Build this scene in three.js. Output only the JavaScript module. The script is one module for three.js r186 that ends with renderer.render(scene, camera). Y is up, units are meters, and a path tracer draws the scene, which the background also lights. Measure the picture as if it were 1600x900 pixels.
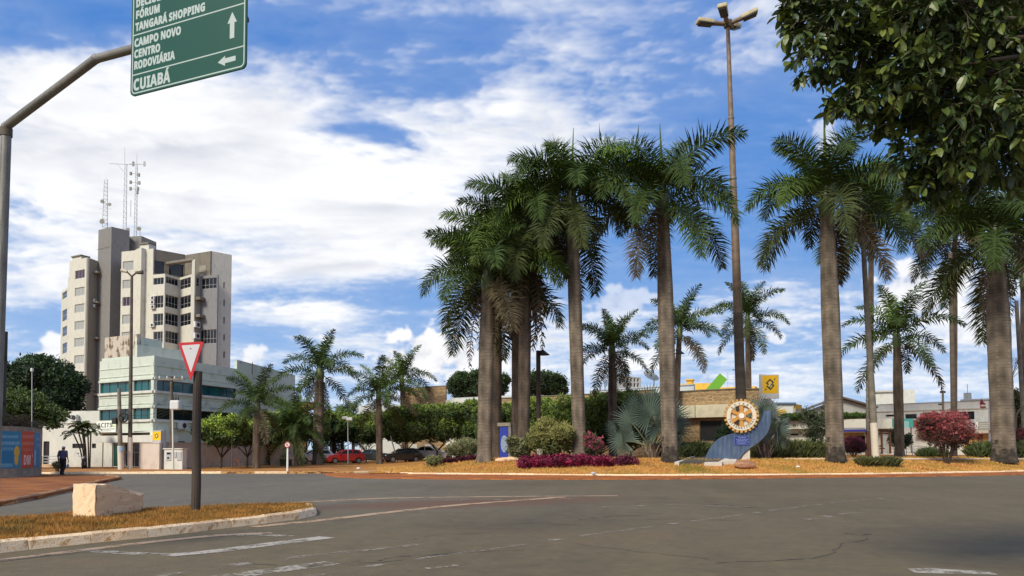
import * as THREE from 'three';
import { mergeGeometries } from 'three/addons/utils/BufferGeometryUtils.js';
import { RoundedBoxGeometry } from 'three/addons/geometries/RoundedBoxGeometry.js';
import { MarchingCubes } from 'three/addons/objects/MarchingCubes.js';

// ------------------------------------------------------------------ camera
const F = 1180, CX = 800, CY = 657, CAM = 1.6, PITCH = Math.atan(46 / 1180);   // focal length and centre in pixels of the 1600 x 900 photograph
const scene = new THREE.Scene();
const camera = new THREE.PerspectiveCamera(2 * Math.atan(450 / F) * 180 / Math.PI, 16 / 9, 0.1, 4000);
camera.position.set(0, CAM, 0);
camera.rotation.x = PITCH;
camera.setViewOffset(1600, 900, 0, 450 - CY, 1600, 900);
camera.updateProjectionMatrix();

// ------------------------------------------------------------------ noise
function mulberry(a) { return () => { a |= 0; a = a + 0x6D2B79F5 | 0; let t = Math.imul(a ^ a >>> 15, 1 | a); t = t + Math.imul(t ^ t >>> 7, 61 | t) ^ t; return ((t ^ t >>> 14) >>> 0) / 4294967296; }; }
const PERM = new Uint8Array(512); { const r = mulberry(7), p = [...Array(256).keys()]; for (let i = 255; i > 0; i--) { const j = Math.floor(r() * (i + 1)); [p[i], p[j]] = [p[j], p[i]]; } for (let i = 0; i < 512; i++) PERM[i] = p[i & 255]; }
const fade = t => t * t * t * (t * (t * 6 - 15) + 10);
const G2X = new Float32Array(256), G2Y = new Float32Array(256); { const r = mulberry(19); for (let i = 0; i < 256; i++) { const a = r() * 6.2831853; G2X[i] = Math.cos(a) * 1.35; G2Y[i] = Math.sin(a) * 1.35; } }
function noise2(x, y, wrap = 0) {
  let X = Math.floor(x), Y = Math.floor(y); const fx = x - X, fy = y - Y; let X1 = X + 1, Y1 = Y + 1;
  if (wrap) { X = ((X % wrap) + wrap) % wrap; X1 = ((X1 % wrap) + wrap) % wrap; Y = ((Y % wrap) + wrap) % wrap; Y1 = ((Y1 % wrap) + wrap) % wrap; }
  X &= 255; X1 &= 255; Y &= 255; Y1 &= 255;
  const u = fade(fx), v = fade(fy);
  const h0 = PERM[PERM[X] + Y], h1 = PERM[PERM[X1] + Y], h2 = PERM[PERM[X] + Y1], h3 = PERM[PERM[X1] + Y1];
  const a = G2X[h0] * fx + G2Y[h0] * fy, b = G2X[h1] * (fx - 1) + G2Y[h1] * fy, c = G2X[h2] * fx + G2Y[h2] * (fy - 1), d = G2X[h3] * (fx - 1) + G2Y[h3] * (fy - 1), t = a + (b - a) * u;
  return t + (c + (d - c) * u - t) * v;
}
function fbm(x, y, oct = 5, wrap = 0, gain = 0.5) { let s = 0, a = 1, n = 0, f = 1; for (let i = 0; i < oct; i++) { s += a * noise2(x * f + i * 17 * (wrap ? 0 : 1), y * f + i * 9 * (wrap ? 0 : 1), wrap * f); n += a; a *= gain; f *= 2; } return s / n; }
const clamp = (x, a = 0, b = 1) => Math.min(b, Math.max(a, x));
const lerp = (a, b, t) => a + (b - a) * t;
const sstep = (a, b, x) => { const t = clamp((x - a) / (b - a)); return t * t * (3 - 2 * t); };
function interp(table, x) { if (x <= table[0][0]) return table[0][1]; for (let i = 1; i < table.length; i++) if (x <= table[i][0]) { const [a, b] = table[i - 1], [c, d] = table[i]; return lerp(b, d, (x - a) / (c - a)); } return table[table.length - 1][1]; }

// ------------------------------------------------------------------ sky and sun
const SUN = new THREE.Vector3(-0.53, 0.76, 0.38).normalize();
{
  const W = 4096, H = 2048, data = new Float32Array(W * H * 4);
  // where the photograph's larger clouds and gaps lie: place, size and weight, as slopes across and up times F
  const blobs = [
    [420, 230, 330, 120, 0.52], [130, 190, 260, 110, 0.54], [620, 330, 170, 70, 0.46], [330, 320, 260, 60, 0.40], [60, 330, 150, 70, 0.25], [250, 430, 260, 50, 0.30], [560, 395, 120, 34, 0.36], [40, 425, 120, 34, 0.35],
    [850, 180, 170, 60, 0.18], [650, 40, 120, 40, -0.04], [900, 40, 160, 40, 0.0], [330, 70, 130, 40, 0.06], [480, 45, 120, 45, -0.30], [740, 45, 70, 40, -0.12], [980, 120, 130, 50, 0.0], [760, 260, 120, 50, 0.06], [840, 90, 90, 40, 0.0],
    [560, 110, 90, 60, -0.32], [530, 195, 62, 30, -0.50], [600, 215, 60, 24, -0.35], [110, 26, 150, 44, -0.40], [250, 20, 60, 30, -0.1], [1190, 170, 240, 170, -0.44], [1050, 340, 190, 100, -0.40], [715, 130, 60, 34, -0.26],
    [1380, 330, 150, 120, -0.40], [640, 465, 110, 46, -0.55], [490, 492, 110, 20, 0.45], [430, 458, 80, 18, -0.25], [410, 525, 80, 18, -0.2], [70, 490, 100, 34, -0.34], [900, 570, 300, 50, 0.10], [1300, 560, 300, 60, 0.18], [980, 470, 140, 50, -0.26],
    [1230, 470, 60, 30, 0.22], [1150, 390, 60, 22, 0.12],
  ];
  const cumuli = [[668, 550, 72, 38, 1], [730, 560, 70, 34, 0.95], [618, 566, 30, 22, 0.8], [85, 548, 34, 22, 0.9], [395, 556, 20, 13, 0.8], [1450, 452, 80, 44, 0.9], [1530, 500, 70, 30, 0.7], [1212, 525, 14, 8, 0.7], [1300, 205, 26, 22, 0.55], [975, 470, 50, 24, 0.5], [820, 600, 90, 24, 0.5]];
  const K = 0.745;
  const colour = (el, a, out, o) => {
    const y = Math.sin(el), c = Math.cos(el);
    if (y < -0.03) { out[o] = 0.20 * K; out[o + 1] = 0.19 * K; out[o + 2] = 0.17 * K; out[o + 3] = 1; return; }
    const x = c * Math.cos(a), z = c * Math.sin(a), yy = Math.max(y, 0);
    // clear air
    const t = Math.pow(1 - yy, 2.6), hz = Math.pow(1 - yy, 7);
    let r = lerp(0.050, 0.15, t), g = lerp(0.19, 0.38, t), b = lerp(0.57, 0.80, t);
    r = lerp(r, 0.58, hz * 0.8); g = lerp(g, 0.73, hz * 0.8); b = lerp(b, 0.88, hz * 0.8);
    // high cloud sheet, drawn out towards the horizon
    const k = 1 / (yy + 0.12), qx = x * k, qz = z * k;
    const w1 = fbm(qx * 0.9 + 3.1, qz * 0.9 + 1.7, 3);
    const big = fbm(qx * 1.1 + w1 * 0.9, qz * 1.5 + w1 * 0.7 + 5.2, 5, 0, 0.55), small = fbm(qx * 5.5 + w1 * 2.5 + big, qz * 8.5 + 2.2, 5, 0, 0.6), ripple = fbm(qx * 15 + small * 1.5, qz * 24 + 7, 3, 0, 0.6);
    let cov = 0.06, px = 0, py = 0, front = z < -0.25;
    if (front) {
      px = CX + F * (x / -z) + 60 * big + 26 * small; py = 703 - F * (yy / -z) + 40 * w1 + 20 * small;
      for (let n = 0; n < blobs.length; n++) { const B = blobs[n], dx = (px - B[0]) / B[2], dy = (py - B[1]) / B[3], e = dx * dx + dy * dy; if (e < 7) cov += B[4] * Math.exp(-e); }
    }
    const n = 0.66 * big + 0.44 * small + 0.24 * ripple;
    const den = 0.965 * sstep(-0.22, 0.60, n + cov), veil = 0.20 * sstep(-0.7, 0.5, n + cov);
    const shade = 0.5 + 0.9 * fbm(qx * 1.7 + 11, qz * 3.1 + 4 + small * 0.3, 4), thick = sstep(0.55, 1.0, den);
    const lit = lerp(0.96, lerp(0.58, 1.03, clamp(shade * 0.95 + 0.30 + 0.5 * small)), thick), dd = Math.max(den, veil);
    r = lerp(r, 0.985 * lit, dd); g = lerp(g, 0.99 * Math.pow(lit, 0.93), dd); b = lerp(b, 1.0 * Math.pow(lit, 0.75), dd);
    // heaped cloud near the horizon, all the way round
    if (el < 0.5) {
      let cm = 0; const ang = Math.atan2(x, -z), ed = fbm(ang * 34 + 3, el * 42, 6, 0, 0.55);
      if (front) {
        const p2 = CX + F * (x / -z), q2 = 703 - F * (yy / -z);
        for (const [bx, by, rx, ry, am] of cumuli) { const dx = (p2 - bx) / rx, dy = (q2 - by) / (q2 > by ? ry * 1.25 : ry), e = 1 - Math.sqrt(dx * dx + dy * dy); if (e > -1) cm = Math.max(cm, sstep(-0.10, 0.30, e * 0.8 + ed * 1.25) * am); }
      } else { const hh = fbm(ang * 5 + 8, 0.5, 4); cm = sstep(0.0, 0.22, (0.13 + hh * 0.22 - Math.abs(el - 0.08)) * 3 + ed * 0.8) * 0.8; }
      const cl = clamp(0.93 + 0.4 * ed);
      r = lerp(r, 0.98 * cl, cm); g = lerp(g, 0.98 * cl, cm); b = lerp(b, 0.99 * Math.pow(cl, 0.8), cm);
    }
    out[o] = r * K; out[o + 1] = g * K; out[o + 2] = b * K; out[o + 3] = 1;
  };
  // every texel where the sky is in view, every fourth elsewhere with the rest filled in between
  const S = 4, lowW = W / S, lowH = H / S, low = new Float32Array(lowW * (lowH + 1) * 4), elOf = j => ((j + 0.5) / H - 0.5) * Math.PI, azOf = i => ((i + 0.5) / W - 0.5) * 2 * Math.PI;
  for (let j = 0; j <= lowH; j++) for (let i = 0; i < lowW; i++) colour(elOf(j * S), azOf(i * S), low, (j * lowW + i) * 4);
  for (let j = 0; j < H; j++) for (let i = 0; i < W; i++) {
    const o = (j * W + i) * 4, el = elOf(j), a = azOf(i);
    if (el > -0.03 && el < 0.66 && Math.abs(a + Math.PI / 2) < 0.66) { colour(el, a, data, o); continue; }
    const fj = j / S, fi = i / S, j0 = Math.floor(fj), i0 = Math.floor(fi), v = fj - j0, u = fi - i0, i1 = (i0 + 1) % lowW, j1 = Math.min(j0 + 1, lowH);
    for (let c = 0; c < 4; c++) data[o + c] = lerp(lerp(low[(j0 * lowW + i0) * 4 + c], low[(j0 * lowW + i1) * 4 + c], u), lerp(low[(j1 * lowW + i0) * 4 + c], low[(j1 * lowW + i1) * 4 + c], u), v);
  }
  const sky = new THREE.DataTexture(data, W, H, THREE.RGBAFormat, THREE.FloatType);
  sky.mapping = THREE.EquirectangularReflectionMapping; sky.magFilter = THREE.LinearFilter; sky.needsUpdate = true;
  scene.background = sky; scene.environment = sky;
}
const sun = new THREE.DirectionalLight(new THREE.Color(1, 0.94, 0.78), 2.7);
sun.position.copy(SUN).multiplyScalar(150); sun.target.position.set(0, 0, -60);
sun.castShadow = true; sun.shadow.mapSize.set(4096, 4096); sun.shadow.radius = 34;
Object.assign(sun.shadow.camera, { left: -90, right: 90, top: 90, bottom: -90, near: 1, far: 400 });
scene.add(sun, sun.target);
const renderer = new THREE.WebGLRenderer({ antialias: true });
renderer.toneMapping = THREE.LinearToneMapping; renderer.toneMappingExposure = 1.42;
renderer.shadowMap.enabled = true;

// ------------------------------------------------------------------ pixel -> place
const V = (x, y, z) => new THREE.Vector3(x, y, z);
const cp = Math.cos(PITCH), sp = Math.sin(PITCH);
function ray(px, py) { const u = (px - CX) / F, v = (CY - py) / F, t = 1 / (cp - v * sp); return [u * t, (v * cp + sp) * t]; }   // slopes per metre of depth
function P(px, py, d) { const [a, b] = ray(px, py); return V(a * d, CAM + b * d, -d); }
function G(px, py, y = 0) { const b = ray(px, py)[1]; return P(px, py, (y - CAM) / b); }
const KERB = [[560, 742.5], [600, 742.5], [800, 744], [1000, 745.5], [1200, 744.5], [1400, 742.5], [1600, 738.5], [1900, 730], [2600, 712.5]];
const pxOf = (x, z) => CX + F * cp * x / -z;
const kerbDepth = px => -G(px, interp(KERB, px)).z;
function terrain(x, z) {      // grass mound of the roundabout and the ground behind it
  const d = -z; if (d < 30) return 0; const px = pxOf(x, z);
  const amp = 0.82 * sstep(575, 800, px), dk = kerbDepth(Math.max(px, 560));
  if (px < 575 || d < dk) return d > 51 ? 0.10 : 0;
  return 0.13 + amp * sstep(-0.5, 7.5, d - dk) + 0.04 * fbm(x * 0.5, z * 0.5, 2);
}
function hit(px, py) { const [a, b] = ray(px, py); for (let d = 20; d < 400; d += 0.1) if (CAM + b * d < terrain(a * d, -d)) return V(a * d, terrain(a * d, -d), -d); return P(px, py, 120); }
const onGround = (px, d) => { const [a] = ray(px, 720); return V(a * d, terrain(a * d, -d), -d); };

// ------------------------------------------------------------------ things and parts
const used = new Map();
function numbered(n) { const k = used.get(n) ?? 0; used.set(n, k + 1); return k ? `${n}_${String(k).padStart(3, '0')}` : n; }
function tag(o, label, category, group) { o.userData.label = label; o.userData.category = category; if (group) o.userData.group = group; return o; }
function thing(name, label, category, base = V(0, 0, 0), group, turn = 0) {
  const o = new THREE.Group(); o.name = numbered(name); o.position.copy(base); o.rotation.y = turn; scene.add(o); return tag(o, label, category, group);
}
function uvMetric(g) {
  if (g.index) g = g.toNonIndexed();
  const p = g.attributes.position, n = p.count, uv = new Float32Array(n * 2), a = V(), b = V(), c = V();
  for (let i = 0; i < n; i += 3) {
    a.fromBufferAttribute(p, i); b.fromBufferAttribute(p, i + 1); c.fromBufferAttribute(p, i + 2);
    const nn = b.clone().sub(a).cross(c.clone().sub(a)).normalize();
    const hx = Math.hypot(nn.x, nn.z);
    for (let k = 0; k < 3; k++) {
      const q = [a, b, c][k]; let u, v;
      if (Math.abs(nn.y) > 0.75) { u = q.x; v = -q.z; } else { u = (q.x * nn.z - q.z * nn.x) / (hx || 1); v = q.y; }
      uv[(i + k) * 2] = u; uv[(i + k) * 2 + 1] = v;
    }
  }
  g.setAttribute('uv', new THREE.BufferAttribute(uv, 2)); return g;
}
function norm(g) { const r = g.index ? g.toNonIndexed() : g; for (const k of Object.keys(r.attributes)) if (!['position', 'normal', 'uv'].includes(k)) r.deleteAttribute(k); if (!r.attributes.normal) r.computeVertexNormals(); if (!r.attributes.uv) r.setAttribute('uv', new THREE.BufferAttribute(new Float32Array(r.attributes.position.count * 2), 2)); return r; }
function mg(list) { list = list.flat(9).map(norm); return list.length === 1 ? list[0] : mergeGeometries(list); }
function mesh(name, geo, mat, keepUV) { let g = Array.isArray(geo) ? mg(geo) : geo; if (!keepUV && mat.map) g = uvMetric(norm(g)); const m = new THREE.Mesh(g, mat); m.name = name; m.castShadow = m.receiveShadow = true; return m; }
function part(parent, name, geo, mat, keepUV) { const m = mesh(name, geo, mat, keepUV); parent.add(m); return m; }            // geometry in the thing's own axes
function rootOf(o) { while (o.parent && o.parent !== scene) o = o.parent; return o; }
function partW(parent, name, geo, mat, keepUV) {                                                                             // geometry in world axes
  let g = Array.isArray(geo) ? mg(geo) : geo; if (!keepUV && mat.map) g = uvMetric(norm(g));
  const r = rootOf(parent); r.updateMatrixWorld(true); g = g.clone().applyMatrix4(r.matrixWorld.clone().invert()); return part(parent, name, g, mat, true);
}
function structure(name, geo, mat, keepUV) { const m = mesh(numbered(name), geo, mat, keepUV); m.userData.kind = 'structure'; scene.add(m); return m; }
const stuff = m => { m.userData.kind = 'stuff'; return m; };
const box = (w, h, d, x = 0, y = 0, z = 0) => new THREE.BoxGeometry(w, h, d).translate(x, y, z);
const boxB = (x0, x1, y0, y1, z0, z1) => box(Math.abs(x1 - x0), Math.abs(y1 - y0), Math.abs(z1 - z0), (x0 + x1) / 2, (y0 + y1) / 2, (z0 + z1) / 2);
const rbox = (w, h, d, r, x = 0, y = 0, z = 0) => new RoundedBoxGeometry(w, h, d, 2, r).translate(x, y, z);
function rod(a, b, r0, r1 = r0, seg = 8) { const d = b.clone().sub(a), g = new THREE.CylinderGeometry(r1, r0, d.length(), seg, 1); g.applyQuaternion(new THREE.Quaternion().setFromUnitVectors(V(0, 1, 0), d.clone().normalize())); return g.translate((a.x + b.x) / 2, (a.y + b.y) / 2, (a.z + b.z) / 2); }
function tube(pts, r, seg = 24, rs = 8, curve = true) { return new THREE.TubeGeometry(curve ? new THREE.CatmullRomCurve3(pts) : (() => { const c = new THREE.CurvePath(); for (let i = 1; i < pts.length; i++) c.add(new THREE.LineCurve3(pts[i - 1], pts[i])); return c; })(), seg, r, rs); }
function prism(pts, y0, y1) { const s = new THREE.Shape(pts.map(p => new THREE.Vector2(p.x, -p.z))); return new THREE.ExtrudeGeometry(s, { depth: y1 - y0, bevelEnabled: false }).rotateX(-Math.PI / 2).translate(0, y0, 0); }
function poly(pts, y) { const s = new THREE.Shape(pts.map(p => new THREE.Vector2(p.x, -p.z))); return new THREE.ShapeGeometry(s).rotateX(-Math.PI / 2).translate(0, y, 0); }
function mergeInto(g, m4) { return g.applyMatrix4(m4); }

// ------------------------------------------------------------------ materials
function dataTex(w, h, fn, srgb = true, repeat = [1, 1]) {
  const a = new Uint8Array(w * h * 4);
  for (let j = 0; j < h; j++) for (let i = 0; i < w; i++) { const c = fn(i / w, j / h, i, j), o = (j * w + i) * 4; a[o] = clamp(c[0]) * 255; a[o + 1] = clamp(c[1]) * 255; a[o + 2] = clamp(c[2]) * 255; a[o + 3] = c[3] === undefined ? 255 : clamp(c[3]) * 255; }
  const t = new THREE.DataTexture(a, w, h, THREE.RGBAFormat); t.wrapS = t.wrapT = THREE.RepeatWrapping; t.magFilter = THREE.LinearFilter; t.minFilter = THREE.LinearMipmapLinearFilter; t.repeat.set(...repeat); if (srgb) t.colorSpace = THREE.SRGBColorSpace; t.needsUpdate = true; return t;
}
function canvasTex(w, h, draw) { const c = document.createElement('canvas'); c.width = w; c.height = h; draw(c.getContext('2d'), w, h); const t = new THREE.CanvasTexture(c); t.colorSpace = THREE.SRGBColorSpace; t.anisotropy = 8; return t; }
const grey = v => [v, v, v];
const stainTex = dataTex(512, 512, (u, v) => { const s = fbm(u * 24, v * 3, 4, 0) , n = fbm(u * 6, v * 6, 5, 6), f = fbm(u * 64, v * 64, 2, 64); const g = 0.95 + 0.05 * n + 0.03 * f - 0.07 * sstep(0.1, 0.6, fbm(u * 9, v * 3, 4, 3) + 0.8 * n) ; return [g, g * 0.985, g * 0.96]; }, true, [1 / 5, 1 / 5]);
const grimeTex = dataTex(512, 512, (u, v) => { const n = fbm(u * 6, v * 6, 6, 6), s = fbm(u * 20, v * 4, 4, 4); const k = sstep(-0.05, 0.42, n + 0.5 * s); return [lerp(0.95, 0.50, k), lerp(0.94, 0.43, k), lerp(0.92, 0.36, k)]; }, true, [1 / 4, 1 / 4]);
const weatherTex = dataTex(512, 512, (u, v) => { const n = fbm(u * 5, v * 5, 6, 5), s = fbm(u * 26, v * 3, 4, 1), f = fbm(u * 50, v * 50, 2, 50); const k = sstep(0.0, 0.55, 0.7 * n + 0.6 * s); const g = lerp(0.96, 0.72, k) + 0.04 * f; return [g, g * 0.99, g * 0.96]; }, true, [1 / 5, 1 / 5]);
const limeTex = dataTex(512, 512, (u, v) => { const n = fbm(u * 8, v * 8, 6, 8, 0.6), f = fbm(u * 50, v * 50, 3, 50), k = sstep(0.10, 0.45, n + 0.25 * f), e = sstep(0.28, 0.4, n - 0.1 * f); return [lerp(lerp(1.0, 0.93, k), 0.66, e * 0.5), lerp(lerp(0.985, 0.85, k), 0.52, e * 0.5), lerp(lerp(0.96, 0.74, k), 0.38, e * 0.5)]; }, true, [1 / 1.7, 1 / 1.7]);
const concreteTex = dataTex(512, 512, (u, v) => { const n = fbm(u * 5, v * 5, 6, 5), f = fbm(u * 90, v * 90, 2, 90), s = fbm(u * 20, v * 3, 3, 1); const g = 0.84 + 0.22 * n + 0.10 * f + 0.08 * s; return [g, g * 0.98, g * 0.95]; }, true, [1 / 2.2, 1 / 2.2]);
const bumpTex = dataTex(512, 512, (u, v) => grey(0.5 + 0.5 * fbm(u * 40, v * 40, 4, 40)), false, [1 / 1.2, 1 / 1.2]);
const woodTex = dataTex(256, 512, (u, v) => { const s = fbm(u * 40, v * 2, 5, 2), k = fbm(u * 8, v * 1, 3, 1); const g = 0.72 + 0.42 * s + 0.25 * k; return [g, g * 0.97, g * 0.93]; }, true, [1 / 0.7, 1 / 3]);
const barkOf = stained => dataTex(256, 2048, (u, v) => {
  const ring = v * 92 + 0.6 * fbm(u * 4, v * 14, 3, 2), fl = Math.floor(ring), f = ring - fl, hh = PERM[fl & 255] / 255, line = sstep(0.14 + 0.14 * hh, 0.0, Math.abs(f - 0.5)) * (0.25 + 0.75 * sstep(-0.3, 0.4, noise2(u * 6, fl * 1.7, 6)));
  const patch = fbm(u * 3, v * 12, 3, 1), st = fbm(u * 7, v * 6, 2, 1), lich = sstep(0.22, 0.4, fbm(u * 6 + 3, v * 46, 2, 1)), side = fbm(u * 2, v * 3, 3, 1);
  let g = 0.78 + 0.40 * patch + 0.16 * st - 0.15 * line + 0.30 * side + 0.16 * lich + 0.05 * (hh - 0.5), b = 0;
  if (stained) b = sstep(0.25, -0.35, v * 20 - 1.15 - 2.6 * fbm(u * 4, v * 20, 4, 4) - 0.5 * fbm(u * 16, v * 60, 2, 16)) * (0.72 + 0.5 * fbm(u * 10, v * 90, 3, 10));
  g *= 1 - 0.62 * clamp(b); return [g, g * 0.965, g * 0.92];
}, true, [1, 1 / 20]), barkTex = barkOf(false), barkStainTex = barkOf(true);
const brickTex = dataTex(512, 512, (u, v) => {
  const row = Math.floor(v * 16), off = (row % 2) * 0.5, bu = u * 8 + off, col = Math.floor(bu), fu = bu - col, fv = v * 16 - row; const m = Math.min(sstep(0, 0.05, fu) * sstep(1, 0.95, fu), sstep(0, 0.12, fv) * sstep(1, 0.88, fv));
  const h = PERM[(PERM[col & 7] + row) & 255] / 255, n = fbm(u * 8, v * 8, 5, 8); const g = (0.78 + 0.22 * h + 0.22 * n - 0.25 * sstep(0.15, 0.5, n)) * lerp(0.6, 1, m); return [g, g * 0.97, g * 0.92];
}, true, [1 / 2.4, 1 / 2.4]);
const soilTex = dataTex(512, 512, (u, v) => { const n = fbm(u * 5, v * 5, 6, 5), f = fbm(u * 70, v * 70, 3, 70); const g = 0.82 + 0.3 * n + 0.3 * f; return [g, g * (0.98 + 0.1 * n), g * 0.94]; }, true, [1 / 7, 1 / 7]);
const lin = (r, g, b) => new THREE.Color().setRGB(r, g, b);
const hex = h => new THREE.Color(h);
function M(color, rough = 0.8, o = {}) { return new THREE.MeshStandardMaterial({ color, roughness: rough, side: THREE.DoubleSide, ...o }); }
const bumpy = (s = 0.01) => ({ bumpMap: bumpTex, bumpScale: s });
const mt = {
  white: M(lin(0.72, 0.735, 0.70), 0.7, { map: stainTex }), cream: M(lin(0.69, 0.685, 0.62), 0.75, { map: stainTex }), creamDull: M(lin(0.60, 0.55, 0.46), 0.8, { map: stainTex }),
  teal: M(lin(0.66, 0.735, 0.665), 0.7, { map: stainTex }), tealDirty: M(lin(0.66, 0.74, 0.66), 0.8, { map: weatherTex }), rust: M(lin(0.60, 0.53, 0.45), 0.85, { map: grimeTex }),
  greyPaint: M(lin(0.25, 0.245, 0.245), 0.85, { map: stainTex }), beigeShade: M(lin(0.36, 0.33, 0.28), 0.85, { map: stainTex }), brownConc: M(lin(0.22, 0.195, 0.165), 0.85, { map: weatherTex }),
  concrete: M(lin(0.40, 0.36, 0.30), 0.88, { map: concreteTex, ...bumpy(0.006) }), concreteWarm: M(lin(0.76, 0.545, 0.345), 0.88, { map: limeTex, ...bumpy(0.012) }), pole: M(lin(0.30, 0.27, 0.22), 0.85, { map: concreteTex }), poleDark: M(lin(0.17, 0.14, 0.11), 0.85, { map: concreteTex }),
  mast: M(lin(0.30, 0.215, 0.15), 0.6, { map: concreteTex }), limewash: M(lin(0.74, 0.68, 0.58), 0.9, { map: stainTex }), pinkWall: M(lin(0.70, 0.62, 0.56), 0.85, { map: stainTex }),
  brick: M(lin(0.52, 0.375, 0.22), 0.9, { map: brickTex }), ochre: M(lin(0.62, 0.40, 0.14), 0.85, { map: stainTex }), yellow: M(lin(0.85, 0.50, 0.06), 0.8, { map: stainTex }),
  fascia: M(lin(0.82, 0.755, 0.55), 0.75, { map: stainTex }),
  dark: M(lin(0.012, 0.012, 0.014), 0.5), black: M(lin(0.02, 0.02, 0.02), 0.6), rubber: M(lin(0.018, 0.018, 0.02), 0.85), metal: M(lin(0.45, 0.45, 0.45), 0.35, { metalness: 0.8 }), galv: M(lin(0.30, 0.29, 0.27), 0.55, { metalness: 0.25, map: concreteTex }),
  steelGrey: M(lin(0.42, 0.43, 0.44), 0.5), winFrame: M(lin(0.50, 0.50, 0.48), 0.5), winDark: M(lin(0.05, 0.045, 0.045), 0.5),
  glassDark: M(lin(0.012, 0.013, 0.018), 0.08), glassTeal: M(lin(0.008, 0.10, 0.11), 0.06), glassTeal2: M(lin(0.006, 0.07, 0.085), 0.06), glassCurtain: M(lin(0.36, 0.37, 0.35), 0.25), glassPurple: M(lin(0.05, 0.025, 0.05), 0.15), glassGreen: M(lin(0.01, 0.06, 0.045), 0.08), glassBlueBlack: M(lin(0.006, 0.010, 0.02), 0.07),
  brownPaint: M(lin(0.16, 0.06, 0.03), 0.7), brownDark: M(lin(0.05, 0.025, 0.015), 0.7), bluePaint: M(lin(0.02, 0.025, 0.25), 0.55), lightRoof: M(lin(0.62, 0.66, 0.68), 0.6, { map: stainTex }), greenSheet: M(lin(0.16, 0.42, 0.03), 0.6),
  wood: M(lin(0.105, 0.078, 0.060), 0.85, { map: woodTex, ...bumpy(0.01) }), kerbWhite: M(lin(0.93, 0.71, 0.47), 0.9, { map: limeTex, ...bumpy(0.012) }), kerbRed: M(lin(0.46, 0.24, 0.11), 0.9, { map: limeTex, ...bumpy(0.012) }),
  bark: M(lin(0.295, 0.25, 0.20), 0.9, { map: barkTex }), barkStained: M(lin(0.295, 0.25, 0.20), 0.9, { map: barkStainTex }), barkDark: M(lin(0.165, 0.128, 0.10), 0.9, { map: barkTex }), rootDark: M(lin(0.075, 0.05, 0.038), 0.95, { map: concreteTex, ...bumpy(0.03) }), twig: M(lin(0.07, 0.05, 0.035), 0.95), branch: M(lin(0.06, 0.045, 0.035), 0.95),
  redPaint: M(lin(0.55, 0.012, 0.02), 0.4), whitePaint: M(lin(0.78, 0.78, 0.76), 0.45), acWhite: M(lin(0.66, 0.65, 0.62), 0.5),
};
// ------------------------------------------------------------------ ground, roads, kerbs
const groundMat = M(lin(0.30, 0.20, 0.10), 0.95, { map: soilTex });
{ const g = new THREE.PlaneGeometry(3000, 3000, 1, 1).rotateX(-Math.PI / 2).translate(0, -0.05, -900); structure('ground', g, groundMat); }
// asphalt: broad stains, red dust and tyre marks as one map in metres, fine grain as relief
const RX0 = -70, RX1 = 90, RZ0 = -75, RZ1 = 15;
const asphaltTex = dataTex(1600, 900, (u, v) => {
  const x = lerp(RX0, RX1, u), z = lerp(RZ0, RZ1, v), d = -z, px = pxOf(x, Math.min(z, -2)), py = 703 + F * CAM / Math.max(d, 2);
  const n = fbm(x * 0.16, z * 0.16, 6), f = fbm(x * 1.7, z * 1.7, 4), st = fbm(x * 0.9 + z * 0.12, z * 0.10 - x * 0.05, 4), sp2 = noise2(x * 9, z * 9);
  let g = 0.355 + 0.05 * n + 0.035 * f + 0.03 * st + 0.03 * sp2;
  g -= 0.035 * sstep(0.20, 0.55, fbm(x * 0.33 + 8, z * 0.7, 4)); g += 0.03 * fbm(x * 5, z * 5, 2);
  const cool = clamp(sstep(8, -12, x + (d - 30) * 0.25) * sstep(14, 24, d) + 0.35 * sstep(33, 42, d));
  let r = g * lerp(1.10, 1.13, cool), gg = g * lerp(0.955, 1.04, cool), b = g * lerp(0.67, 0.88, cool);
  // red dust lying where no wheels run: the paved-over nose between the roads and along the island
  const nose = sstep(0, 0.7, 1 - Math.hypot((x + 1.2) / 6.2, (d - 23 - (x + 1.2) * 0.42) / 2.6) + 0.35 * f);
  const edge = sstep(3.2, 0.2, Math.abs(kerbDepth(Math.max(px, 520)) - 1.2 - d) + 1.6 * f) * sstep(480, 620, px) * 0.75;
  const gut = sstep(0.55, 0.0, 1 - sstep(0, 1, Math.hypot((x + 4) / 4.5, (d - 15.2 - (x + 4) * 0.36) / 1.1)) + 0.5 * f) * 0.0;
  const k = clamp(nose * 1.15 + edge + gut + 0.25 * sstep(0.2, 0.6, n + f * 0.6));
  r = lerp(r, 0.40, k * 0.95); gg = lerp(gg, 0.29, k * 0.95); b = lerp(b, 0.21, k * 0.95);
  return [r, gg, b];
}, true);
asphaltTex.wrapS = asphaltTex.wrapT = THREE.ClampToEdgeWrapping;
const asphaltBump = dataTex(512, 512, (u, v) => grey(0.5 + 0.5 * fbm(u * 36, v * 36, 4, 36, 0.75)), false, [1, 1]);
{
  const nx = 80, nz = 45, g = new THREE.PlaneGeometry(RX1 - RX0, RZ1 - RZ0, nx, nz).rotateX(-Math.PI / 2).translate((RX0 + RX1) / 2, 0, (RZ0 + RZ1) / 2);
  const p = g.attributes.position, uv = g.attributes.uv;
  for (let i = 0; i < p.count; i++) uv.setXY(i, (p.getX(i) - RX0) / (RX1 - RX0), (p.getZ(i) - RZ0) / (RZ1 - RZ0));
  asphaltBump.repeat.set(80, 45);
  structure('road', g, M(lin(1, 1, 1), 0.88, { map: asphaltTex, bumpMap: asphaltBump, bumpScale: 0.011 }), true);
}
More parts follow.
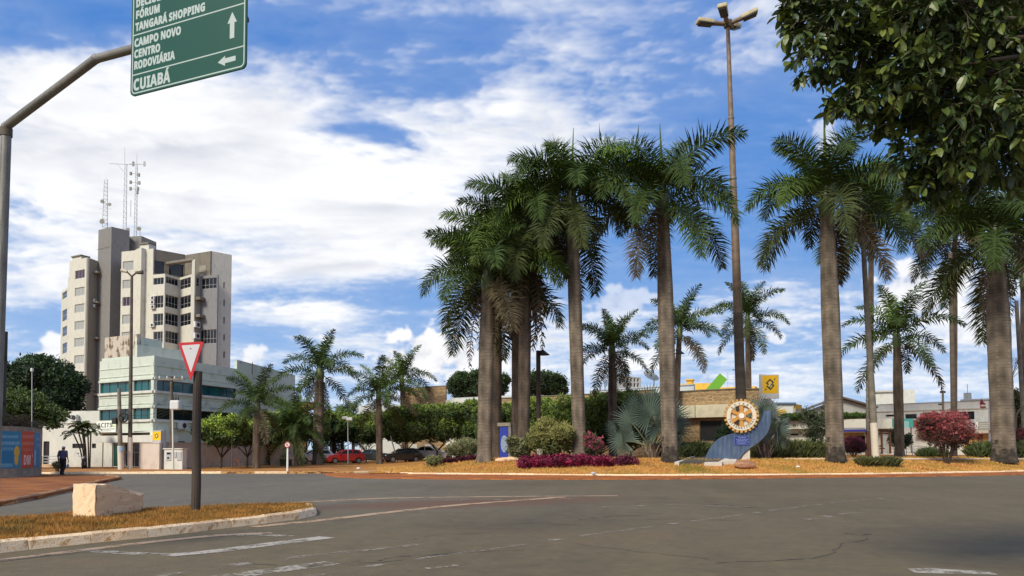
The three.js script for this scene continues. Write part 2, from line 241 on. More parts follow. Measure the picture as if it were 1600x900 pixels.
// strips: a closed outline in pixels on a level at height y
const outline = (pts, y = 0) => pts.map(([a, b]) => G(a, b, y));
function strip(list, w, y) {   // a painted line of width w along ground points
  const P2 = list.map(([a, b]) => G(a, b, y)), c = new THREE.CatmullRomCurve3(P2, false, 'catmullrom', 0.3), n = list.length * 8, pos = [], uv = []; let len = 0, last = null;
  for (let i = 0; i <= n; i++) { const q = c.getPoint(i / n), t = c.getTangent(i / n), s = V(-t.z, 0, t.x).normalize(); if (last) len += q.distanceTo(last); last = q; const ww = (Array.isArray(w) ? lerp(w[0], w[1], i / n) : w) / 2; pos.push(q.x - s.x * ww, y, q.z - s.z * ww, q.x + s.x * ww, y, q.z + s.z * ww); uv.push(len, 0, len, ww * 2); }
  const idx = []; for (let i = 0; i < n; i++) idx.push(i * 2, i * 2 + 1, i * 2 + 2, i * 2 + 1, i * 2 + 3, i * 2 + 2);
  const g = new THREE.BufferGeometry(); g.setAttribute('position', new THREE.Float32BufferAttribute(pos, 3)); g.setAttribute('uv', new THREE.Float32BufferAttribute(uv, 2)); g.setIndex(idx); g.computeVertexNormals(); return g;
}
const wornTex = (seed, lo, hi) => { const t = dataTex(512, 256, (u, v) => { const n = fbm(u * 8 + seed * 3, v * 4 + seed, 6, 0, 0.62) + 0.35 * fbm(u * 60, v * 30 + seed, 2); const a = sstep(lo, hi, n); return [a, a, a, 1]; }, false, [1 / 4, 1 / 2]); return t; };
const worn1 = wornTex(1, -0.42, 0.1), worn2 = wornTex(2, -0.22, 0.22), worn3 = wornTex(5, -0.05, 0.34);
const paint = (c, worn, op = 1) => M(c, 0.85, { alphaMap: worn, transparent: true, opacity: op, depthWrite: false });
const pWhite = paint(lin(0.46, 0.41, 0.34), worn1, 0.92), pWorn = paint(lin(0.42, 0.37, 0.30), worn2, 0.9), pFaint = paint(lin(0.36, 0.31, 0.25), worn3, 0.75), pCream = paint(lin(0.50, 0.33, 0.20), worn1, 0.9);
const mark = (geo, mat) => structure('road_marking', geo, mat, true);
mark(strip([[-40, 880], [60, 868], [150, 857], [250, 845], [350, 835.5], [425, 832.5]], [0.26, 0.3], 0.006), pCream);
mark(strip([[128, 859.5], [200, 864], [284, 867.5]], 0.26, 0.007), pWorn);
mark(strip([[268, 867], [340, 860.5], [430, 849], [512, 839]], [0.34, 0.42], 0.008), pWhite);
mark(strip([[345, 837], [400, 835], [455, 838]], 0.26, 0.008), pWorn);
mark(strip([[245, 900], [340, 886], [452, 872], [560, 860], [690, 847]], 0.24, 0.006), pFaint);
mark(strip([[340, 903], [420, 892], [520, 879]], 0.40, 0.006), pWorn);
mark(strip([[470, 902], [640, 875], [800, 853], [960, 830], [1130, 808], [1270, 789], [1380, 779], [1500, 781]], [0.14, 0.22], 0.006), pFaint);
mark(strip([[440, 786], [600, 778.5], [760, 776], [965, 774.5]], [0.4, 0.35], 0.006), pCream);
mark(strip([[395, 823], [500, 813], [610, 800], [720, 788.5], [880, 776.5]], [0.34, 0.4], 0.007), pCream);
mark(strip([[520, 785], [620, 782], [800, 780.5], [900, 779]], 0.3, 0.007), pFaint);
mark(strip([[225, 786], [260, 783], [285, 779]], 0.2, 0.006), pFaint);
mark(strip([[940, 792], [1060, 789], [1180, 792]], 0.3, 0.006), pFaint);
mark(strip([[1260, 812], [1300, 806], [1345, 800]], 0.3, 0.006), pFaint);
mark(strip([[665, 888], [690, 886], [714, 882.5]], 0.12, 0.006), pWorn);
mark(poly(outline([[1418, 888.5], [1450, 887.5], [1547, 893], [1560, 898], [1430, 895]], 0.006), 0.006), pWhite);
const pTar = paint(lin(0.035, 0.032, 0.03), worn2, 0.8); for (const q of [[[592, 876], [615, 870], [650, 868], [702, 866]], [[1090, 787], [1135, 789], [1172, 793], [1183, 792]], [[1320, 833], [1340, 836], [1362, 834]], [[905, 812], [960, 806], [1010, 806]]]) mark(strip(q, 0.07, 0.005), pTar);
mark(strip([[1500, 781], [1640, 785], [1760, 795]], 0.10, 0.006), pFaint);

// kerb stones laid one by one along a ground line; each stone a part
function kerb(thingName, label, cat, line, o) {
  const c = new THREE.CatmullRomCurve3(line.map(([a, b]) => G(a, b)), false, 'catmullrom', 0.3), len = c.getLength(), n = Math.max(2, Math.round(len / o.stone)), root = thing(thingName, label, cat, c.getPointAt(0)), rnd = mulberry(o.seed);
  for (let i = 0; i < n; i++) {
    const a = c.getPointAt(i / n), b = c.getPointAt((i + 1) / n), L = a.distanceTo(b), s = new THREE.Shape(), h = o.h * (0.92 + 0.16 * rnd()), w = o.w, sl = o.slope ?? 0.04;
    s.moveTo(0, -0.04); s.lineTo(-w, -0.04); s.lineTo(-w, h * 0.96); s.lineTo(-sl - 0.04, h); s.lineTo(-sl, h - 0.03); s.closePath();
    const g = new THREE.ExtrudeGeometry(s, { depth: L - 0.025, steps: 3, bevelEnabled: true, bevelSize: 0.012, bevelThickness: 0.012, bevelSegments: 1 });
    const p = g.attributes.position; for (let k = 0; k < p.count; k++) { const y = p.getY(k); if (y > 0) { p.setX(k, p.getX(k) + 0.03 * fbm(p.getZ(k) * 2 + i * 5, y * 6, 3)); p.setY(k, y + 0.025 * fbm(p.getZ(k) * 1.5 + i * 7, 2.5, 3)); } }
    g.computeVertexNormals();
    const t = b.clone().sub(a).normalize(), side = V(t.z, 0, -t.x), m = new THREE.Matrix4().makeBasis(side, V(0, 1, 0), t).setPosition(a.x + t.x * 0.012, 0, a.z + t.z * 0.012);
    if (o.flip) { /* road on the other side */ m.makeBasis(V(-t.z, 0, t.x), V(0, 1, 0), t.clone().negate()).setPosition(b.x, 0, b.z); }
    partW(root, 'kerb_stone', g.applyMatrix4(m), o.mats[Math.floor(rnd() * o.mats.length)]);
  }
  return root;
}
const kw2 = mt.kerbWhite.clone(); kw2.color = lin(0.76, 0.55, 0.35); const kw3 = mt.kerbWhite.clone(); kw3.color = lin(0.88, 0.70, 0.50);
const ISL = [[-60, 872], [0, 864], [120, 851], [250, 838], [380, 822], [460, 812.5], [490, 807.5], [497, 802], [488, 796]];
// fine cracks wandering over the near asphalt
{ const r = mulberry(55), pc = paint(lin(0.045, 0.042, 0.038), wornTex(7, -0.35, 0.05), 0.85); for (const [px, py, a0, n] of [[560, 880, 0.3, 9], [900, 850, -0.4, 8], [1120, 880, 0.2, 9], [760, 822, 0.1, 7], [1300, 860, 0.5, 8], [1010, 812, -0.2, 7], [640, 845, 0.9, 6], [1450, 820, -0.3, 7], [380, 880, 0.0, 6]]) { let q = G(px, py), a = a0; const pts = [q.clone()]; for (let i = 0; i < n; i++) { a += (r() - 0.5) * 1.1; q = q.clone().add(V(Math.cos(a) * 0.32, 0, -Math.sin(a) * 0.32)); pts.push(q); } const pos = [], idx = []; pts.forEach((p, i) => { const w = 0.012 + 0.016 * r(); pos.push(p.x, 0.005, p.z - w, p.x, 0.005, p.z + w); if (i) idx.push(i * 2 - 2, i * 2 - 1, i * 2, i * 2 - 1, i * 2 + 1, i * 2); }); const g = new THREE.BufferGeometry(); g.setAttribute('position', new THREE.Float32BufferAttribute(pos, 3)); g.setIndex(idx); g.computeVertexNormals(); const m = structure('road_crack', uvMetricSmooth(g), pc, true); } }
kerb('whitewashed_kerb', 'chipped whitewashed kerb along the front of the grass traffic island at lower left', 'kerb', ISL, { stone: 1.0, h: 0.17, w: 0.22, slope: 0.05, seed: 3, mats: [mt.kerbWhite, kw2, kw3], flip: true });
const RND = [[592, 737], [598, 741], [620, 742.5], [700, 743.2], [800, 744], [1000, 745.5], [1200, 744.5], [1400, 742.5], [1600, 738.5], [1900, 730]];
kerb('roundabout_kerb', 'long whitewashed kerb edging the dry grass of the palm roundabout', 'kerb', RND, { stone: 1.55, h: 0.16, w: 0.24, slope: 0.05, seed: 4, mats: [mt.kerbWhite, kw3, kw3, kw2], flip: true });
// red earth apron below the roundabout kerb
{
  const outer = [[505, 741.5], [512, 744.5], [560, 747.5], [700, 749], [800, 749.5], [1000, 749.5], [1200, 747.5], [1400, 745.3], [1600, 742], [1900, 733]], pts = [];
  const NN = 80, pos = [], idx = [];
  for (let i = 0; i <= NN; i++) { const px = lerp(505, 1900, i / NN), o = G(px, interp(outer, px) + 0.4 * noise2(px * 0.06, 3)), q = G(px, px < 590 ? lerp(741.3, 741.8, (px - 505) / 85) : interp(KERB, px) - 1); pos.push(o.x, -0.01, o.z, o.x, 0.05, o.z - 0.02, q.x, 0.09, q.z); }
  for (let i = 0; i < NN; i++) for (let k = 0; k < 2; k++) { const a = i * 3 + k, b = a + 3; idx.push(a, b, a + 1, b, b + 1, a + 1); }
  const g = new THREE.BufferGeometry(); g.setAttribute('position', new THREE.Float32BufferAttribute(pos, 3)); g.setIndex(idx); g.computeVertexNormals();
  structure('red_earth_apron', norm(g), M(lin(0.56, 0.17, 0.03), 0.95, { map: soilTex, ...bumpy(0.02) }));
}
// roundabout mound and the ground beyond it, one sheet that follows terrain()
const dryGrassTex = dataTex(1024, 1024, (u, v) => { const n = fbm(u * 6, v * 6, 6, 6), f = fbm(u * 90, v * 90, 3, 90), k = sstep(-0.1, 0.35, n + 0.3 * f), e = sstep(0.12, 0.42, fbm(u * 9 + 4, v * 9, 5, 9)); let r = lerp(0.80, 0.68, k), g = lerp(0.56, 0.50, k), b = lerp(0.26, 0.20, k); r = lerp(r, 0.66, e * 0.8); g = lerp(g, 0.37, e * 0.8); b = lerp(b, 0.16, e * 0.8); const l = 0.92 + 0.5 * f; return [r * l, g * l, b * l]; }, true, [1 / 11, 1 / 11]);
const dryGrass = M(lin(0.97, 0.88, 0.70), 0.95, { map: dryGrassTex, ...bumpy(0.03) });
{
  const N = 150, R = 44, pos = [], idx = [];
  for (let i = 0; i <= N; i++) { const px = lerp(576, 2300, i / N), dk = kerbDepth(px) + 0.16; for (let j = 0; j <= R; j++) { const d = dk + Math.pow(j / R, 2.2) * 150 , x = (px - CX) / (F * cp) * d, t = terrain(x, -d - 0.01); pos.push(x, j === 0 ? 0.12 : t, -d); } }
  for (let i = 0; i < N; i++) for (let j = 0; j < R; j++) { const a = i * (R + 1) + j, b = a + R + 1; idx.push(a, b, a + 1, b, b + 1, a + 1); }
  const g = new THREE.BufferGeometry(); g.setAttribute('position', new THREE.Float32BufferAttribute(pos, 3)); g.setIndex(idx); g.computeVertexNormals();
  structure('roundabout_grass', uvMetricSmooth(g), dryGrass, true);
}
function uvMetricSmooth(g) { const p = g.attributes.position, uv = new Float32Array(p.count * 2); for (let i = 0; i < p.count; i++) { uv[i * 2] = p.getX(i); uv[i * 2 + 1] = -p.getZ(i); } g.setAttribute('uv', new THREE.BufferAttribute(uv, 2)); return g; }
// verge of the far side of the road, left half of the picture
const VERGE = [[-300, 742], [60, 741.2], [200, 740.6], [345, 740], [470, 740], [560, 739.4], [600, 738.6]];
{
  const back = [[-400, -112], [40, -112]], pts = VERGE.map(([a, b]) => G(a, b - 0.6)); const s = [...pts, G(640, 737.6), V(-10, 0, -112), V(-140, 0, -112)];
  structure('verge', prism(s, -0.02, 0.10), M(lin(0.86, 0.76, 0.66), 0.95, { map: dryGrassTex }));
}
kerb('far_kerb', 'low white kerb across the road in front of the pale green office building', 'kerb', VERGE.slice(0, 4), { stone: 2.2, h: 0.14, w: 0.2, slope: 0.03, seed: 6, mats: [kw3, mt.kerbWhite], flip: true });
const kerbOchre = M(lin(0.55, 0.30, 0.10), 0.9, { map: grimeTex });
kerb('ochre_kerb', 'low ochre kerb in front of the no parking sign and parked cars', 'kerb', VERGE.slice(3), { stone: 2.2, h: 0.13, w: 0.2, slope: 0.03, seed: 7, mats: [kerbOchre, kw2], flip: true });
// red earth pavement round the mural wall
const PAVE = [[-120, 806], [0, 791], [60, 780], [120, 766], [165, 754], [188, 749.5], [190, 748], [170, 746.6]];
{
  const s = [...PAVE.map(([a, b]) => G(a, b)), G(110, 744.2), G(60, 743.6), G(-300, 744.5)];
  structure('red_pavement', prism(s, -0.02, 0.12), M(lin(0.42, 0.135, 0.022), 0.95, { map: soilTex, ...bumpy(0.02) }));
}
const krd = mt.kerbRed.clone(); krd.color = lin(0.26, 0.15, 0.09);
kerb('earthy_kerb', 'crumbling red brown kerb curving round the earth pavement by the mural wall', 'kerb', PAVE, { stone: 1.1, h: 0.15, w: 0.2, slope: 0.06, seed: 9, mats: [mt.kerbRed, krd, mt.kerbRed], flip: true });
// low grass island with the give way sign
const ISB = [[478, 795], [440, 795.5], [380, 797.5], [300, 801], [220, 806], [110, 813], [0, 821], [-60, 826]];
{
  const s = [...ISL.map(([a, b]) => { const q = G(a, b); return q; }), ...ISB.map(([a, b]) => G(a, b))];
  // pull the front edge back behind the kerb face
  for (let i = 0; i < ISL.length; i++) { s[i].z -= 0.2; if (i > 5) s[i].x -= 0.12; }
  structure('traffic_island', prism(s, -0.02, 0.13), M(lin(0.62, 0.55, 0.42), 0.95, { map: dryGrassTex, ...bumpy(0.03) }));
  // tufts of dry grass
  const blade = []; { const r = mulberry(21); for (let i = 0; i < 7; i++) { const a = r() * 6.28, l = 0.045 + 0.06 * r(), o = 0.03 * r(), lean = 0.05 * (r() - 0.2); const g = new THREE.BufferGeometry(), c = Math.cos(a), q = Math.sin(a), w = 0.006; g.setAttribute('position', new THREE.Float32BufferAttribute([c * o - q * w, 0, q * o + c * w, c * o + q * w, 0, q * o - c * w, c * (o + lean), l, q * (o + lean)], 3)); g.computeVertexNormals(); blade.push(g); } }
  const tuftGeo = mg(blade), rnd = mulberry(22), mats = [], cols = [];
  const inside = (x, z) => { let c = false; for (let i = 0, j = s.length - 1; i < s.length; j = i++) if ((s[i].z > z) !== (s[j].z > z) && x < (s[j].x - s[i].x) * (z - s[i].z) / (s[j].z - s[i].z) + s[i].x) c = !c; return c; };
  const bx = new THREE.Box3().setFromPoints(s);
  while (mats.length < 15000) { const x = lerp(bx.min.x, bx.max.x, rnd()), z = lerp(bx.min.z, bx.max.z, rnd()); if (!inside(x, z) || x < -12.5) continue; const n = fbm(x * 1.2, z * 1.2, 4); if (n < -0.28 && rnd() < 0.7) continue; const k = 0.7 + 0.7 * rnd() + 0.5 * n; mats.push(new THREE.Matrix4().compose(V(x, 0.125, z), new THREE.Quaternion().setFromEuler(new THREE.Euler((rnd() - 0.5) * 0.6, rnd() * 6.28, (rnd() - 0.5) * 0.6)), V(k, k * 0.9, k))); const e = clamp(0.5 + n * 1.2 + (rnd() - 0.5) * 0.7), gq = sstep(0.15, 0.45, fbm(x * 0.9 + 7, z * 0.9, 3)) * 0.8; cols.push(lin(lerp(lerp(0.20, 0.50, e), 0.17, gq), lerp(lerp(0.11, 0.235, e), 0.14, gq), lerp(0.022, 0.05, e))); }
  const im = new THREE.InstancedMesh(tuftGeo, M(lin(1, 1, 1), 0.95), mats.length); im.name = 'island_grass'; mats.forEach((m, i) => { im.setMatrixAt(i, m); im.setColorAt(i, cols[i]); }); stuff(im); tag(im, 'short dry yellow grass covering the traffic island at lower left', 'grass'); im.castShadow = im.receiveShadow = true; scene.add(im);
  // roundabout grass
  const t2 = tuftGeo.clone().scale(2.6, 1.7, 2.6), m2 = [], c2 = [];
  while (m2.length < 26000) { const px = lerp(590, 1700, rnd()), dk = kerbDepth(px), d = dk + 0.3 + Math.pow(rnd(), 1.3) * 13, x = (px - CX) / (F * cp) * d, n = fbm(x * 0.3, d * 0.3, 4); if (n < -0.12 && rnd() < 0.85) continue; const k = 0.5 + 0.6 * rnd(); m2.push(new THREE.Matrix4().compose(V(x, terrain(x, -d) - 0.01, -d), new THREE.Quaternion().setFromEuler(new THREE.Euler((rnd() - 0.5) * 0.6, rnd() * 6.28, (rnd() - 0.5) * 0.6)), V(k, k, k))); const gr = sstep(-0.05, 0.35, n + 0.25 * (rnd() - 0.5)) * (px > 1030 && px < 1170 ? 1 : px > 1170 ? 0.62 : 0.4); const e = rnd(); c2.push(lin(lerp(lerp(0.56, 0.82, e), 0.27, gr), lerp(lerp(0.30, 0.46, e), 0.23, gr), lerp(lerp(0.075, 0.14, e), 0.035, gr))); }
  const i2 = new THREE.InstancedMesh(t2, im.material, m2.length); i2.name = 'roundabout_grass_blades'; m2.forEach((m, i) => { i2.setMatrixAt(i, m); i2.setColorAt(i, c2[i]); }); stuff(i2); tag(i2, 'dry golden grass blades all over the palm roundabout', 'grass'); i2.castShadow = i2.receiveShadow = true; scene.add(i2);
}

// thin pale edging of the garden path behind the kerb
{ const t = thing('garden_edging', 'thin pale edging strip across the grass right of the thick palm', 'edging', hit(1420, 718)), n = 26; for (let i = 0; i < n; i++) { const a = hit(lerp(1225, 1640, i / n), 718), b = hit(lerp(1225, 1640, (i + 0.96) / n), 718); a.y += 0.03; b.y += 0.03; partW(t, 'edging_stone', rod(a, b, 0.07, 0.07, 6), mt.limewash); } }
// ------------------------------------------------------------------ buildings
class Wall {      // an upright plane over a ground line from (pixel column a, depth da) to (b, db); local x along it, y up, z towards the viewer
  static ref = 690;   // the pixel row at which the columns below are read
  constructor(pa, da, pb, db) {
    const A = P(pa, Wall.ref, da), B = P(pb, Wall.ref, db); this.A = A; this.B = B; this.e = V(B.x - A.x, 0, B.z - A.z); this.len = this.e.length(); this.e.normalize(); this.n = this.e.clone().cross(V(0, 1, 0));
    this.m = new THREE.Matrix4().makeBasis(this.e, V(0, 1, 0), this.n).setPosition(A.x, 0, A.z);
  }
  hit(px, py) { const [a, b] = ray(px, py), d = (this.A.x * this.n.x + this.A.z * this.n.z) / (a * this.n.x - this.n.z); const x = a * d, z = -d; return { s: (x - this.A.x) * this.e.x + (z - this.A.z) * this.e.z, y: CAM + b * d, d }; }
  rect([x0, y0, x1, y1]) { const xm = (x0 + x1) / 2, ym = (y0 + y1) / 2; return [this.hit(x0, ym).s, this.hit(x1, ym).s, this.hit(xm, y1).y, this.hit(xm, y0).y]; }   // s0 s1 ybottom ytop
  at(g) { return g.applyMatrix4(this.m); }
  box(s0, s1, y0, y1, z0, z1) { return this.at(boxB(s0, s1, y0, y1, z0, z1)); }
  pbox(r, z0, z1) { const [a, b, c, d] = this.rect(r); return this.box(a, b, c, d, z0, z1); }
  point(s, y, z = 0) { return V(s, y, z).applyMatrix4(this.m); }
  slab(s0, s1, y0, y1, holes = [], thick = 0.25, z = 0) {
    const sh = new THREE.Shape([[s0, y0], [s1, y0], [s1, y1], [s0, y1]].map(([a, b]) => new THREE.Vector2(a, b)));
    for (const [a, b, c, d] of holes) sh.holes.push(new THREE.Path([[a, c], [a, d], [b, d], [b, c]].map(([p, q]) => new THREE.Vector2(p, q))));
    return this.at(new THREE.ExtrudeGeometry(sh, { depth: thick, bevelEnabled: false }).translate(0, 0, z - thick));
  }
  // a window in an opening: frame as the part, panes as its children
  window(parent, r, { cols = 2, rows = 1, frame = mt.winFrame, pane = mt.glassDark, fw = 0.05, recess = 0.12, name = 'window', panes = null, split = null } = {}) {
    const [s0, s1, y0, y1] = r, z = -recess, list = [boxB(s0, s1, y0, y0 + fw, z - 0.05, z + 0.02), boxB(s0, s1, y1 - fw, y1, z - 0.05, z + 0.02), boxB(s0, s0 + fw, y0 + fw, y1 - fw, z - 0.05, z + 0.02), boxB(s1 - fw, s1, y0 + fw, y1 - fw, z - 0.05, z + 0.02)];
    const W = s1 - s0 - 2 * fw, H = y1 - y0 - 2 * fw, ys = split ? [0, split, 1] : Array.from({ length: rows + 1 }, (_, k) => k / rows);
    for (let k = 1; k < cols; k++) list.push(boxB(s0 + fw + W * k / cols - fw * 0.35, s0 + fw + W * k / cols + fw * 0.35, y0 + fw, y1 - fw, z - 0.045, z + 0.012));
    for (let k = 1; k < ys.length - 1; k++) list.push(boxB(s0 + fw, s1 - fw, y0 + fw + H * ys[k] - fw * 0.35, y0 + fw + H * ys[k] + fw * 0.35, z - 0.046, z + 0.015));
    const w = partW(parent, name, list.map(g => this.at(g)), frame);
    for (let k = 0; k < cols; k++) for (let j = 0; j < ys.length - 1; j++) {
      const m = panes ? panes[(k + j * cols) % panes.length] : pane;
      partW(w, 'pane', this.at(boxB(s0 + fw + W * k / cols + 0.005, s0 + fw + W * (k + 1) / cols - 0.005, y0 + fw + H * ys[j] + 0.005, y0 + fw + H * ys[j + 1] - 0.005, z - 0.035, z - 0.02)), m);
    }
    return w;
  }
}
function acUnit(parent, w, px, py, wpx, hpx, z = 0) {   // outdoor air conditioner on a wall
  const [s0, s1, y0, y1] = w.rect([px - wpx / 2, py - hpx / 2, px + wpx / 2, py + hpx / 2]), cx = (s0 + s1) / 2, cy = (y0 + y1) / 2, W = s1 - s0, H = y1 - y0;
  const u = partW(parent, 'air_conditioner', w.at(rbox(W, H, 0.34, 0.03, cx, cy, z + 0.24)), mt.acWhite);
  partW(u, 'fan_grille', w.at(new THREE.CylinderGeometry(H * 0.36, H * 0.36, 0.02, 20).rotateX(Math.PI / 2).translate(cx + W * 0.1, cy, z + 0.42)), mt.black);
  for (const f of [-0.315, 0.315]) partW(u, 'bracket', w.box(cx + W * (f - 0.035), cx + W * (f + 0.035), y0 - 0.06, y0 - 0.002, z + 0.001, z + 0.42), mt.steelGrey);
}
const yAt = (px, py, d) => P(px, py, d).y;

// ---------- apartment tower
Wall.ref = 470;
{
  const t = thing('apartment_tower', 'tall cream apartment tower with grey stair core and glazed corner balconies', 'apartment building', P(238, Wall.ref, 119.5).setY(0));
  const win = (w, rects, o) => rects.map(r => w.rect(r)).forEach((r, i) => w.window(t, r, typeof o === 'function' ? o(i) : o));
  const wall = (w, top, mat, rects = [], o, bottom = 0, s0 = 0, s1 = w.len) => { partW(t, 'wall', w.slab(s0, s1, bottom, top, rects.map(r => w.rect(r)), 0.25), mat); win(w, rects, o); };
  // left block
  const topL = yAt(122, 404.5, 125);
  const wL = new Wall(107, 126.5, 136, 124), rowsL = [[422, 435], [449, 462], [475, 488], [501.5, 515], [528, 541.5], [555, 568], [582, 595], [609, 622]];
  wall(wL, topL, mt.cream, rowsL.map(([a, b], i) => [117.2 - i * 0.25, a, 132.3 - i * 0.25, b]), i => ({ cols: 3, pane: i === 0 ? mt.glassPurple : mt.glassCurtain, frame: mt.winFrame, fw: 0.07 }));
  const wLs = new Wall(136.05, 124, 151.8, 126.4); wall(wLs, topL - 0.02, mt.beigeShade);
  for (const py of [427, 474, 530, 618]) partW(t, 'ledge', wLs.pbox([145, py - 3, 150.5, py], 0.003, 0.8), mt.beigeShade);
  for (const [px, py] of [[146, 470], [146, 478]]) acUnit(t, wLs, px, py, 4, 5, 0.01);
  const wLl = new Wall(96, 131.5, 107, 127.6), topLl = yAt(100, 451, 129);
  wall(wLl, topLl, mt.cream, [[456, 466], [484, 501], [510.5, 525], [536, 552]].map(([a, b]) => [97.3, a, 104.6, b]), { cols: 1, rows: 2, pane: mt.glassBlueBlack, fw: 0.09 });
  partW(t, 'chimney', wL.pbox([108.5, 399.5, 122.5, 405], -1.8, -0.5), mt.cream); partW(t, 'chimney_cap', wL.pbox([108.2, 398.3, 123, 400.2], -2, -0.3), mt.brownConc);
  partW(t, 'parapet_pier', wLl.pbox([103, 433, 106.5, 452], -1.5, -0.3), mt.cream);
  // stair core
  const topC = yAt(172, 354, 124.5), wC1 = new Wall(151.5, 126.5, 172, 124.5), wC2 = new Wall(172.05, 124.5, 200.5, 126.8);
  partW(t, 'stair_core', [wC1.slab(0, wC1.len, 0, topC)], mt.greyPaint); partW(t, 'stair_core', [wC2.slab(0, wC2.len, 0, topC - 0.02)], mt.greyPaint);
  partW(t, 'joint', wC1.pbox([151.6, 387.4, 171.8, 388.2], 0.002, 0.03), mt.brownConc);
  const wD = new Wall(196, 128.5, 219, 128); partW(t, 'water_tank_room', wD.slab(0, wD.len, 0, yAt(210, 368.5, 128), [], 4), mt.greyPaint);
  // main block, left face
  const topM = yAt(236, 388.5, 119.6), wM = new Wall(188.5, 121.5, 238, 119.5);
  wall(wM, topM, mt.cream, [[408, 422.5], [437, 450.5], [464, 478], [491.5, 506], [518.5, 533]].map(([a, b], i) => [191.8 - i * 0.35, a, 208.5 - i * 0.4, b]), i => ({ cols: 3, pane: i === 2 ? mt.glassPurple : mt.glassCurtain, fw: 0.07 }));
  for (const [a, b, z] of [[212.6, 215.2, 0.35], [216.6, 221.4, 0.6], [222.2, 226.5, 0.9]]) { const r = wM.rect([a, 392, b, 540]); partW(t, 'rib', wM.box(r[0], r[1], 0, topM - 0.05 + z * 0.1, 0.002, z), mt.cream); }
  partW(t, 'chimney', wM.pbox([216.5, 380, 230.5, 390], -1.6, -0.3), mt.cream); partW(t, 'chimney_cap', wM.pbox([216, 378.4, 231, 381], -1.8, -0.1), mt.brownConc);
  // setback roof terrace walls
  const wI1 = new Wall(238.05, 119.6, 288, 123.2), wI2 = new Wall(288, 123.2, 328, 120.6), dk = wI1.rect([241, 408, 257, 428]), dk2 = wI1.rect([264, 412, 287, 431]);
  partW(t, 'terrace_wall', wI1.slab(0, wI1.len, 0, topM - 0.03, [dk, dk2]), mt.brownConc); wI1.window(t, dk, { cols: 2, frame: mt.winDark, pane: mt.glassBlueBlack }); wI1.window(t, dk2, { cols: 3, frame: mt.winDark, pane: mt.glassBlueBlack });
  partW(t, 'terrace_wall', wI2.slab(0, wI2.len - 0.02, 0, yAt(328, 392.4, 120.7)), mt.brownConc); partW(t, 'patch_panel', wI2.pbox([312, 415, 322, 425], 0.003, 0.06), mt.beigeShade);
  partW(t, 'rooftop_unit', wI1.pbox([263, 391, 275, 395], -3, -1.5), mt.brownConc);
  { const a = P(261, 412, 120.9), b = P(303, 406, 119.3); partW(t, 'pergola_beam', [rod(a, b, 0.32, 0.32, 4)], mt.brownConc); }
  // end wall on the right
  const wR = new Wall(328, 120.7, 361, 123.2), topR = yAt(328, 392, 120.7), wRr = [[441, 451], [468, 478.5], [495, 505.5], [522, 532.5], [549, 559.5]];
  wall(wR, topR, mt.cream, wRr.map(([a, b]) => [349, a, 351.6, b]), { cols: 1, pane: mt.glassPurple, fw: 0.05 });
  // balconies: a folded front of cream bands, columns of glazing between
  const K = [[238.1, 119.5], [257, 118.7], [280, 121.8], [299, 119.2]], lev = [[434, 444.5], [462, 481], [490, 508.5], [518, 536.5]];
  const facets = [new Wall(...K[0], ...K[1]), new Wall(...K[1], ...K[2]), new Wall(...K[2], ...K[3])], spans = [[239.4, 255.8], [258.2, 279], [281, 298]];
  const balTop = yAt(257, 427.5, 118.7);
  facets.forEach((w, f) => {
    const rows = f === 2 ? [[435, 450.5], [462.5, 481], [490, 508.5]] : lev, rects = rows.map(([a, b]) => w.rect([spans[f][0], a, spans[f][1], b]));
    partW(t, 'balcony_front', w.slab(0, w.len, 0, balTop + (f === 2 ? 0.03 : 0), rects, 0.22), mt.cream);
    rects.forEach((r, i) => w.window(t, r, { cols: f === 1 ? 4 : 3, rows: 1, split: i || f === 2 ? 0.36 : null, frame: mt.winFrame, pane: mt.glassDark, fw: 0.06, name: 'glazing' }));
  });
  const wP = new Wall(299.05, 119.1, 303.6, 119.1); partW(t, 'pillar', wP.slab(0, wP.len, 0, yAt(301, 405, 119.1), [], 0.5), mt.cream);
  const w3 = new Wall(303.65, 119.3, 313, 120.6), w4 = new Wall(313, 120.6, 339.5, 119.6), r3 = w3.rect([304.6, 434, 312, 447]), r4 = [w4.rect([314.4, 434.5, 338.5, 451]), w4.rect([312.8, 515, 338, 537])], top4 = yAt(325, 430, 120);
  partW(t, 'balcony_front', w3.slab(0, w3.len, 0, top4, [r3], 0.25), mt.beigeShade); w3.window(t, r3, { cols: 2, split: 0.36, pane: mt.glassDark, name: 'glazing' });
  partW(t, 'grey_wall', w4.slab(0, w4.len, 0, top4 + 0.02, r4, 0.25), M(lin(0.25, 0.255, 0.275), 0.85, { map: stainTex })); r4.forEach((r, i) => w4.window(t, r, { cols: i ? 5 : 4, split: 0.36, pane: mt.glassDark, name: 'glazing' }));
  partW(t, 'terrace_slab', prism([P(238.2, Wall.ref, 119.8), P(257, Wall.ref, 119), P(280, Wall.ref, 122), P(299, Wall.ref, 119.6), P(313, Wall.ref, 120.9), P(339.3, Wall.ref, 119.9), P(328, Wall.ref, 120.6), P(288, Wall.ref, 123)], top4 - 0.3, top4 - 0.05), mt.creamDull);
  for (const py of [465, 492]) partW(t, 'ledge', w3.pbox([304, py, 312.5, py + 4.5], 0.003, 1.0), mt.brownConc);
  for (const [px, py] of [[305.8, 507.5], [305.2, 525]]) acUnit(t, w3, px, py, 8, 9, 0.01);
  for (const [px, py] of [[240.5, 466], [240.3, 473], [240.6, 480], [239.8, 508.5]]) acUnit(t, facets[0], px, py, 6.2, 6, 0.01);
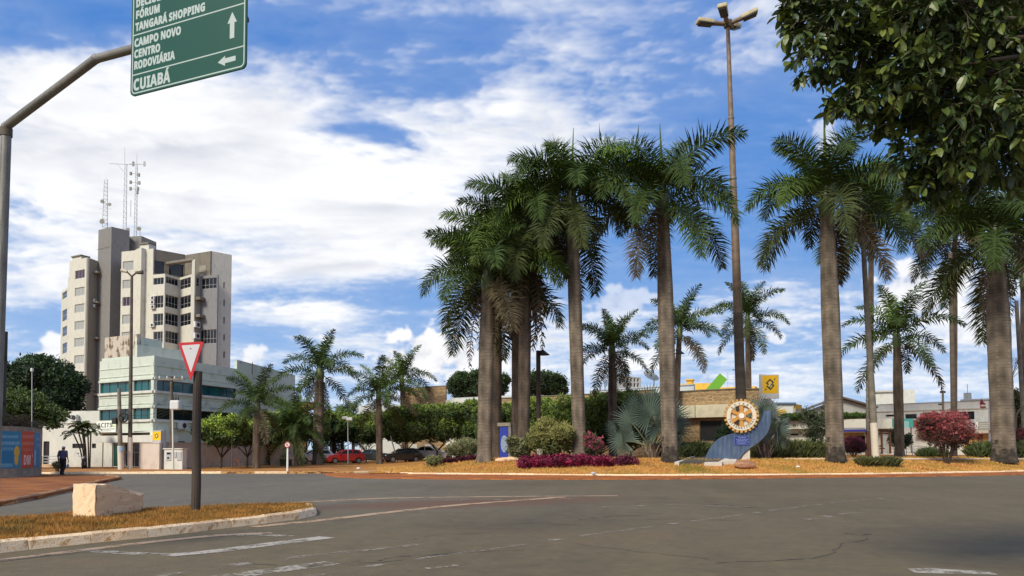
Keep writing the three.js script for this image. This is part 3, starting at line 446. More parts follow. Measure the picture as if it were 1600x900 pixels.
  // roof slabs and rear walls, so that the block is closed
  const roofs = [[[107, 127], [136, 124.4], [151, 132], [120, 139]], [[151.9, 127], [172, 125], [200, 127.2], [190, 140]], [[188.6, 122], [238, 120], [288, 123.6], [262, 140], [210, 138]], [[288, 123.6], [328, 121], [361, 123.5], [330, 138]]];
  roofs.forEach((q, i) => { const y = [topL, topC, topM, topR][i] - 0.6; partW(t, 'roof', prism(q.map(([a, d]) => P(a, Wall.ref, d)), y - 0.2, y), mt.creamDull); });
  for (const [a, da, b, db, h] of [[96, 131.6, 120, 140, topLl], [120, 140, 330, 141, topR - 1], [330, 141, 361.2, 123.5, topR - 0.02]]) { const w = new Wall(b, db, a, da); partW(t, 'rear_wall', w.slab(0, w.len, 0, h), mt.creamDull); }
  // aerial masts on the roof
  const mast = (name, label, px, py0, py1, d, build) => { const b = P(px, py0, d), m = thing(name, label, 'antenna mast', b); build(m, b, P(px, py1, d)); return m; };
  const lat = (m, b, top, w, n) => { const H = top.y - b.y, L = []; for (const s of [-1, 1]) L.push(rod(V(s * w, 0, 0), V(s * w * 0.6, H, 0), 0.045, 0.035, 5)); L.push(rod(V(0, 0, -w * 1.6), V(0, H, -w), 0.045, 0.035, 5)); part(m, 'leg', L, mt.steelGrey); const R = []; for (let i = 0; i < n; i++) { const y0 = H * i / n, y1 = H * (i + 1) / n, ww = w * lerp(1, 0.6, i / n); R.push(rod(V(-ww, y0, 0), V(ww, y0, 0), 0.04, 0.04, 4), rod(V(-ww, y0, 0), V(ww * 0.95, y1, 0), 0.025, 0.025, 4), rod(V(ww, y0, 0), V(0, y1, -w * 1.3), 0.025, 0.025, 4)); } part(m, 'lattice', R, mt.steelGrey); return H; };
  mast('antenna_mast', 'short aerial mast at the left corner of the grey tower core', 164, 355, 280, 127, (m, b, top) => { const H = lat(m, b, top, 0.45, 12); part(m, 'dish', [new THREE.CylinderGeometry(0.35, 0.2, 0.35, 14).rotateX(Math.PI / 2).translate(-0.3, H * 0.52, 0.3)], mt.galv); part(m, 'dish', [new THREE.CylinderGeometry(0.3, 0.15, 0.3, 14).rotateX(Math.PI / 2).translate(0.9, H * 0.46, 0.2), rod(V(0, H * 0.46, 0), V(0.9, H * 0.46, 0.1), 0.04)], mt.galv); part(m, 'dish', [new THREE.CylinderGeometry(0.45, 0.2, 0.35, 14).rotateX(Math.PI / 2).translate(-0.2, H * 0.1, 0.4)], mt.galv); part(m, 'antenna', [rod(V(-1, H * 0.38, 0), V(1, H * 0.38, 0), 0.03), rod(V(0, H, 0), V(0, H * 1.04, 0), 0.02)], mt.steelGrey); });
  mast('antenna_mast', 'tall open aerial mast with a long side boom, middle of the tower roof', 194.5, 374, 256, 132.5, (m, b, top) => { const H = lat(m, b, top, 0.32, 14); part(m, 'antenna', [rod(V(-0.2, H, 0), V(-0.3, H + 3.1, 0), 0.04, 0.02), rod(V(-2.9, H + 0.05, 0), V(1.4, H - 0.15, 0), 0.045), rod(V(-0.4, H * 0.9, 0), V(-1.6, H, 0), 0.03), rod(V(1.0, H * 0.3, 0), V(1.0, H * 0.52, 0), 0.05)], mt.steelGrey); part(m, 'dish', [new THREE.CylinderGeometry(0.32, 0.15, 0.3, 14).rotateX(Math.PI / 2).translate(0.85, H * 0.12, 0.3)], mt.galv); part(m, 'panel_antenna', box(0.3, 0.8, 0.2, 1.3, H, 0), mt.galv); });
  mast('antenna_mast', 'tall aerial mast crowded with small panels, right of the tower core roof', 211.5, 369, 256, 128.6, (m, b, top) => { const H = lat(m, b, top, 0.25, 16), d = []; for (const [x, f] of [[-0.9, 0.86], [-0.9, 0.74], [-0.9, 0.65], [0.5, 0.84], [0.6, 0.73], [0.4, 0.65], [0.3, 0.6]]) { d.push(box(0.3, 0.55, 0.25, x, H * f, 0.2), rod(V(0, H * f, 0), V(x, H * f, 0.1), 0.03)); } part(m, 'panel_antenna', d, mt.galv); part(m, 'antenna', [rod(V(0, H, 0), V(0, H + 1.8, 0), 0.04, 0.02), rod(V(-1.2, H, 0), V(1.3, H - 0.1, 0), 0.05), box(0.3, 0.8, 0.2, 1.3, H, 0)], mt.steelGrey); part(m, 'dish', [new THREE.CylinderGeometry(0.38, 0.15, 0.3, 14).rotateX(Math.PI / 2).translate(0.9, H * 0.09, 0.4), rod(V(0.8, 0, 0), V(0.8, H * 0.12, 0), 0.04)], mt.galv); });
}

// ---------- pale green office building with ribbon windows
Wall.ref = 615;
{
  const t = thing('office_building', 'pale green office building with three storeys and dark teal ribbon windows', 'office building', P(240, Wall.ref, 62).setY(0));
  const wA = new Wall(155, 66, 207.5, 63.6), wA2 = new Wall(207.5, 63.35, 240, 62), wB = new Wall(240, 62, 369.5, 72), wC = new Wall(369.5, 72, 461, 87);
  // rows as heights above ground, from the corner
  const yc = py => yAt(240, py, 62), H = { top: yc(556), m1a: yc(583), w1t: yc(592.5), w1b: yc(609.5), w2t: yc(637), w2b: yc(654.5), band: yc(673), can: yc(680), canb: yc(691) };
  const ribbon = (w, s0, s1, n, mats) => {
    for (const [yb, yt, k] of [[H.w1b, H.w1t, 0], [H.w2b, H.w2t, 1]]) {
      w.window(t, [s0, s1, yb, yt], { cols: n, frame: mt.winDark, panes: mats[k], fw: 0.035, recess: 0.14, name: 'ribbon_window' });
      partW(t, 'sill_moulding', w.box(s0 - 0.05, s1 + 0.05, yb - 0.22, yb - 0.01, 0.002, 0.16), mt.white);
      partW(t, 'head_moulding', w.box(s0 - 0.05, s1 + 0.05, yt + 0.01, yt + 0.18, 0.002, 0.12), mt.teal);
    }
  };
  const holes = (s0, s1) => [[s0, s1, H.w1b, H.w1t], [s0, s1, H.w2b, H.w2t]];
  partW(t, 'wall', wA.slab(0, wA.len, H.band, H.top, holes(0.1, wA.len - 0.05)), mt.teal); ribbon(wA, 0.1, wA.len - 0.05, 4, [[mt.glassTeal, mt.glassTeal, mt.glassTeal2, mt.glassTeal], [mt.glassTeal2, mt.glassTeal2, mt.glassDark, mt.glassTeal2]]);
  partW(t, 'wall', wA2.slab(0, wA2.len, H.band, H.top + 0.03, holes(0.05, wA2.len - 0.03), 0.3), mt.teal); ribbon(wA2, 0.05, wA2.len - 0.03, 3, [[mt.glassTeal], [mt.glassTeal, mt.glassTeal2, mt.glassTeal]]);
  partW(t, 'wall', wB.slab(0.0, wB.len, 0, H.top + 0.0, holes(0.05, wB.len - 0.05), 0.3), mt.tealDirty); ribbon(wB, 0.05, wB.len - 0.05, 9, [[mt.glassTeal2, mt.glassTeal2, mt.glassTeal, mt.glassTeal2, mt.glassBlueBlack, mt.glassTeal2, mt.glassTeal, mt.glassTeal2, mt.glassTeal2], [mt.glassBlueBlack, mt.glassDark, mt.glassBlueBlack, mt.glassDark, mt.glassTeal2, mt.glassDark, mt.glassDark, mt.glassBlueBlack, mt.glassDark]]);
  const topC = yAt(369.5, 562, 72); partW(t, 'side_wall', wC.slab(0.02, wC.len, 0, topC), mt.tealDirty); partW(t, 'expansion_joint', wC.pbox([393.6, 566, 394.6, 585], 0.002, 0.03), mt.brownConc);
  // grooves of the bands
  for (const [w, o] of [[wA, 0], [wA2, 0.03], [wB, 0]]) for (const py of [571, 584.5, 618, 630.5]) partW(t, 'band_moulding', w.box(0, w.len, yc(py), yc(py) + 0.06, 0.002, 0.05), mt.tealDirty);
  // ground floor: canopy, doors, wing walls
  const wG = new Wall(155, 67.5, 240, 65.5), door = wG.rect([175, 692, 190, 733]), door2 = wG.rect([194, 692, 217, 733]); door[2] = door2[2] = 0.1;
  partW(t, 'ground_wall', wG.slab(0, wG.len, 0, H.band + 0.05, [door, door2]), mt.white);
  wG.window(t, door, { cols: 1, frame: mt.steelGrey, pane: mt.glassGreen, name: 'glass_door', fw: 0.06 }); wG.window(t, door2, { cols: 3, rows: 1, split: 0.62, frame: mt.steelGrey, pane: mt.glassBlueBlack, name: 'glass_door', fw: 0.08 });
  partW(t, 'soffit', prism([P(155, Wall.ref, 66), P(207.5, Wall.ref, 63.6), P(240, Wall.ref, 62), P(240, Wall.ref, 65.6), P(155, Wall.ref, 67.4)], H.band - 0.12, H.band - 0.003), mt.white);
  const wE = new Wall(151.5, 65, 241, 60.8); partW(t, 'canopy', wE.box(0, wE.len, H.canb, H.can, -2.2, 0), mt.white);
  partW(t, 'soffit_band', wG.box(0.3, wG.len * 0.8, H.can + 0.05, H.band - 0.15, 0.003, 0.1), mt.brownConc);
  // stepped rooftop block
  const wS = new Wall(162, 68, 213.5, 65.6), wS2 = new Wall(213.5, 65.6, 252, 68.2), ys = yAt(205, 522.5, 66);
  partW(t, 'rooftop_block', wS.slab(0, wS.len, H.top - 1, ys, [], 0.3), mt.rust); partW(t, 'rooftop_block', wS2.slab(0.02, wS2.len, H.top - 1, ys - 0.25, [], 0.3), mt.tealDirty);
  const wT = new Wall(213, 64.6, 300, 69), yt = yAt(240, 541, 65.5); partW(t, 'rooftop_parapet', wT.slab(0, wT.len, H.top - 1, yt, [], 0.3), mt.teal);
  const wT2 = new Wall(158, 66.8, 213, 64.6); partW(t, 'rooftop_parapet', wT2.slab(0, wT2.len, H.top - 0.4, H.top + 0.35, [], 0.3), mt.teal);
  partW(t, 'roof', prism([P(156, Wall.ref, 66.3), P(207.5, Wall.ref, 63.9), P(240, Wall.ref, 62.3), P(369, Wall.ref, 72.2), P(460, Wall.ref, 87), P(300, Wall.ref, 92), P(190, Wall.ref, 86)], H.top - 0.9, H.top - 0.5), mt.creamDull);
  const wBk = new Wall(460.5, 87.3, 300, 92), wBk2 = new Wall(300, 92, 155, 70); partW(t, 'rear_wall', [wBk.slab(0, wBk.len, 0, topC), wBk2.slab(0, wBk2.len, 0, H.top)], mt.creamDull);
  // air conditioner, ledge and the lower right front
  acUnit(t, wB, 281, 665, 11, 11.5, 0.01); partW(t, 'ledge', wB.pbox([272, 672.4, 330, 673.6], 0.002, 0.1), mt.tealDirty); partW(t, 'slot_window', wB.pbox([271, 689.5, 288, 692.5], 0.002, 0.05), mt.glassDark);
  // signs on the front
  const sg = thing('office_sign', 'white sign board with dark green letters on the pale green office front', 'sign', wA.point(0, H.band - 0.1, 0.2));
  const r = wA.rect([154.2, 658.5, 184.5, 675.5]);
  const tex = canvasTex(512, 288, (c, w, h) => { c.fillStyle = '#eef0e6'; c.fillRect(0, 0, w, h); c.fillStyle = '#0d3b2c'; c.font = 'bold 170px sans-serif'; c.save(); c.translate(22, 160); c.scale(0.86, 1); c.fillText('ACITS', 0, 0); c.restore(); c.strokeStyle = '#8fae2a'; c.lineWidth = 26; c.beginPath(); c.arc(452, 96, 40, 0.7, 5.6); c.stroke(); c.fillStyle = '#143c30'; for (let i = 0, x = 26; x < 470; i++) { const ww = 16 + (i * 37 % 23); c.fillRect(x, 196, ww, 20); x += ww + 7; } for (let i = 0, x = 120; x < 380; i++) { const ww = 14 + (i * 29 % 19); c.fillRect(x, 244, ww, 18); x += ww + 6; } });
  partW(sg, 'sign_frame', wA.box(r[0], r[1], r[2], r[3], 0.16, 0.21), mt.white);
  { const g = new THREE.PlaneGeometry(r[1] - r[0] - 0.02, r[3] - r[2] - 0.02).translate((r[0] + r[1]) / 2, (r[2] + r[3]) / 2, 0.214); partW(sg, 'sign_face', wA.at(g), M(lin(1, 1, 1), 0.5, { map: tex }), true); }
}
Wall.ref = 690;
// yellow bank mark: two linked angular bands
function bankMark(c, w, h) {
  c.fillStyle = '#ffc608'; c.fillRect(0, 0, w, h); const s = w / 200; c.save(); c.translate(w / 2, h / 2); c.scale(s, s * 0.94);
  c.fillStyle = '#3b4a3c'; const poly2 = p => { c.beginPath(); p.forEach(([x, y], i) => i ? c.lineTo(x, y) : c.moveTo(x, y)); c.closePath(); c.fill(); };
  poly2([[-58, -14], [-4, -70], [52, -24], [38, -10], [-4, -46], [-30, -18], [-14, -4], [-28, 10]]);
  poly2([[58, 14], [4, 70], [-52, 24], [-38, 10], [4, 46], [30, 18], [14, 4], [28, -10]]);
  poly2([[-24, 34], [26, -32], [38, -20], [-10, 46]]); poly2([[42, -52], [66, -74], [72, -66], [52, -44]]); poly2([[-42, 52], [-66, 74], [-72, 66], [-52, 44]]);
  c.fillStyle = '#d8dcc0'; poly2([[-22, 24], [16, -26], [24, -20], [-12, 32]]); c.restore();
}
const bankTex = canvasTex(256, 256, bankMark);
{
  // grey blade sign with the yellow mark beside the entrance
  const b = P(251, 703, 59.2).setY(0.1), t = thing('bank_pillar_sign', 'grey pillar with a yellow square mark beside the office entrance', 'sign', b), w = new Wall(241.5, 59.4, 256, 59);
  const pl = w.rect([249.5, 672, 254.5, 733]); partW(t, 'pillar', w.box(pl[0], pl[1], 0, pl[3], -0.3, 0), mt.steelGrey);
  const r = w.rect([241.5, 674.5, 254.5, 688]); partW(t, 'sign_box', w.box(r[0], r[1], r[2] - 0.25, r[3] + 0.1, 0.005, 0.2), mt.steelGrey);
  partW(t, 'sign_face', w.at(new THREE.PlaneGeometry(r[1] - r[0] - 0.03, r[3] - r[2]).translate((r[0] + r[1]) / 2, (r[2] + r[3]) / 2, 0.205)), M(lin(1, 1, 1), 0.5, { map: bankTex }), true);
  // pinkish garden walls
  const g1 = new Wall(218, 59.2, 249.3, 58.6), t1 = thing('garden_wall', 'plain pinkish white wall screen in front of the office entrance', 'wall', g1.point(0, 0)); partW(t1, 'wall', g1.slab(0, g1.len, 0, yAt(235, 692.8, 59)), mt.pinkWall); partW(t1, 'coping', g1.box(-0.02, g1.len + 0.01, yAt(235, 692.8, 59) + 0.002, yAt(235, 692.8, 59) + 0.06, -0.28, 0.04), mt.pinkWall);
  const g2 = new Wall(256, 60, 470, 80), t2 = thing('garden_wall', 'long pinkish wall running behind the street trees towards the parked cars', 'wall', g2.point(0, 0)); partW(t2, 'wall', g2.slab(0, g2.len, 0, yAt(290, 692.5, 62.5)), mt.pinkWall); partW(t2, 'coping', g2.box(0, g2.len, yAt(290, 692.5, 62.5) + 0.002, yAt(290, 692.5, 62.5) + 0.07, -0.29, 0.04), mt.pinkWall);
  // meter cabinet
  const m = new Wall(257, 58.6, 285, 58.2), t3 = thing('meter_cabinet', 'white electricity meter cabinet with grey doors beside the office wall', 'cabinet', m.point(0, 0)), mr = m.rect([257, 702, 285, 732]);
  partW(t3, 'housing', m.box(0, mr[1], 0, mr[3], -0.5, 0), mt.white); partW(t3, 'roof_slab', m.box(-0.08, mr[1] + 0.08, mr[3] + 0.002, mr[3] + 0.08, -0.56, 0.08), mt.white);
  for (const q of [[260, 706, 267.5, 719.5], [271, 706, 276, 715], [277.2, 706, 283.4, 719.5]]) partW(t3, 'meter_door', m.pbox(q, 0.002, 0.05), mt.steelGrey);
  for (const q of [[261.4, 707, 267, 710], [262, 714, 265, 717]]) partW(t3, 'meter_window', m.pbox(q, 0.052, 0.06), mt.glassDark);
}
// ---------- white annex left of the office building
{
  const w = new Wall(62, 68, 160, 67.2), t = thing('white_annex', 'low white annex with a dark doorway left of the pale green office', 'building', w.point(0, 0)), ym = yAt(120, 662.5, 67.5), yt = yAt(120, 641, 67.5);
  const dr = w.rect([67.5, 689.5, 77, 724]); dr[2] = 0.12; const w1 = w.rect([113, 693.2, 133.5, 700.3]), w2 = w.rect([143.5, 693, 150, 700.3]);
  partW(t, 'wall', w.slab(0, w.len, 0, ym, [dr, w1, w2]), mt.white); w.window(t, dr, { cols: 1, frame: mt.winDark, pane: mt.dark, name: 'doorway' }); w.window(t, w1, { cols: 3, frame: mt.winDark, pane: mt.glassDark }); w.window(t, w2, { cols: 1, frame: mt.winDark, pane: mt.glassDark });
  const wu = new Wall(74, 69.2, 160, 68.4); partW(t, 'upper_wall', wu.slab(0, wu.len, ym - 0.5, yt, [], 0.3), mt.white); partW(t, 'ledge', w.box(0.6, w.len, ym + 0.002, ym + 0.09, -1.2, 0.05), mt.beigeShade);
  acUnit(t, wu, 119.5, 653, 9.5, 10, 0.02); partW(t, 'rear', [new Wall(160, 69, 160.3, 75).slab(0, 6, 0, yt - 0.03), new Wall(60, 75, 160, 76).slab(0, 8.4, 0, yt - 0.05)], mt.creamDull);
  partW(t, 'roof', prism([P(63, 703, 68.4), P(159, 703, 68.2), P(159, 703, 75), P(62, 703, 75)], ym - 0.35, ym - 0.2), mt.creamDull);
  const hr = thing('handrail', 'grey metal handrail and ramp by the annex doorway', 'railing', P(76, 703, 66).setY(0.1)); const L = []; for (const y of [0.55, 0.8, 1.05]) L.push(rod(P(62, 703, 66).setY(y), P(92, 703, 65.6).setY(y), 0.03)); for (const px of [66, 76, 92]) L.push(rod(P(px, 703, 65.8).setY(0.1), P(px, 703, 65.8).setY(1.05), 0.035)); partW(hr, 'rail', L, mt.steelGrey); partW(hr, 'ramp', prism([P(62, 703, 66.6), P(98, 703, 66.4), P(98, 703, 64.8), P(62, 703, 65)], 0.08, 0.35), mt.concreteWarm);
}
// ---------- mural wall
{
  const pts = [[-420, 34.5], [-160, 37], [0, 39.6], [33, 41], [53, 42.6], [62, 44], [66, 46], [66.4, 49]], top = 2.86, t = thing('mural_wall', 'rough concrete boundary wall with blue and orange posters at the left edge', 'wall', P(0, 703, 39.6).setY(0.1));
  for (let i = 0; i < pts.length - 1; i++) { const w = new Wall(...pts[i], ...pts[i + 1]); partW(t, 'wall', w.slab(-0.02, w.len + 0.04, 0, top + 0.002 * i, [], 0.2, -0.001 * i), mt.concrete); }
  const bars = (c, x0, x1, y, h, seed, col) => { c.fillStyle = col; const r = mulberry(seed); for (let x = x0; x < x1;) { const w = h * (0.5 + 0.5 * r()); for (let k = 0; k < 3; k++) { const a = r(); c.fillRect(x + (k % 2) * w * 0.55, y + (k * 0.33) * h, w * (0.3 + 0.4 * a), h * 0.34); } x += w * 1.25; } };
  const posters = [
    ['poster', -118, 0.2, 32.4, 672.3, 735.5, 'left blue poster', (c, w, h) => { c.fillStyle = '#3d87ab'; c.fillRect(0, 0, w, h); const o = w * 0.78; bars(c, o * 0.1, w * 0.94, h * 0.11, h * 0.07, 5, '#93c0d2'); bars(c, o * 0.02, w * 0.97, h * 0.27, h * 0.08, 6, '#9ac3d4'); bars(c, o * 0.3, w * 0.8, h * 0.43, h * 0.07, 7, '#7fb2c8'); c.fillStyle = '#9cc5d6'; c.fillRect(w * 0.70, h * 0.48, w * 0.09, h * 0.44); c.fillStyle = '#2c7aa2'; c.fillRect(w * 0.80, h * 0.52, w * 0.13, h * 0.3); bars(c, w * 0.72, w * 0.90, h * 0.86, h * 0.09, 9, '#8fbdd0'); c.fillStyle = '#d5aa3a'; c.beginPath(); c.ellipse(w * 0.955, h * 0.56, w * 0.030, h * 0.17, 0, 0, 6.3); c.fill(); c.beginPath(); c.ellipse(w * 0.945, h * 0.76, w * 0.019, h * 0.14, 0, 0, 6.3); c.fill(); }],
  ];
  const wA = new Wall(-160, 37, 0, 39.6), wB = new Wall(0, 39.6, 33, 41), wC = new Wall(33, 41, 53, 42.6), wD = new Wall(53, 42.6, 62, 44);
  const stick = (w, r, tex, label) => { const [s0, s1, y0, y1] = r, g = new THREE.BoxGeometry(s1 - s0, y1 - y0, 0.012); const u = g.attributes.uv; const m = partW(t, 'poster', w.at(g.translate((s0 + s1) / 2, (y0 + y1) / 2, 0.012)), M(lin(0.9, 0.9, 0.9), 0.75, { map: tex }), true); m.userData.label = label; };
  const yb = 0.62, yt = 2.6;
  stick(wA, [wA.len - 4.4, wA.len - 0.01, yb, yt], canvasTex(512, 256, (c, w, h) => { c.fillStyle = '#3d87ab'; c.fillRect(0, 0, w, h); bars(c, 30, w - 20, h * 0.12, 20, 3, '#93c0d2'); bars(c, 30, w - 20, h * 0.3, 20, 4, '#93c0d2'); c.fillStyle = '#d5aa3a'; c.fillRect(60, 120, 120, 90); }), 'pale blue poster with white lettering');
  stick(wB, [0.005, wB.len * 0.985, yb, yt], canvasTex(512, 512, (c, w, h) => { c.fillStyle = '#3d87ab'; c.fillRect(0, 0, w, h); bars(c, 20, w * 0.86, h * 0.11, h * 0.075, 5, '#9ac6d8'); bars(c, 0, w * 0.92, h * 0.28, h * 0.085, 6, '#9fc8d8'); bars(c, w * 0.1, w * 0.6, h * 0.44, h * 0.07, 7, '#7fb2c8'); c.fillStyle = '#a6cdda'; c.fillRect(0, h * 0.48, w * 0.06, h * 0.43); c.fillStyle = '#2f7ca4'; c.fillRect(w * 0.08, h * 0.54, w * 0.55, h * 0.32); bars(c, w * 0.06, w * 0.58, h * 0.87, h * 0.085, 9, '#93c0d2'); c.fillStyle = '#d8ad3c'; c.beginPath(); c.ellipse(w * 0.80, h * 0.55, w * 0.135, h * 0.15, 0, 0, 6.3); c.fill(); c.beginPath(); c.ellipse(w * 0.79, h * 0.75, w * 0.095, h * 0.17, 0, 0, 6.3); c.fill(); }), 'blue poster with a yellow shape');
  stick(wC, [0.05, wC.len * 0.97, yb, yt + 0.02], canvasTex(384, 512, (c, w, h) => { c.fillStyle = '#c95538'; c.fillRect(0, 0, w, h); bars(c, w * 0.06, w * 0.93, h * 0.10, h * 0.085, 11, '#d59a86'); bars(c, w * 0.06, w * 0.93, h * 0.29, h * 0.085, 12, '#d59a86'); bars(c, w * 0.16, w * 0.85, h * 0.47, h * 0.075, 13, '#d08a74'); c.fillStyle = '#ead9d2'; c.font = 'bold 190px sans-serif'; c.save(); c.translate(w * 0.16, h * 0.92); c.scale(0.78, 1.02); c.fillText('DM', 0, 0); c.restore(); c.fillRect(w * 0.90, h * 0.62, 10, 44); }), 'orange poster with two large white letters');
  stick(wD, [0.02, wD.len * 0.98, yb, yt - 0.02], canvasTex(256, 512, (c, w, h) => { c.fillStyle = '#4a80ae'; c.fillRect(0, 0, w, h); bars(c, w * 0.3, w * 0.9, h * 0.14, h * 0.08, 15, '#86a9c8'); bars(c, w * 0.4, w * 0.9, h * 0.32, h * 0.08, 16, '#86a9c8'); c.fillStyle = '#a9c2d4'; c.fillRect(w * 0.1, h * 0.52, w * 0.2, h * 0.42); }), 'narrow blue poster');
  // tangle of dry creeper and wire on the coping
  const r = mulberry(31), L = []; for (let i = 0; i < 420; i++) { const px = lerp(-60, 65, r()), d = interp(pts, px) + 0.1, b = P(px, 703, d).setY(top - 0.02), h = (0.15 + 0.5 * r()) * (px > 45 ? 0.6 : 1); const m = b.clone().add(V((r() - 0.5) * 0.5, h, (r() - 0.5) * 0.4)), e = m.clone().add(V((r() - 0.5) * 0.7, (r() - 0.4) * 0.3, (r() - 0.5) * 0.4)); L.push(rod(b, m, 0.012, 0.01, 3), rod(m, e, 0.01, 0.006, 3)); }
  const cr = thing('dry_creeper', 'tangle of dry dark creeper along the top of the mural wall', 'creeper', P(20, 703, 40.5).setY(top)); stuff(partW(cr, 'stems', L, M(lin(0.045, 0.04, 0.03), 0.95)));
}
// ---------- curved bank building with brick parapet behind the palms
{
  const t = thing('bank_building', 'low rounded bank building with brick parapet and cream fascia', 'bank building', P(1100, 703, 72).setY(0.9));
  const Q = [[560, 104], [640, 100], [760, 92], [925, 84], [1022, 79], [1092, 75], [1150, 73], [1193, 73.5]], yTop = [609, 608.5, 611, 617, 610, 609.5, 609.8, 613.5];
  for (let i = 2; i < Q.length - 1; i++) {
    const w = new Wall(...Q[i], ...Q[i + 1]), y = Math.min(yAt(Q[i][0], yTop[i], Q[i][1]), yAt(Q[i + 1][0], yTop[i + 1], Q[i + 1][1]));
    const Y = yAt(1100, 610, 74.5), yf1 = yAt(1100, 633, 74.5), yf0 = yAt(1100, 652.5, 74.5), top = i < 4 ? yAt(900, i < 3 ? 617 : 616, 85) : Y;
    partW(t, 'brick_parapet', w.slab(-0.01, w.len, i < 4 ? 0.5 : yf1 - 0.3, top + i * 0.003, [], 0.3, -0.15), mt.brick); partW(t, 'coping', w.box(-0.02, w.len + 0.02, top + 0.002 + i * 0.003, top + 0.10 + i * 0.003, -0.5, -0.05), mt.brownConc);
    if (i >= 4) { partW(t, 'fascia', w.box(-0.05, w.len + 0.05, yf0, yf1, -0.1, 0.75 + i * 0.002), mt.fascia); const hole = i === 5 ? [[...w.rect([1092.5, 657, 1149, 689])]] : []; if (hole.length) { hole[0][0] = 0.02; hole[0][2] = Math.max(hole[0][2], 1.1); } partW(t, 'brick_wall', w.slab(0, w.len, 0.3, yf0 + 0.05, hole, 0.3, -0.1), mt.brick); if (hole.length) w.window(t, hole[0], { cols: 2, split: 0.22, frame: mt.winDark, pane: mt.dark, recess: 0.28, fw: 0.06 }); }
  }
  partW(t, 'roof', prism([...Q.slice(2).map(([a, d]) => P(a, 703, d + 0.6)), P(1215, 703, 96), P(800, 703, 112)], yAt(1100, 612, 74.5) - 0.4, yAt(1100, 612, 74.5) - 0.25), mt.lightRoof);
  partW(t, 'rear_wall', [new Wall(1193.3, 73.6, 1214, 95.8).slab(0, 24, 0.3, yAt(1100, 612, 74.5)), new Wall(1214, 95.9, 800, 112).slab(0, 42, 0.3, yAt(1100, 612, 74.5))], mt.creamDull);
  // left wing
  const a = new Wall(560, 104, 628, 101), t2 = thing('brick_wing', 'brick and white low building behind the clipped street trees', 'building', P(640, 703, 100).setY(0.5));
  const ya = yAt(660, 605.5, 99), wq = new Wall(626, 101, 696, 96.5), wq2 = new Wall(696, 96.5, 806, 91);
  partW(t2, 'brick_wall', wq.slab(0, wq.len, 0, yAt(640, 607, 100)), mt.brick); partW(t2, 'coping', wq.box(0, wq.len, yAt(640, 607, 100) + 0.002, yAt(640, 607, 100) + 0.12, -0.35, 0.05), mt.brownConc);
  partW(t2, 'white_panel', wq2.slab(0.02, wq2.len, 0, yAt(740, 623, 94)), mt.white); partW(t2, 'grey_panel', a.slab(0, a.len, 0, yAt(600, 632, 102)), mt.lightRoof);
  partW(t2, 'grey_gable', wq2.slab(0.6, wq2.len - 0.05, yAt(740, 623, 94) + 0.004, yAt(740, 620, 94), [], 0.2, -0.1), mt.lightRoof);
  for (const q of [[640, 694, 652, 722], [664, 694, 676, 722]]) partW(t2, 'white_door', wq.pbox(q, 0.003, 0.06), mt.white);
  // roofs and plant behind the parapet
  const lr = thing('light_metal_roof', 'pale grey metal roof showing above the bank parapet', 'roof', P(960, 612, 92)); const wl = new Wall(922, 95, 1085, 86); partW(lr, 'roof_edge', wl.slab(0, wl.len, yAt(1000, 614, 90) - 2, yAt(1000, 606, 90), [], 0.3), mt.lightRoof); partW(lr, 'gutter', wl.box(0, wl.len, yAt(1000, 606, 90) + 0.002, yAt(1000, 606, 90) + 0.1, -0.3, 0.15), mt.steelGrey);
  const ys = thing('yellow_roof_house', 'yellow rooftop house with a small chimney behind the bank', 'building', P(1090, 610, 100)); const wy = new Wall(1063, 101, 1112, 99.5); partW(ys, 'wall', wy.pbox([1063, 599, 1110, 612], -5, 0), mt.yellow); partW(ys, 'chimney', wy.pbox([1072, 592.5, 1081, 599], -1.5, -0.4), mt.yellow); partW(ys, 'chimney_cap', wy.pbox([1070.5, 592, 1082.5, 594], -1.7, -0.2), mt.yellow); partW(ys, 'wall', new Wall(1113, 99.4, 1183, 97).pbox([1114, 604.5, 1180, 612], -4, 0), mt.yellow);
  const gb = thing('green_board', 'bright green board tilted on the bank roof', 'board', P(1120, 602, 90)); { const g = box(2.5, 1.15, 0.12).rotateZ(0.86), c = P(1120.5, 600.5, 90); part(gb, 'panel', g.translate(0, c.y - gb.position.y, 0), mt.greenSheet); part(gb, 'prop', rod(V(0.3, -1.6, -0.6), V(0.2, 0, -0.08), 0.04), mt.galv); }
  const di = thing('satellite_dish', 'thin mesh satellite dish on the roof behind the palms', 'satellite dish', P(1022, 606, 92)); { const g = new THREE.SphereGeometry(1.5, 24, 8, 0, 6.283, 0, 0.75).scale(1, 0.7, 1).rotateX(Math.PI).rotateZ(-0.5).rotateX(-0.3).translate(0, 2.1, 0); part(di, 'dish', g, mt.lightRoof); part(di, 'stand', [rod(V(0, -1, 0), V(0, 1.0, 0), 0.06), rod(V(0, 1, 0), V(-0.8, 2.4, 0.3), 0.025)], mt.galv); }
  for (const [px, h, lb] of [[1106.5, 585, 'thin aerial with short crossbars left of the tilted green board'], [1137, 581, 'tallest plain thin aerial right of the tilted green board'], [1147, 588, 'short thin aerial nearest the lamp mast on the bank roof']]) { const an = thing('roof_aerial', lb, 'aerial', P(px, 608, 92)); part(an, 'rod', rod(V(0, -0.6, 0), V(0, (608 - h) * 92 / F, 0), 0.03, 0.02, 5), mt.steelGrey); part(an, 'crossbar', [rod(V(-0.35, 1.2, 0), V(0.35, 1.2, 0), 0.018), rod(V(-0.2, 1.45, 0), V(0.2, 1.45, 0), 0.018)], mt.steelGrey); }
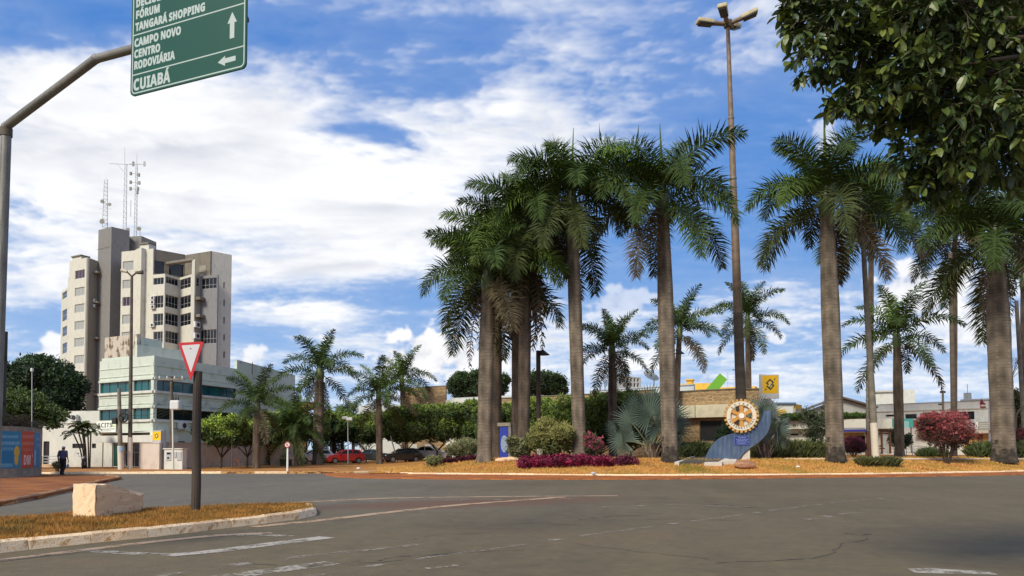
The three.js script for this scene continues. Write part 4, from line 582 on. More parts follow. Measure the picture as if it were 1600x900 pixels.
  // distant block of flats
  const fb = thing('distant_flats', 'distant white block of flats seen between two palms above the roofs', 'apartment building', P(985, 700, 230).setY(0)); { const w = new Wall(962, 228, 1002, 236), tp = yAt(962, 586, 228), hs = []; for (let i = 0; i < 5; i++) for (let j = 0; j < 2; j++) hs.push(w.rect([974 + i * 5.4, 590.5 + j * 8.2, 977 + i * 5.4, 596.5 + j * 8.2])); partW(fb, 'wall', w.slab(0, w.len, 0, tp - 0.3, hs, 0.4), mt.white); hs.forEach(h => w.window(fb, h, { cols: 1, frame: mt.brownConc, pane: mt.glassDark, fw: 0.1, recess: 0.25 })); partW(fb, 'roof', prism([P(962, 703, 228), P(1002, 703, 236), P(1000, 703, 250), P(958, 703, 244)], tp - 0.3, tp), mt.creamDull); partW(fb, 'side_wall', new Wall(958, 244, 962, 228.1).slab(0, 16, 0, tp - 0.32), mt.white); }
  // small ochre building with a brown fascia behind the office side wall
  const ob = thing('ochre_shop', 'small ochre shop with brown overhanging fascia right of the office', 'shop', P(470, 703, 100).setY(0)); { const w = new Wall(455, 99, 481, 101); partW(ob, 'wall', w.box(0, w.len, 0, yAt(470, 640, 100), -6, 0), mt.ochre); const r = w.rect([450, 628, 487, 640]); partW(ob, 'fascia', w.box(r[0], r[1], r[2], r[3], -0.6, 1.1), mt.brownPaint); const g = []; for (let i = 0; i < 8; i++) { const q = w.rect([464 + i * 2.4, 632 + (i % 3) * 0.4, 465.6 + i * 2.4, 636]); g.push(w.box(q[0], q[1], q[2], q[3], 1.103, 1.14)); } partW(ob, 'lettering', g, mt.yellow); }
}
// ---------- buildings on the right
{
  const t = thing('white_shop_building', 'long white two storey corner building on the right with dark windows', 'building', P(1540, 703, 100).setY(0.9)), w = new Wall(1366, 108, 1545, 98), w2 = new Wall(1545, 98, 1562, 106), tp = yAt(1500, 628, 100.5);
  const hs = [[1414.5, 647, 1432.5, 654.5], [1437.5, 646, 1440, 650.5], [1442.5, 646, 1445, 650.5], [1452.8, 645, 1460, 650], [1499, 643, 1522.5, 655.5], [1384, 648, 1398, 651]].map(r => w.rect(r)), h2 = [[1549.5, 644, 1552, 655], [1553.2, 645, 1555.6, 650], [1557, 644, 1560.3, 655.5]].map(r => w2.rect(r));
  partW(t, 'wall', w.slab(0, w.len, 0.5, tp, hs, 0.3), mt.white); hs.forEach((r, i) => w.window(t, r, { cols: [3, 1, 1, 2, 4, 3][i], frame: mt.winDark, pane: mt.glassDark, recess: 0.2 })); partW(t, 'wall', w2.slab(0.02, w2.len, 0.5, tp, h2, 0.3), mt.white); h2.forEach(r => w2.window(t, r, { cols: 1, frame: mt.winFrame, pane: mt.glassDark }));
  partW(t, 'cornice', w.box(0, w.len, yAt(1500, 640, 100.5), yAt(1500, 640, 100.5) + 0.12, 0.002, 0.12), mt.creamDull); partW(t, 'coping', w.box(0, w.len, tp + 0.002, tp + 0.1, -0.35, 0.08), mt.steelGrey); partW(t, 'coping', w.box(w.len * 0.78, w.len + 0.1, tp + 0.104, tp + 0.3, -0.5, 0.15), mt.steelGrey);
  const r3 = w.rect([1499, 612.5, 1508.5, 627]); partW(t, 'chimney', w.box(r3[0], r3[1], tp - 0.5, r3[3], -3, -2), mt.cream); partW(t, 'lightning_rod', rod(w.point((r3[0] + r3[1]) / 2, r3[3], -2.5), w.point((r3[0] + r3[1]) / 2, r3[3] + 1.2, -2.5), 0.03), mt.galv);
  const cn = w.rect([1518, 660.5, 1551, 676.5]); partW(t, 'canopy', w.box(w.len * 0.4, w.len + 0.3, cn[2] - 0.05, cn[2] + 0.35, 0.003, 1.3), mt.creamDull);
  partW(t, 'shop_front', w.pbox([1505, 679, 1544, 700], 0.004, 0.1), mt.ochre); partW(t, 'shop_front', w.pbox([1528, 678, 1536, 702], 0.11, 0.2), mt.brownPaint);
  partW(t, 'roof', prism([P(1366, 703, 108.4), P(1545, 703, 98.4), P(1561, 703, 106), P(1400, 703, 120)], tp - 0.7, tp - 0.5), mt.creamDull); partW(t, 'rear_wall', [new Wall(1562, 106.2, 1400, 120).slab(0, 20, 0.5, tp - 0.1), new Wall(1400, 120.2, 1366, 108.3).slab(0, 12, 0.5, tp - 0.1)], mt.creamDull);
  const sb = thing('shop_sign', 'black and white shop sign board above the corner shop', 'sign', w.point(cn[0], cn[2] + 0.4, 1.4)); partW(sb, 'sign_box', w.box(cn[0], cn[1], cn[2] + 0.4, cn[3] + 0.1, 1.15, 1.3), mt.steelGrey);
  const st = canvasTex(512, 256, (c, ww, h) => { c.fillStyle = '#e9e7df'; c.fillRect(0, 0, ww * 0.45, h); c.fillStyle = '#9a9890'; c.fillRect(ww * 0.45, 0, ww * 0.55, h); c.fillStyle = '#151515'; c.font = 'bold 130px sans-serif'; c.fillText('DO', 14, 190); c.font = 'bold 60px sans-serif'; c.fillStyle = '#c9c7bf'; for (let k = 0; k < 3; k++) for (let x = 260, i = 0; x < 480; i++) { const q = 14 + (i * 31 + k * 17) % 22; c.fillRect(x, 50 + k * 62, q, 26); x += q + 8; } });
  partW(sb, 'sign_face', w.at(new THREE.PlaneGeometry(cn[1] - cn[0] - 0.05, cn[3] - cn[2] - 0.35).translate((cn[0] + cn[1]) / 2, (cn[2] + cn[3]) / 2 + 0.25, 1.304)), M(lin(1, 1, 1), 0.6, { map: st }), true);
  const rs = thing('red_sign', 'dark red lettered sign high on the white corner building', 'sign', w.point(w.len - 1, tp - 1, 0.1)), rr = w.rect([1532, 625, 1540.5, 637]); partW(rs, 'letter_panel', w.box(rr[0], rr[1], rr[2], rr[3] - 0.4, 0.14, 0.22), M(lin(0.22, 0.015, 0.03), 0.6)); partW(rs, 'emblem', w.at(new THREE.ConeGeometry(0.3, 0.6, 3).translate((rr[0] * 0.75 + rr[1] * 0.25), rr[3] - 0.1, 0.18)), M(lin(0.22, 0.015, 0.03), 0.6)); { const g = []; for (let i = 0; i < 4; i++) g.push(w.box(rr[0] + 0.08 + i * 0.16, rr[0] + 0.19 + i * 0.16, rr[2] + 0.15, rr[2] + 0.38, 0.223, 0.25)); partW(rs, 'lettering', g, mt.white); }
  const bn = thing('red_banner', 'tall dark red vertical banner sign beside the large right palm', 'sign', P(1550, 676, 97)), wb = new Wall(1546.5, 97, 1554, 96.5); partW(bn, 'panel', wb.pbox([1547, 642, 1553, 678], -0.15, 0), M(lin(0.24, 0.012, 0.03), 0.6)); { const g = []; for (let i = 0; i < 6; i++) g.push(wb.pbox([1548.3, 646 + i * 5, 1551.6, 648.6 + i * 5], 0.002, 0.02)); partW(bn, 'lettering', g, M(lin(0.5, 0.2, 0.2), 0.6)); } partW(bn, 'post', rod(P(1550.4, 703, 97).setY(0.8), P(1550.4, 650, 97), 0.06), mt.galv);
  const ub = thing('white_upper_block', 'plain white rooftop block with pitched ridge behind the corner building', 'building', P(1395, 640, 120)); { const wu = new Wall(1356, 121, 1428, 118); partW(ub, 'wall', wu.pbox([1356, 613, 1412, 652], -8, 0), mt.white); partW(ub, 'wall', wu.pbox([1405, 609, 1430, 652], -6, 0.2), mt.white); partW(ub, 'roof_edge', wu.pbox([1362, 610.5, 1412, 612.8], -8, 0.3), mt.creamDull); partW(ub, 'aerial', rod(wu.point(4.4, yAt(1400, 612, 120)), wu.point(4.4, yAt(1400, 594, 120)), 0.03), mt.steelGrey); }
  // gabled grey house
  const gh = thing('gabled_house', 'grey house with a wide shallow gable behind the planted terrace', 'house', P(1310, 703, 104).setY(0.9)); { const wg = new Wall(1246, 106, 1366, 104), pk = wg.hit(1312, 621), e0 = wg.hit(1246, 645), e1 = wg.hit(1368, 637), sh = new THREE.Shape([[e0.s, 0.5], [e1.s, 0.5], [e1.s, e1.y - 0.2], [pk.s, pk.y - 0.2], [e0.s, e0.y - 0.2]].map(q => new THREE.Vector2(...q))); partW(gh, 'gable_wall', wg.at(new THREE.ExtrudeGeometry(sh, { depth: 0.3, bevelEnabled: false }).translate(0, 0, -0.3)), M(lin(0.46, 0.48, 0.47), 0.8, { map: stainTex })); for (const [a, b] of [[e0, pk], [pk, e1]]) { const L = Math.hypot(b.s - a.s, b.y - a.y), ang = Math.atan2(b.y - a.y, b.s - a.s), g = box(L + 0.3, 0.22, 9).translate(0, 0.05, -3.6).rotateZ(ang).translate((a.s + b.s) / 2, (a.y + b.y) / 2, 0); partW(gh, 'roof', wg.at(g), M(lin(0.13, 0.11, 0.10), 0.7)); } partW(gh, 'siding', [wg.box(e0.s, e1.s, e0.y - 0.9, e0.y - 0.84, 0.002, 0.03)], mt.steelGrey); }
  // white flat box and yellow ball sign left of it
  const wb2 = thing('white_flat_house', 'white flat roofed house with blue grey roof trim right of the bank sign', 'house', P(1245, 703, 112).setY(0.9)); { const q = new Wall(1196, 112, 1243, 112), q2 = new Wall(1243, 112, 1262, 118); partW(wb2, 'wall', q.pbox([1196, 632, 1241, 690], -6, 0), mt.white); partW(wb2, 'roof_trim', q.pbox([1194, 629, 1243, 631.6], -6.2, 0.3), M(lin(0.10, 0.16, 0.24), 0.6)); partW(wb2, 'downpipe', q.pbox([1238.6, 633, 1239.8, 660], 0.01, 0.1), mt.steelGrey); partW(wb2, 'yellow_gable', q2.pbox([1243, 632, 1253, 640], -3, 0), mt.yellow); partW(wb2, 'side_wall', q2.pbox([1243, 641, 1262, 690], -3, 0), mt.creamDull); }
  const yb = thing('yellow_round_sign', 'round yellow sign beside the big silver fan palm', 'sign', P(1221, 662, 92)); part(yb, 'disc', rbox(1.0, 1.0, 0.3, 0.14, 0, P(1221, 646, 92).y - yb.position.y, 0), mt.yellow); part(yb, 'post', rod(V(0, -2.4, 0), V(0, P(1221, 646, 92).y - yb.position.y - 0.45, 0), 0.06), mt.galv);
  // cream terrace wall with planted top
  const tw = thing('terrace_building', 'long low cream building with a planted roof edge behind the palms at right', 'building', P(1310, 703, 90).setY(0.9)); { const q = new Wall(1216, 92, 1400, 90); partW(tw, 'fascia', q.pbox([1216, 655, 1398, 670], -5, 0.4), mt.cream); partW(tw, 'wall', q.pbox([1216, 670.5, 1398, 706], -5, -0.8), mt.creamDull); partW(tw, 'base_wall', q.pbox([1216, 684, 1310, 706], -0.75, 0), mt.cream); partW(tw, 'vent_slot', q.pbox([1238, 677.5, 1250, 680], -0.79, -0.7), mt.glassDark); partW(tw, 'roof_upstand', q.pbox([1340, 651.5, 1358, 655], -2, 0), mt.white); }
  // corner shelter with blue awning, timber pergola
  const ks = thing('kiosk', 'small kiosk with a blue striped awning and brown posts behind the palm', 'kiosk', P(1340, 711, 78).setY(0.9)); { const q = new Wall(1316, 78, 1366, 77); partW(ks, 'awning', (() => { const r = q.rect([1312, 667, 1354, 674]); const g = boxB(r[0], r[1], 0, 0.06, -2.2, 0.4); g.rotateX(0.12); return q.at(g.translate(0, r[3] - 0.35, 0)); })(), M(lin(0.30, 0.24, 0.24), 0.8)); partW(ks, 'awning_valance', q.pbox([1312, 671.5, 1354, 674.5], 0.42, 0.46), mt.bluePaint); partW(ks, 'counter', q.pbox([1320, 676, 1352, 707], -1.9, -1.2), mt.ochre); partW(ks, 'glass_front', q.pbox([1341, 681, 1353, 706], -0.5, -0.45), mt.glassBlueBlack); for (const px of [1354.5, 1358, 1362, 1366]) partW(ks, 'post', q.pbox([px - 1.2, 673, px + 1.2, 711.5], -0.3, 0), mt.brownPaint); }
  const pg = thing('timber_pergola', 'dark brown timber pergola with bench right of the white based pole', 'pergola', P(1390, 711, 76).setY(0.9)); { const q = new Wall(1374, 76, 1404, 76); for (const py of [673, 676.5]) partW(pg, 'beam', q.pbox([1374, py, 1402, py + 1.8], py > 674 ? -1.5 : 0, py > 674 ? -1.3 : 0.2), mt.brownDark); for (let i = 0; i < 5; i++) partW(pg, 'rafter', q.box(0.1 + i * 0.38, 0.2 + i * 0.38, yAt(1390, 672.6, 76), yAt(1390, 671.4, 76), -1.7, 0.4), mt.brownDark); for (const px of [1377, 1390]) partW(pg, 'post', q.pbox([px - 1.1, 675, px + 1.1, 709], 0.01, 0.18), mt.brownPaint); partW(pg, 'bench', [q.pbox([1376, 700, 1383, 701.5], -0.6, 0), q.pbox([1376, 696, 1383, 698], -0.7, -0.62)], mt.brownDark); }
  const wp = thing('white_pillar', 'short white masonry pillar beyond the timber pergola', 'pillar', P(1385, 709, 82).setY(0.9)); { const q = new Wall(1381, 82, 1388.5, 82); partW(wp, 'shaft', q.pbox([1381, 680, 1388.5, 708], -0.5, 0), mt.white); partW(wp, 'cap', q.pbox([1380.3, 678.5, 1389.2, 680], -0.55, 0.05), mt.white); }
  const gs = thing('teal_shop_sign', 'teal and brown shop sign beyond the slim palm on the right', 'sign', P(1412, 680, 88)); { const q = new Wall(1396, 88, 1434, 88); partW(gs, 'panel', q.pbox([1396, 654, 1427, 668], -0.3, 0), M(lin(0.06, 0.30, 0.27), 0.6)); partW(gs, 'panel', q.pbox([1411, 658, 1420, 668.5], 0.003, 0.03), M(lin(0.25, 0.45, 0.45), 0.6)); partW(gs, 'side_panel', q.pbox([1427.2, 656, 1434, 668], -0.3, 0.01), mt.brownPaint); partW(gs, 'post', [q.pbox([1424, 668, 1425.6, 708], -0.2, -0.05), q.pbox([1399, 668, 1400.4, 708], -0.2, -0.05)], mt.galv); }
  const rl = thing('white_railing', 'low grey railing across the park behind the right palms', 'railing', onGround(1420, 84)); { const L = []; for (const h of [0.4, 0.75, 1.05]) L.push(rod(onGround(1378, 84).add(V(0, h, 0)), onGround(1446, 84).add(V(0, h, 0)), 0.03)); for (let i = 0; i < 8; i++) { const b = onGround(1378 + i * 9.6, 84); L.push(rod(b, b.clone().add(V(0, 1.1, 0)), 0.035)); } partW(rl, 'rail', L, mt.steelGrey); }
  const rb = thing('brown_roof_house', 'white house with brown roof at the far right edge', 'house', P(1580, 703, 112).setY(0.9)); { const q = new Wall(1540, 112, 1640, 108); const hs = [q.rect([1584, 645, 1594, 653])]; partW(rb, 'wall', q.slab(0, q.len, 0.5, yAt(1580, 630, 110), hs), mt.white); q.window(rb, hs[0], { cols: 2, pane: mt.glassDark }); partW(rb, 'roof', q.at(box(q.len, 0.18, 5).rotateX(0.25).translate(q.len / 2, yAt(1580, 627.5, 110), -2)), mt.brownPaint); partW(rb, 'canopy', q.pbox([1560, 660, 1640, 668], 0.003, 1.5), mt.creamDull); partW(rb, 'shop_front', q.pbox([1562, 670, 1640, 700], 0.003, 0.05), mt.steelGrey); }
}
// ------------------------------------------------------------------ palms
const leafM = (c, rough = 0.6) => new THREE.MeshPhysicalMaterial({ color: c, roughness: rough, specularIntensity: 0.4, side: THREE.DoubleSide });
const green = { a: leafM(lin(0.052, 0.083, 0.018)), b: leafM(lin(0.076, 0.118, 0.020)), c: leafM(lin(0.10, 0.165, 0.024)), old: leafM(lin(0.062, 0.076, 0.022)), brown: M(lin(0.085, 0.062, 0.028), 0.8), dead: M(lin(0.07, 0.047, 0.03), 0.9), stalk: M(lin(0.085, 0.115, 0.035), 0.45) };
// one feather leaf: a bent midrib with rows of narrow leaflets that stand out at several angles and sag at their tips
function frondGeo(seed, L, e0, droop, o = {}) {
  const r = mulberry(seed), n = 16, pts = [], tan = [], q = V(0, 0, 0); let pos = [];
  for (let i = 0; i <= n; i++) { const t = i / n, a = e0 - droop * Math.pow(t, o.pow ?? 1.25), d = V(Math.cos(a), Math.sin(a), 0.05 * Math.sin(t * 3 + seed)); tan.push(d.clone().normalize()); pts.push(q.clone()); q.addScaledVector(d, L / n); }
  const at = t => { const f = t * n, i = Math.min(n - 1, Math.floor(f)), k = f - i; return [pts[i].clone().lerp(pts[i + 1], k), tan[i].clone().lerp(tan[i + 1], k).normalize()]; };
  const N = o.n ?? 136, ll = (o.ll ?? 0.245) * L, lw = (o.lw ?? 0.0082) * L, t0 = o.t0 ?? 0.1;
  const tri = (a, b, c) => pos.push(a.x, a.y, a.z, b.x, b.y, b.z, c.x, c.y, c.z);
  for (let i = 0; i < N; i++) for (const s of [-1, 1]) {
    const t = t0 + (1 - t0) * (i + 0.3 + 0.5 * r()) / N, [b, T] = at(Math.min(t, 0.999)), S = V(0, 0, s), U = V(-T.y, T.x, 0);
    const phi = (o.plume ?? 1) * ([0.95, -0.25, 0.4, -0.65][(i + (s > 0 ? 1 : 0)) % 4] + 0.6 * (r() - 0.5)), fw = lerp(0.34, 1.1, t * t * t) + 0.36 * (r() - 0.5);
    const l = ll * Math.pow(Math.sin(Math.PI * (0.16 + 0.78 * t)), 0.65) * (0.7 + 0.5 * r()), dir = T.clone().multiplyScalar(fw).addScaledVector(S, Math.cos(phi)).addScaledVector(U, Math.sin(phi)).normalize();
    const m = b.clone().addScaledVector(dir, l * 0.5), d2 = dir.clone().add(V(0, -(o.sag ?? 0.46) * (0.5 + 1.0 * r()), 0)).normalize(), e = m.clone().addScaledVector(d2, l * 0.5), wv = T.clone().multiplyScalar(0.8).addScaledVector(U, 0.6 * (r() - 0.5)).normalize().multiplyScalar(lw);
    const a0 = b.clone().addScaledVector(wv, -0.45), a1 = b.clone().addScaledVector(wv, 0.45), m0 = m.clone().addScaledVector(wv, -1), m1 = m.clone().addScaledVector(wv, 1);
    tri(a0, a1, m1); tri(a0, m1, m0); tri(m0, m1, e);
  }
  const g = new THREE.BufferGeometry(); g.setAttribute('position', new THREE.Float32BufferAttribute(pos, 3)); g.computeVertexNormals();
  const rib = []; for (let i = 0; i < n; i += 2) rib.push(rod(pts[i], pts[i + 2], lerp(0.016, 0.004, i / n) * L * 0.55, lerp(0.016, 0.004, (i + 2) / n) * L * 0.55, 5));
  return mg([g, ...rib]);
}
const D2R = Math.PI / 180;
const frondSet = [   // unit length, by age: spear-side, rising, arching, level, hanging, dead
  [1, 80, 62], [2, 70, 96], [3, 58, 112], [4, 46, 116], [5, 33, 112], [6, 18, 102], [7, 2, 88], [8, -18, 66], [9, -42, 44], [10, 64, 84], [11, 40, 128], [12, -30, 54],
].map(([s, a, d]) => frondGeo(s, 1, a * D2R, d * D2R));
const frondSet2 = [[21, 82, 52], [22, 70, 80], [23, 56, 94], [24, 42, 98], [25, 24, 90], [26, 0, 70], [27, -32, 46]].map(([s, a, d]) => frondGeo(s, 1, a * D2R, d * D2R, { n: 74, lw: 0.0112, ll: 0.195, plume: 0.9 }));
const deadSet = [41, 42, 43].map(s => frondGeo(s, 1, (-62 - (s - 41) * 8) * D2R, 24 * D2R, { n: 40, lw: 0.010, ll: 0.13, sag: 1.6, plume: 1.6 }));
function trunkGeo(H, r, off, flare = 1.25, seed = 1) {
  const N = 26, S = 14, g = new THREE.CylinderGeometry(1, 1, 1, S, N, true), p = g.attributes.position, uv = g.attributes.uv, rr = t => r * (t < 0.06 ? lerp(flare, 1.02, Math.sqrt(t / 0.06)) : t < 0.55 ? lerp(1.02, 1.04, t / 0.55) : lerp(1.04, 0.74, sstep(0.55, 1, t)));
  for (let i = 0; i < p.count; i++) { const t = p.getY(i) + 0.5, a = Math.atan2(p.getZ(i), p.getX(i)), k = rr(t) * (1 + 0.03 * noise2(Math.cos(a) * 2 + seed * 3, t * 14 + Math.sin(a) * 2)); p.setXYZ(i, Math.cos(a) * k + off.x * t, t * H, Math.sin(a) * k + off.z * t); uv.setXY(i, uv.getX(i), t * H * 1); }
  g.computeVertexNormals(); return g;
}
const palmGroup = 'palms'; let palmSeed = 100;
// o: base pixel, pixel of the crown's heart, trunk width and leaf reach in pixels, depth if not on the mound
function palm(o) {
  const r = mulberry(palmSeed++), base = o.d ? onGround(o.px, o.d) : hit(o.px, o.py); if (o.dy) base.y += o.dy; const d = -base.z, top = P(o.tx, o.ty, d), H = top.y - base.y, off = V(top.x - base.x, 0, 0), R = o.w / 2 * d / F, L = o.reach * (o.small ? 1.04 : 1.14) * d / F;
  const t = thing(o.name ?? 'royal_palm', o.label, 'palm tree', base);
  part(t, 'trunk', trunkGeo(H * 0.985, R, off, o.flare ?? 1.22, palmSeed), o.mat ?? (o.root ? mt.barkStained : mt.bark), true);
  const c = V(off.x, H, 0);
  part(t, 'crownshaft', new THREE.LatheGeometry([[R * 0.76, -H * 0.03], [R * 0.92, 0.02 * L], [R * 0.9, 0.1 * L], [R * 0.62, 0.22 * L], [R * 0.3, 0.34 * L], [0.02, 0.42 * L]].map(q => new THREE.Vector2(...q)), 12).translate(c.x, c.y - 0.2 * L, 0), green.stalk);
  const far = o.small, set = far ? frondSet2 : frondSet, n = o.n ?? (far ? 15 : 17), G0 = 2.39996;
  for (let i = 0; i < n; i++) {
    const age = i / (n - 1), gi = far ? Math.min(6, Math.floor(age * 6.99)) : [0, 1, 9, 1, 2, 9, 3, 2, 10, 3, 4, 10, 5, 4, 6, 5, 7, 6, 11, 7, 8][Math.min(20, Math.floor(age * 20.99))];
    let m = age < 0.25 ? [green.b, green.c, green.a][i % 3] : age < 0.72 ? [green.a, green.a, green.b][i % 3] : [green.a, green.old, green.old][i % 3];
    if (o.brown && age > 1 - o.brown * 0.5) m = i % 2 ? green.brown : green.old;
    const f = part(t, 'frond', set[gi], m, true), k = L * (0.92 + 0.22 * r()) * (age < 0.1 ? 0.85 : 1); f.scale.set(k, k, k); f.position.set(c.x, c.y - age * 0.16 * L, 0); f.rotation.set(0, i * G0 + (o.turn ?? 0) + 0.5 * (r() - 0.5), 0.16 * (r() - 0.5)); f.translateX(R * 0.5);
  }
  if (o.spear) { const e = P(o.spear[0], o.spear[1], d).sub(base); part(t, 'spear_leaf', rod(c.clone().add(V(0, 0.1 * L, 0)), V(e.x, e.y, 0), R * 0.30, 0.02, 6), green.b); }
  for (let i = 0; i < (o.dead ?? 0); i++) { const f = part(t, 'dead_frond', deadSet[i % 3], i % 2 ? green.dead : green.brown, true), k = L * (o.deadL ?? 0.8) * (0.8 + 0.3 * r()); f.scale.set(k, k, k); f.position.set(c.x, c.y - 0.22 * L - (o.deadDrop ?? 0), 0); f.rotation.set(0, i * G0 + 1, 0); f.translateX(R * 0.6); }
  return t;
}
palm({ px: 757, py: 722, tx: 762, ty: 425, w: 23, reach: 112, label: 'royal palm at the left end of the roundabout group with fronds sweeping far down', turn: 0.4, brown: 0.3, dead: 4, deadL: 0.9 });
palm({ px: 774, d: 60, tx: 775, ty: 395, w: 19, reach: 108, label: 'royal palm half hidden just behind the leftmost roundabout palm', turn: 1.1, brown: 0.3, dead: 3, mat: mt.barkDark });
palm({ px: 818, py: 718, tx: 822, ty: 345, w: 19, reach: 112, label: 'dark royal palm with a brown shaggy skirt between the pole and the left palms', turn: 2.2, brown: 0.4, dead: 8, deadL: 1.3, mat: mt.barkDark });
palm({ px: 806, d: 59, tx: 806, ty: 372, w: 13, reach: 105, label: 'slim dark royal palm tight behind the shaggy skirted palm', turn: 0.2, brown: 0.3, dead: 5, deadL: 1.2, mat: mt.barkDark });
palm({ px: 906, py: 720, tx: 893, ty: 300, w: 20.5, reach: 118, label: 'tall royal palm beside the yellow green round shrub, spear leaf pointing up', turn: 1.9, spear: [896, 200], brown: 0.1, dead: 0, n: 19, root: 0.0 });
palm({ px: 1047, py: 722, tx: 1035, ty: 298, w: 24, reach: 122, label: 'tall royal palm in front of the silver fan palm with a long spear leaf', turn: 0.75, spear: [1031, 193], brown: 0.16, dead: 0, n: 18, root: 0.5 });
palm({ px: 1306, py: 722, tx: 1291, ty: 300, w: 27, reach: 124, label: 'thick trunked royal palm between the blue monument and the white based pole', turn: 2.6, spear: [1287, 172], brown: 0.35, dead: 1, n: 18, root: 1.0 });
palm({ px: 1569, py: 723, tx: 1554, ty: 362, w: 32, reach: 128, label: 'thickest royal palm at the right edge with dark rotten trunk base', turn: 0.3, brown: 0.3, dead: 3, root: 2.0 });
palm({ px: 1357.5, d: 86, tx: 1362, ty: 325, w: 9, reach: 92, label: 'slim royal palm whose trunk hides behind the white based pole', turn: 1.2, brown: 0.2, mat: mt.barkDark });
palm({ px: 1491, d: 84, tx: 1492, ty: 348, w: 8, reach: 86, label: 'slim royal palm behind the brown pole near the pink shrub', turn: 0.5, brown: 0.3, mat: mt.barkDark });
palm({ px: 1606, d: 70, tx: 1600, ty: 430, w: 14, reach: 80, label: 'royal palm cut by the right edge of the view behind the thickest palm', turn: 0.9, brown: 0.2, mat: mt.barkDark, small: true });
palm({ px: 958, py: 717, d: 68, tx: 956, ty: 540, w: 13, reach: 68, label: 'short dark palm with a shaggy brown collar left of the silver fan palm', turn: 1.5, brown: 0.2, dead: 7, deadL: 0.65, deadDrop: 0.6, small: true, n: 19, mat: mt.barkDark });
palm({ px: 1052, d: 76, tx: 1062, ty: 512, w: 10, reach: 72, label: 'background palm whose crown shows right of the tall spear leaved palm', turn: 0.5, brown: 0.25, small: true, n: 16, mat: mt.barkDark });
palm({ px: 1171, d: 74, tx: 1168, ty: 492, w: 9, reach: 66, label: 'background palm directly behind the tall lamp mast', turn: 2.9, brown: 0.15, dead: 3, small: true, n: 16, mat: mt.barkDark });
palm({ px: 1406, d: 70, tx: 1401, ty: 520, w: 14, reach: 86, label: 'lower palm with open crown between the white based pole and brown pole', turn: 1.3, brown: 0.15, small: true, n: 17, mat: mt.barkDark });
palm({ px: 496, d: 78, tx: 500, ty: 575, w: 15.5, reach: 70, label: 'palm with a big dead brown skirt rising beside the silver parked car', turn: 0.8, brown: 0.0, dead: 9, deadL: 0.85, small: true, n: 15 });
palm({ px: 593, d: 78, tx: 592, ty: 612, w: 10, reach: 58, label: 'palm with yellowing drooping fronds above the dark grey and black cars', turn: 0.2, brown: 0.45, small: true, n: 17, mat: mt.barkDark });
palm({ px: 634, d: 94, tx: 628, ty: 590, w: 9, reach: 54, label: 'bright green topped palm just right of the yellowing palm', turn: 1.8, brown: 0.3, small: true, n: 16, mat: mt.barkDark });
palm({ px: 400, d: 61, tx: 402, ty: 628, w: 11, reach: 62, label: 'palm in front of the pale green office side wall', turn: 0.9, brown: 0.25, small: true, n: 16, mat: mt.barkDark });
for (const [px, ty, d, lb, tn] of [[552, 645, 150, 'hazy distant palm crown farthest right above the left clipped trees', 0.3], [535, 650, 158, 'hazy distant palm crown between two others above the clipped trees', 1.4], [518, 652, 165, 'hazy distant palm crown nearest the skirted palm', 2.2]]) palm({ px, d, tx: px, ty, w: 5, reach: 26, label: lb, turn: tn, small: true, n: 12, mat: mt.barkDark });
// bushy dark low palm in front of the parked silver car
palm({ px: 463, d: 72, tx: 460, ty: 665, w: 7, reach: 60, name: 'bushy_palm', label: 'bushy dark low palm between the no parking sign and the silver car', turn: 0.5, n: 24, small: true, mat: mt.barkDark });
palm({ px: 522, d: 92, tx: 522, ty: 676, w: 6, reach: 56, name: 'bushy_palm', label: 'bushy dark low palm behind the skirted palm, over the silver car roof', turn: 1.5, n: 22, small: true, mat: mt.barkDark });
// clump of slender palms by the annex
{
  const b = P(137, 703, 62).setY(0.1), t = thing('palm_clump', 'clump of slender leaning palms by the white annex wall beside a motorcycle', 'palm tree', b), fr = [[51, 62, 96], [52, 40, 96], [53, 20, 80], [54, 0, 60]].map(([s, a, d]) => frondGeo(s, 1, a * D2R, d * D2R, { n: 30, lw: 0.03, ll: 0.27, plume: 0.25, sag: 0.4 })), r = mulberry(61);
  for (const [bx, tx, ty] of [[131, 115, 678], [133, 122, 673], [136, 130, 670], [139, 137, 668], [141, 142, 676], [134, 127, 665]]) { const b0 = P(bx, 703, 62).setY(0).sub(V(b.x, 0, b.z)), e = P(tx, ty, 62).sub(b), g = tube([b0, b0.clone().lerp(e, 0.5).add(V((tx - bx) * -0.008, 0.15, 0)), e], 0.055, 10, 6); part(t, 'stem', g, mt.barkDark); for (let i = 0; i < 7; i++) { const f = part(t, 'frond', fr[i % 4], [green.a, green.b, green.old][i % 3], true), k = 0.85 + 0.4 * r(); f.scale.set(k, k, k); f.position.copy(e); f.rotation.y = i * 2.4 + tx; } }
}

// ------------------------------------------------------------------ leafy plants
function leafGeo(l, w, fold = 0.25, curl = 0.12) {   // pointed oval leaf along +x, folded on its midrib
  const xs = [0, 0.22, 0.55, 0.82, 1], ws = [0, 0.8, 1, 0.62, 0], pos = [];
  const mid = i => V(xs[i] * l, -curl * l * xs[i] * xs[i], 0), ed = (i, s) => V(xs[i] * l, -curl * l * xs[i] * xs[i] + fold * w * ws[i] * 0.5, s * ws[i] * w / 2);
  const tri = (a, b, c) => pos.push(a.x, a.y, a.z, b.x, b.y, b.z, c.x, c.y, c.z);
  for (const s of [-1, 1]) for (let i = 0; i < 4; i++) { const a = mid(i), b = mid(i + 1), c = ed(i, s), d = ed(i + 1, s); if (i > 0) s > 0 ? tri(a, c, b) : tri(a, b, c); if (i < 3) s > 0 ? tri(c, d, b) : tri(c, b, d); }
  const g = new THREE.BufferGeometry(); g.setAttribute('position', new THREE.Float32BufferAttribute(pos, 3)); g.computeVertexNormals(); return g;
}
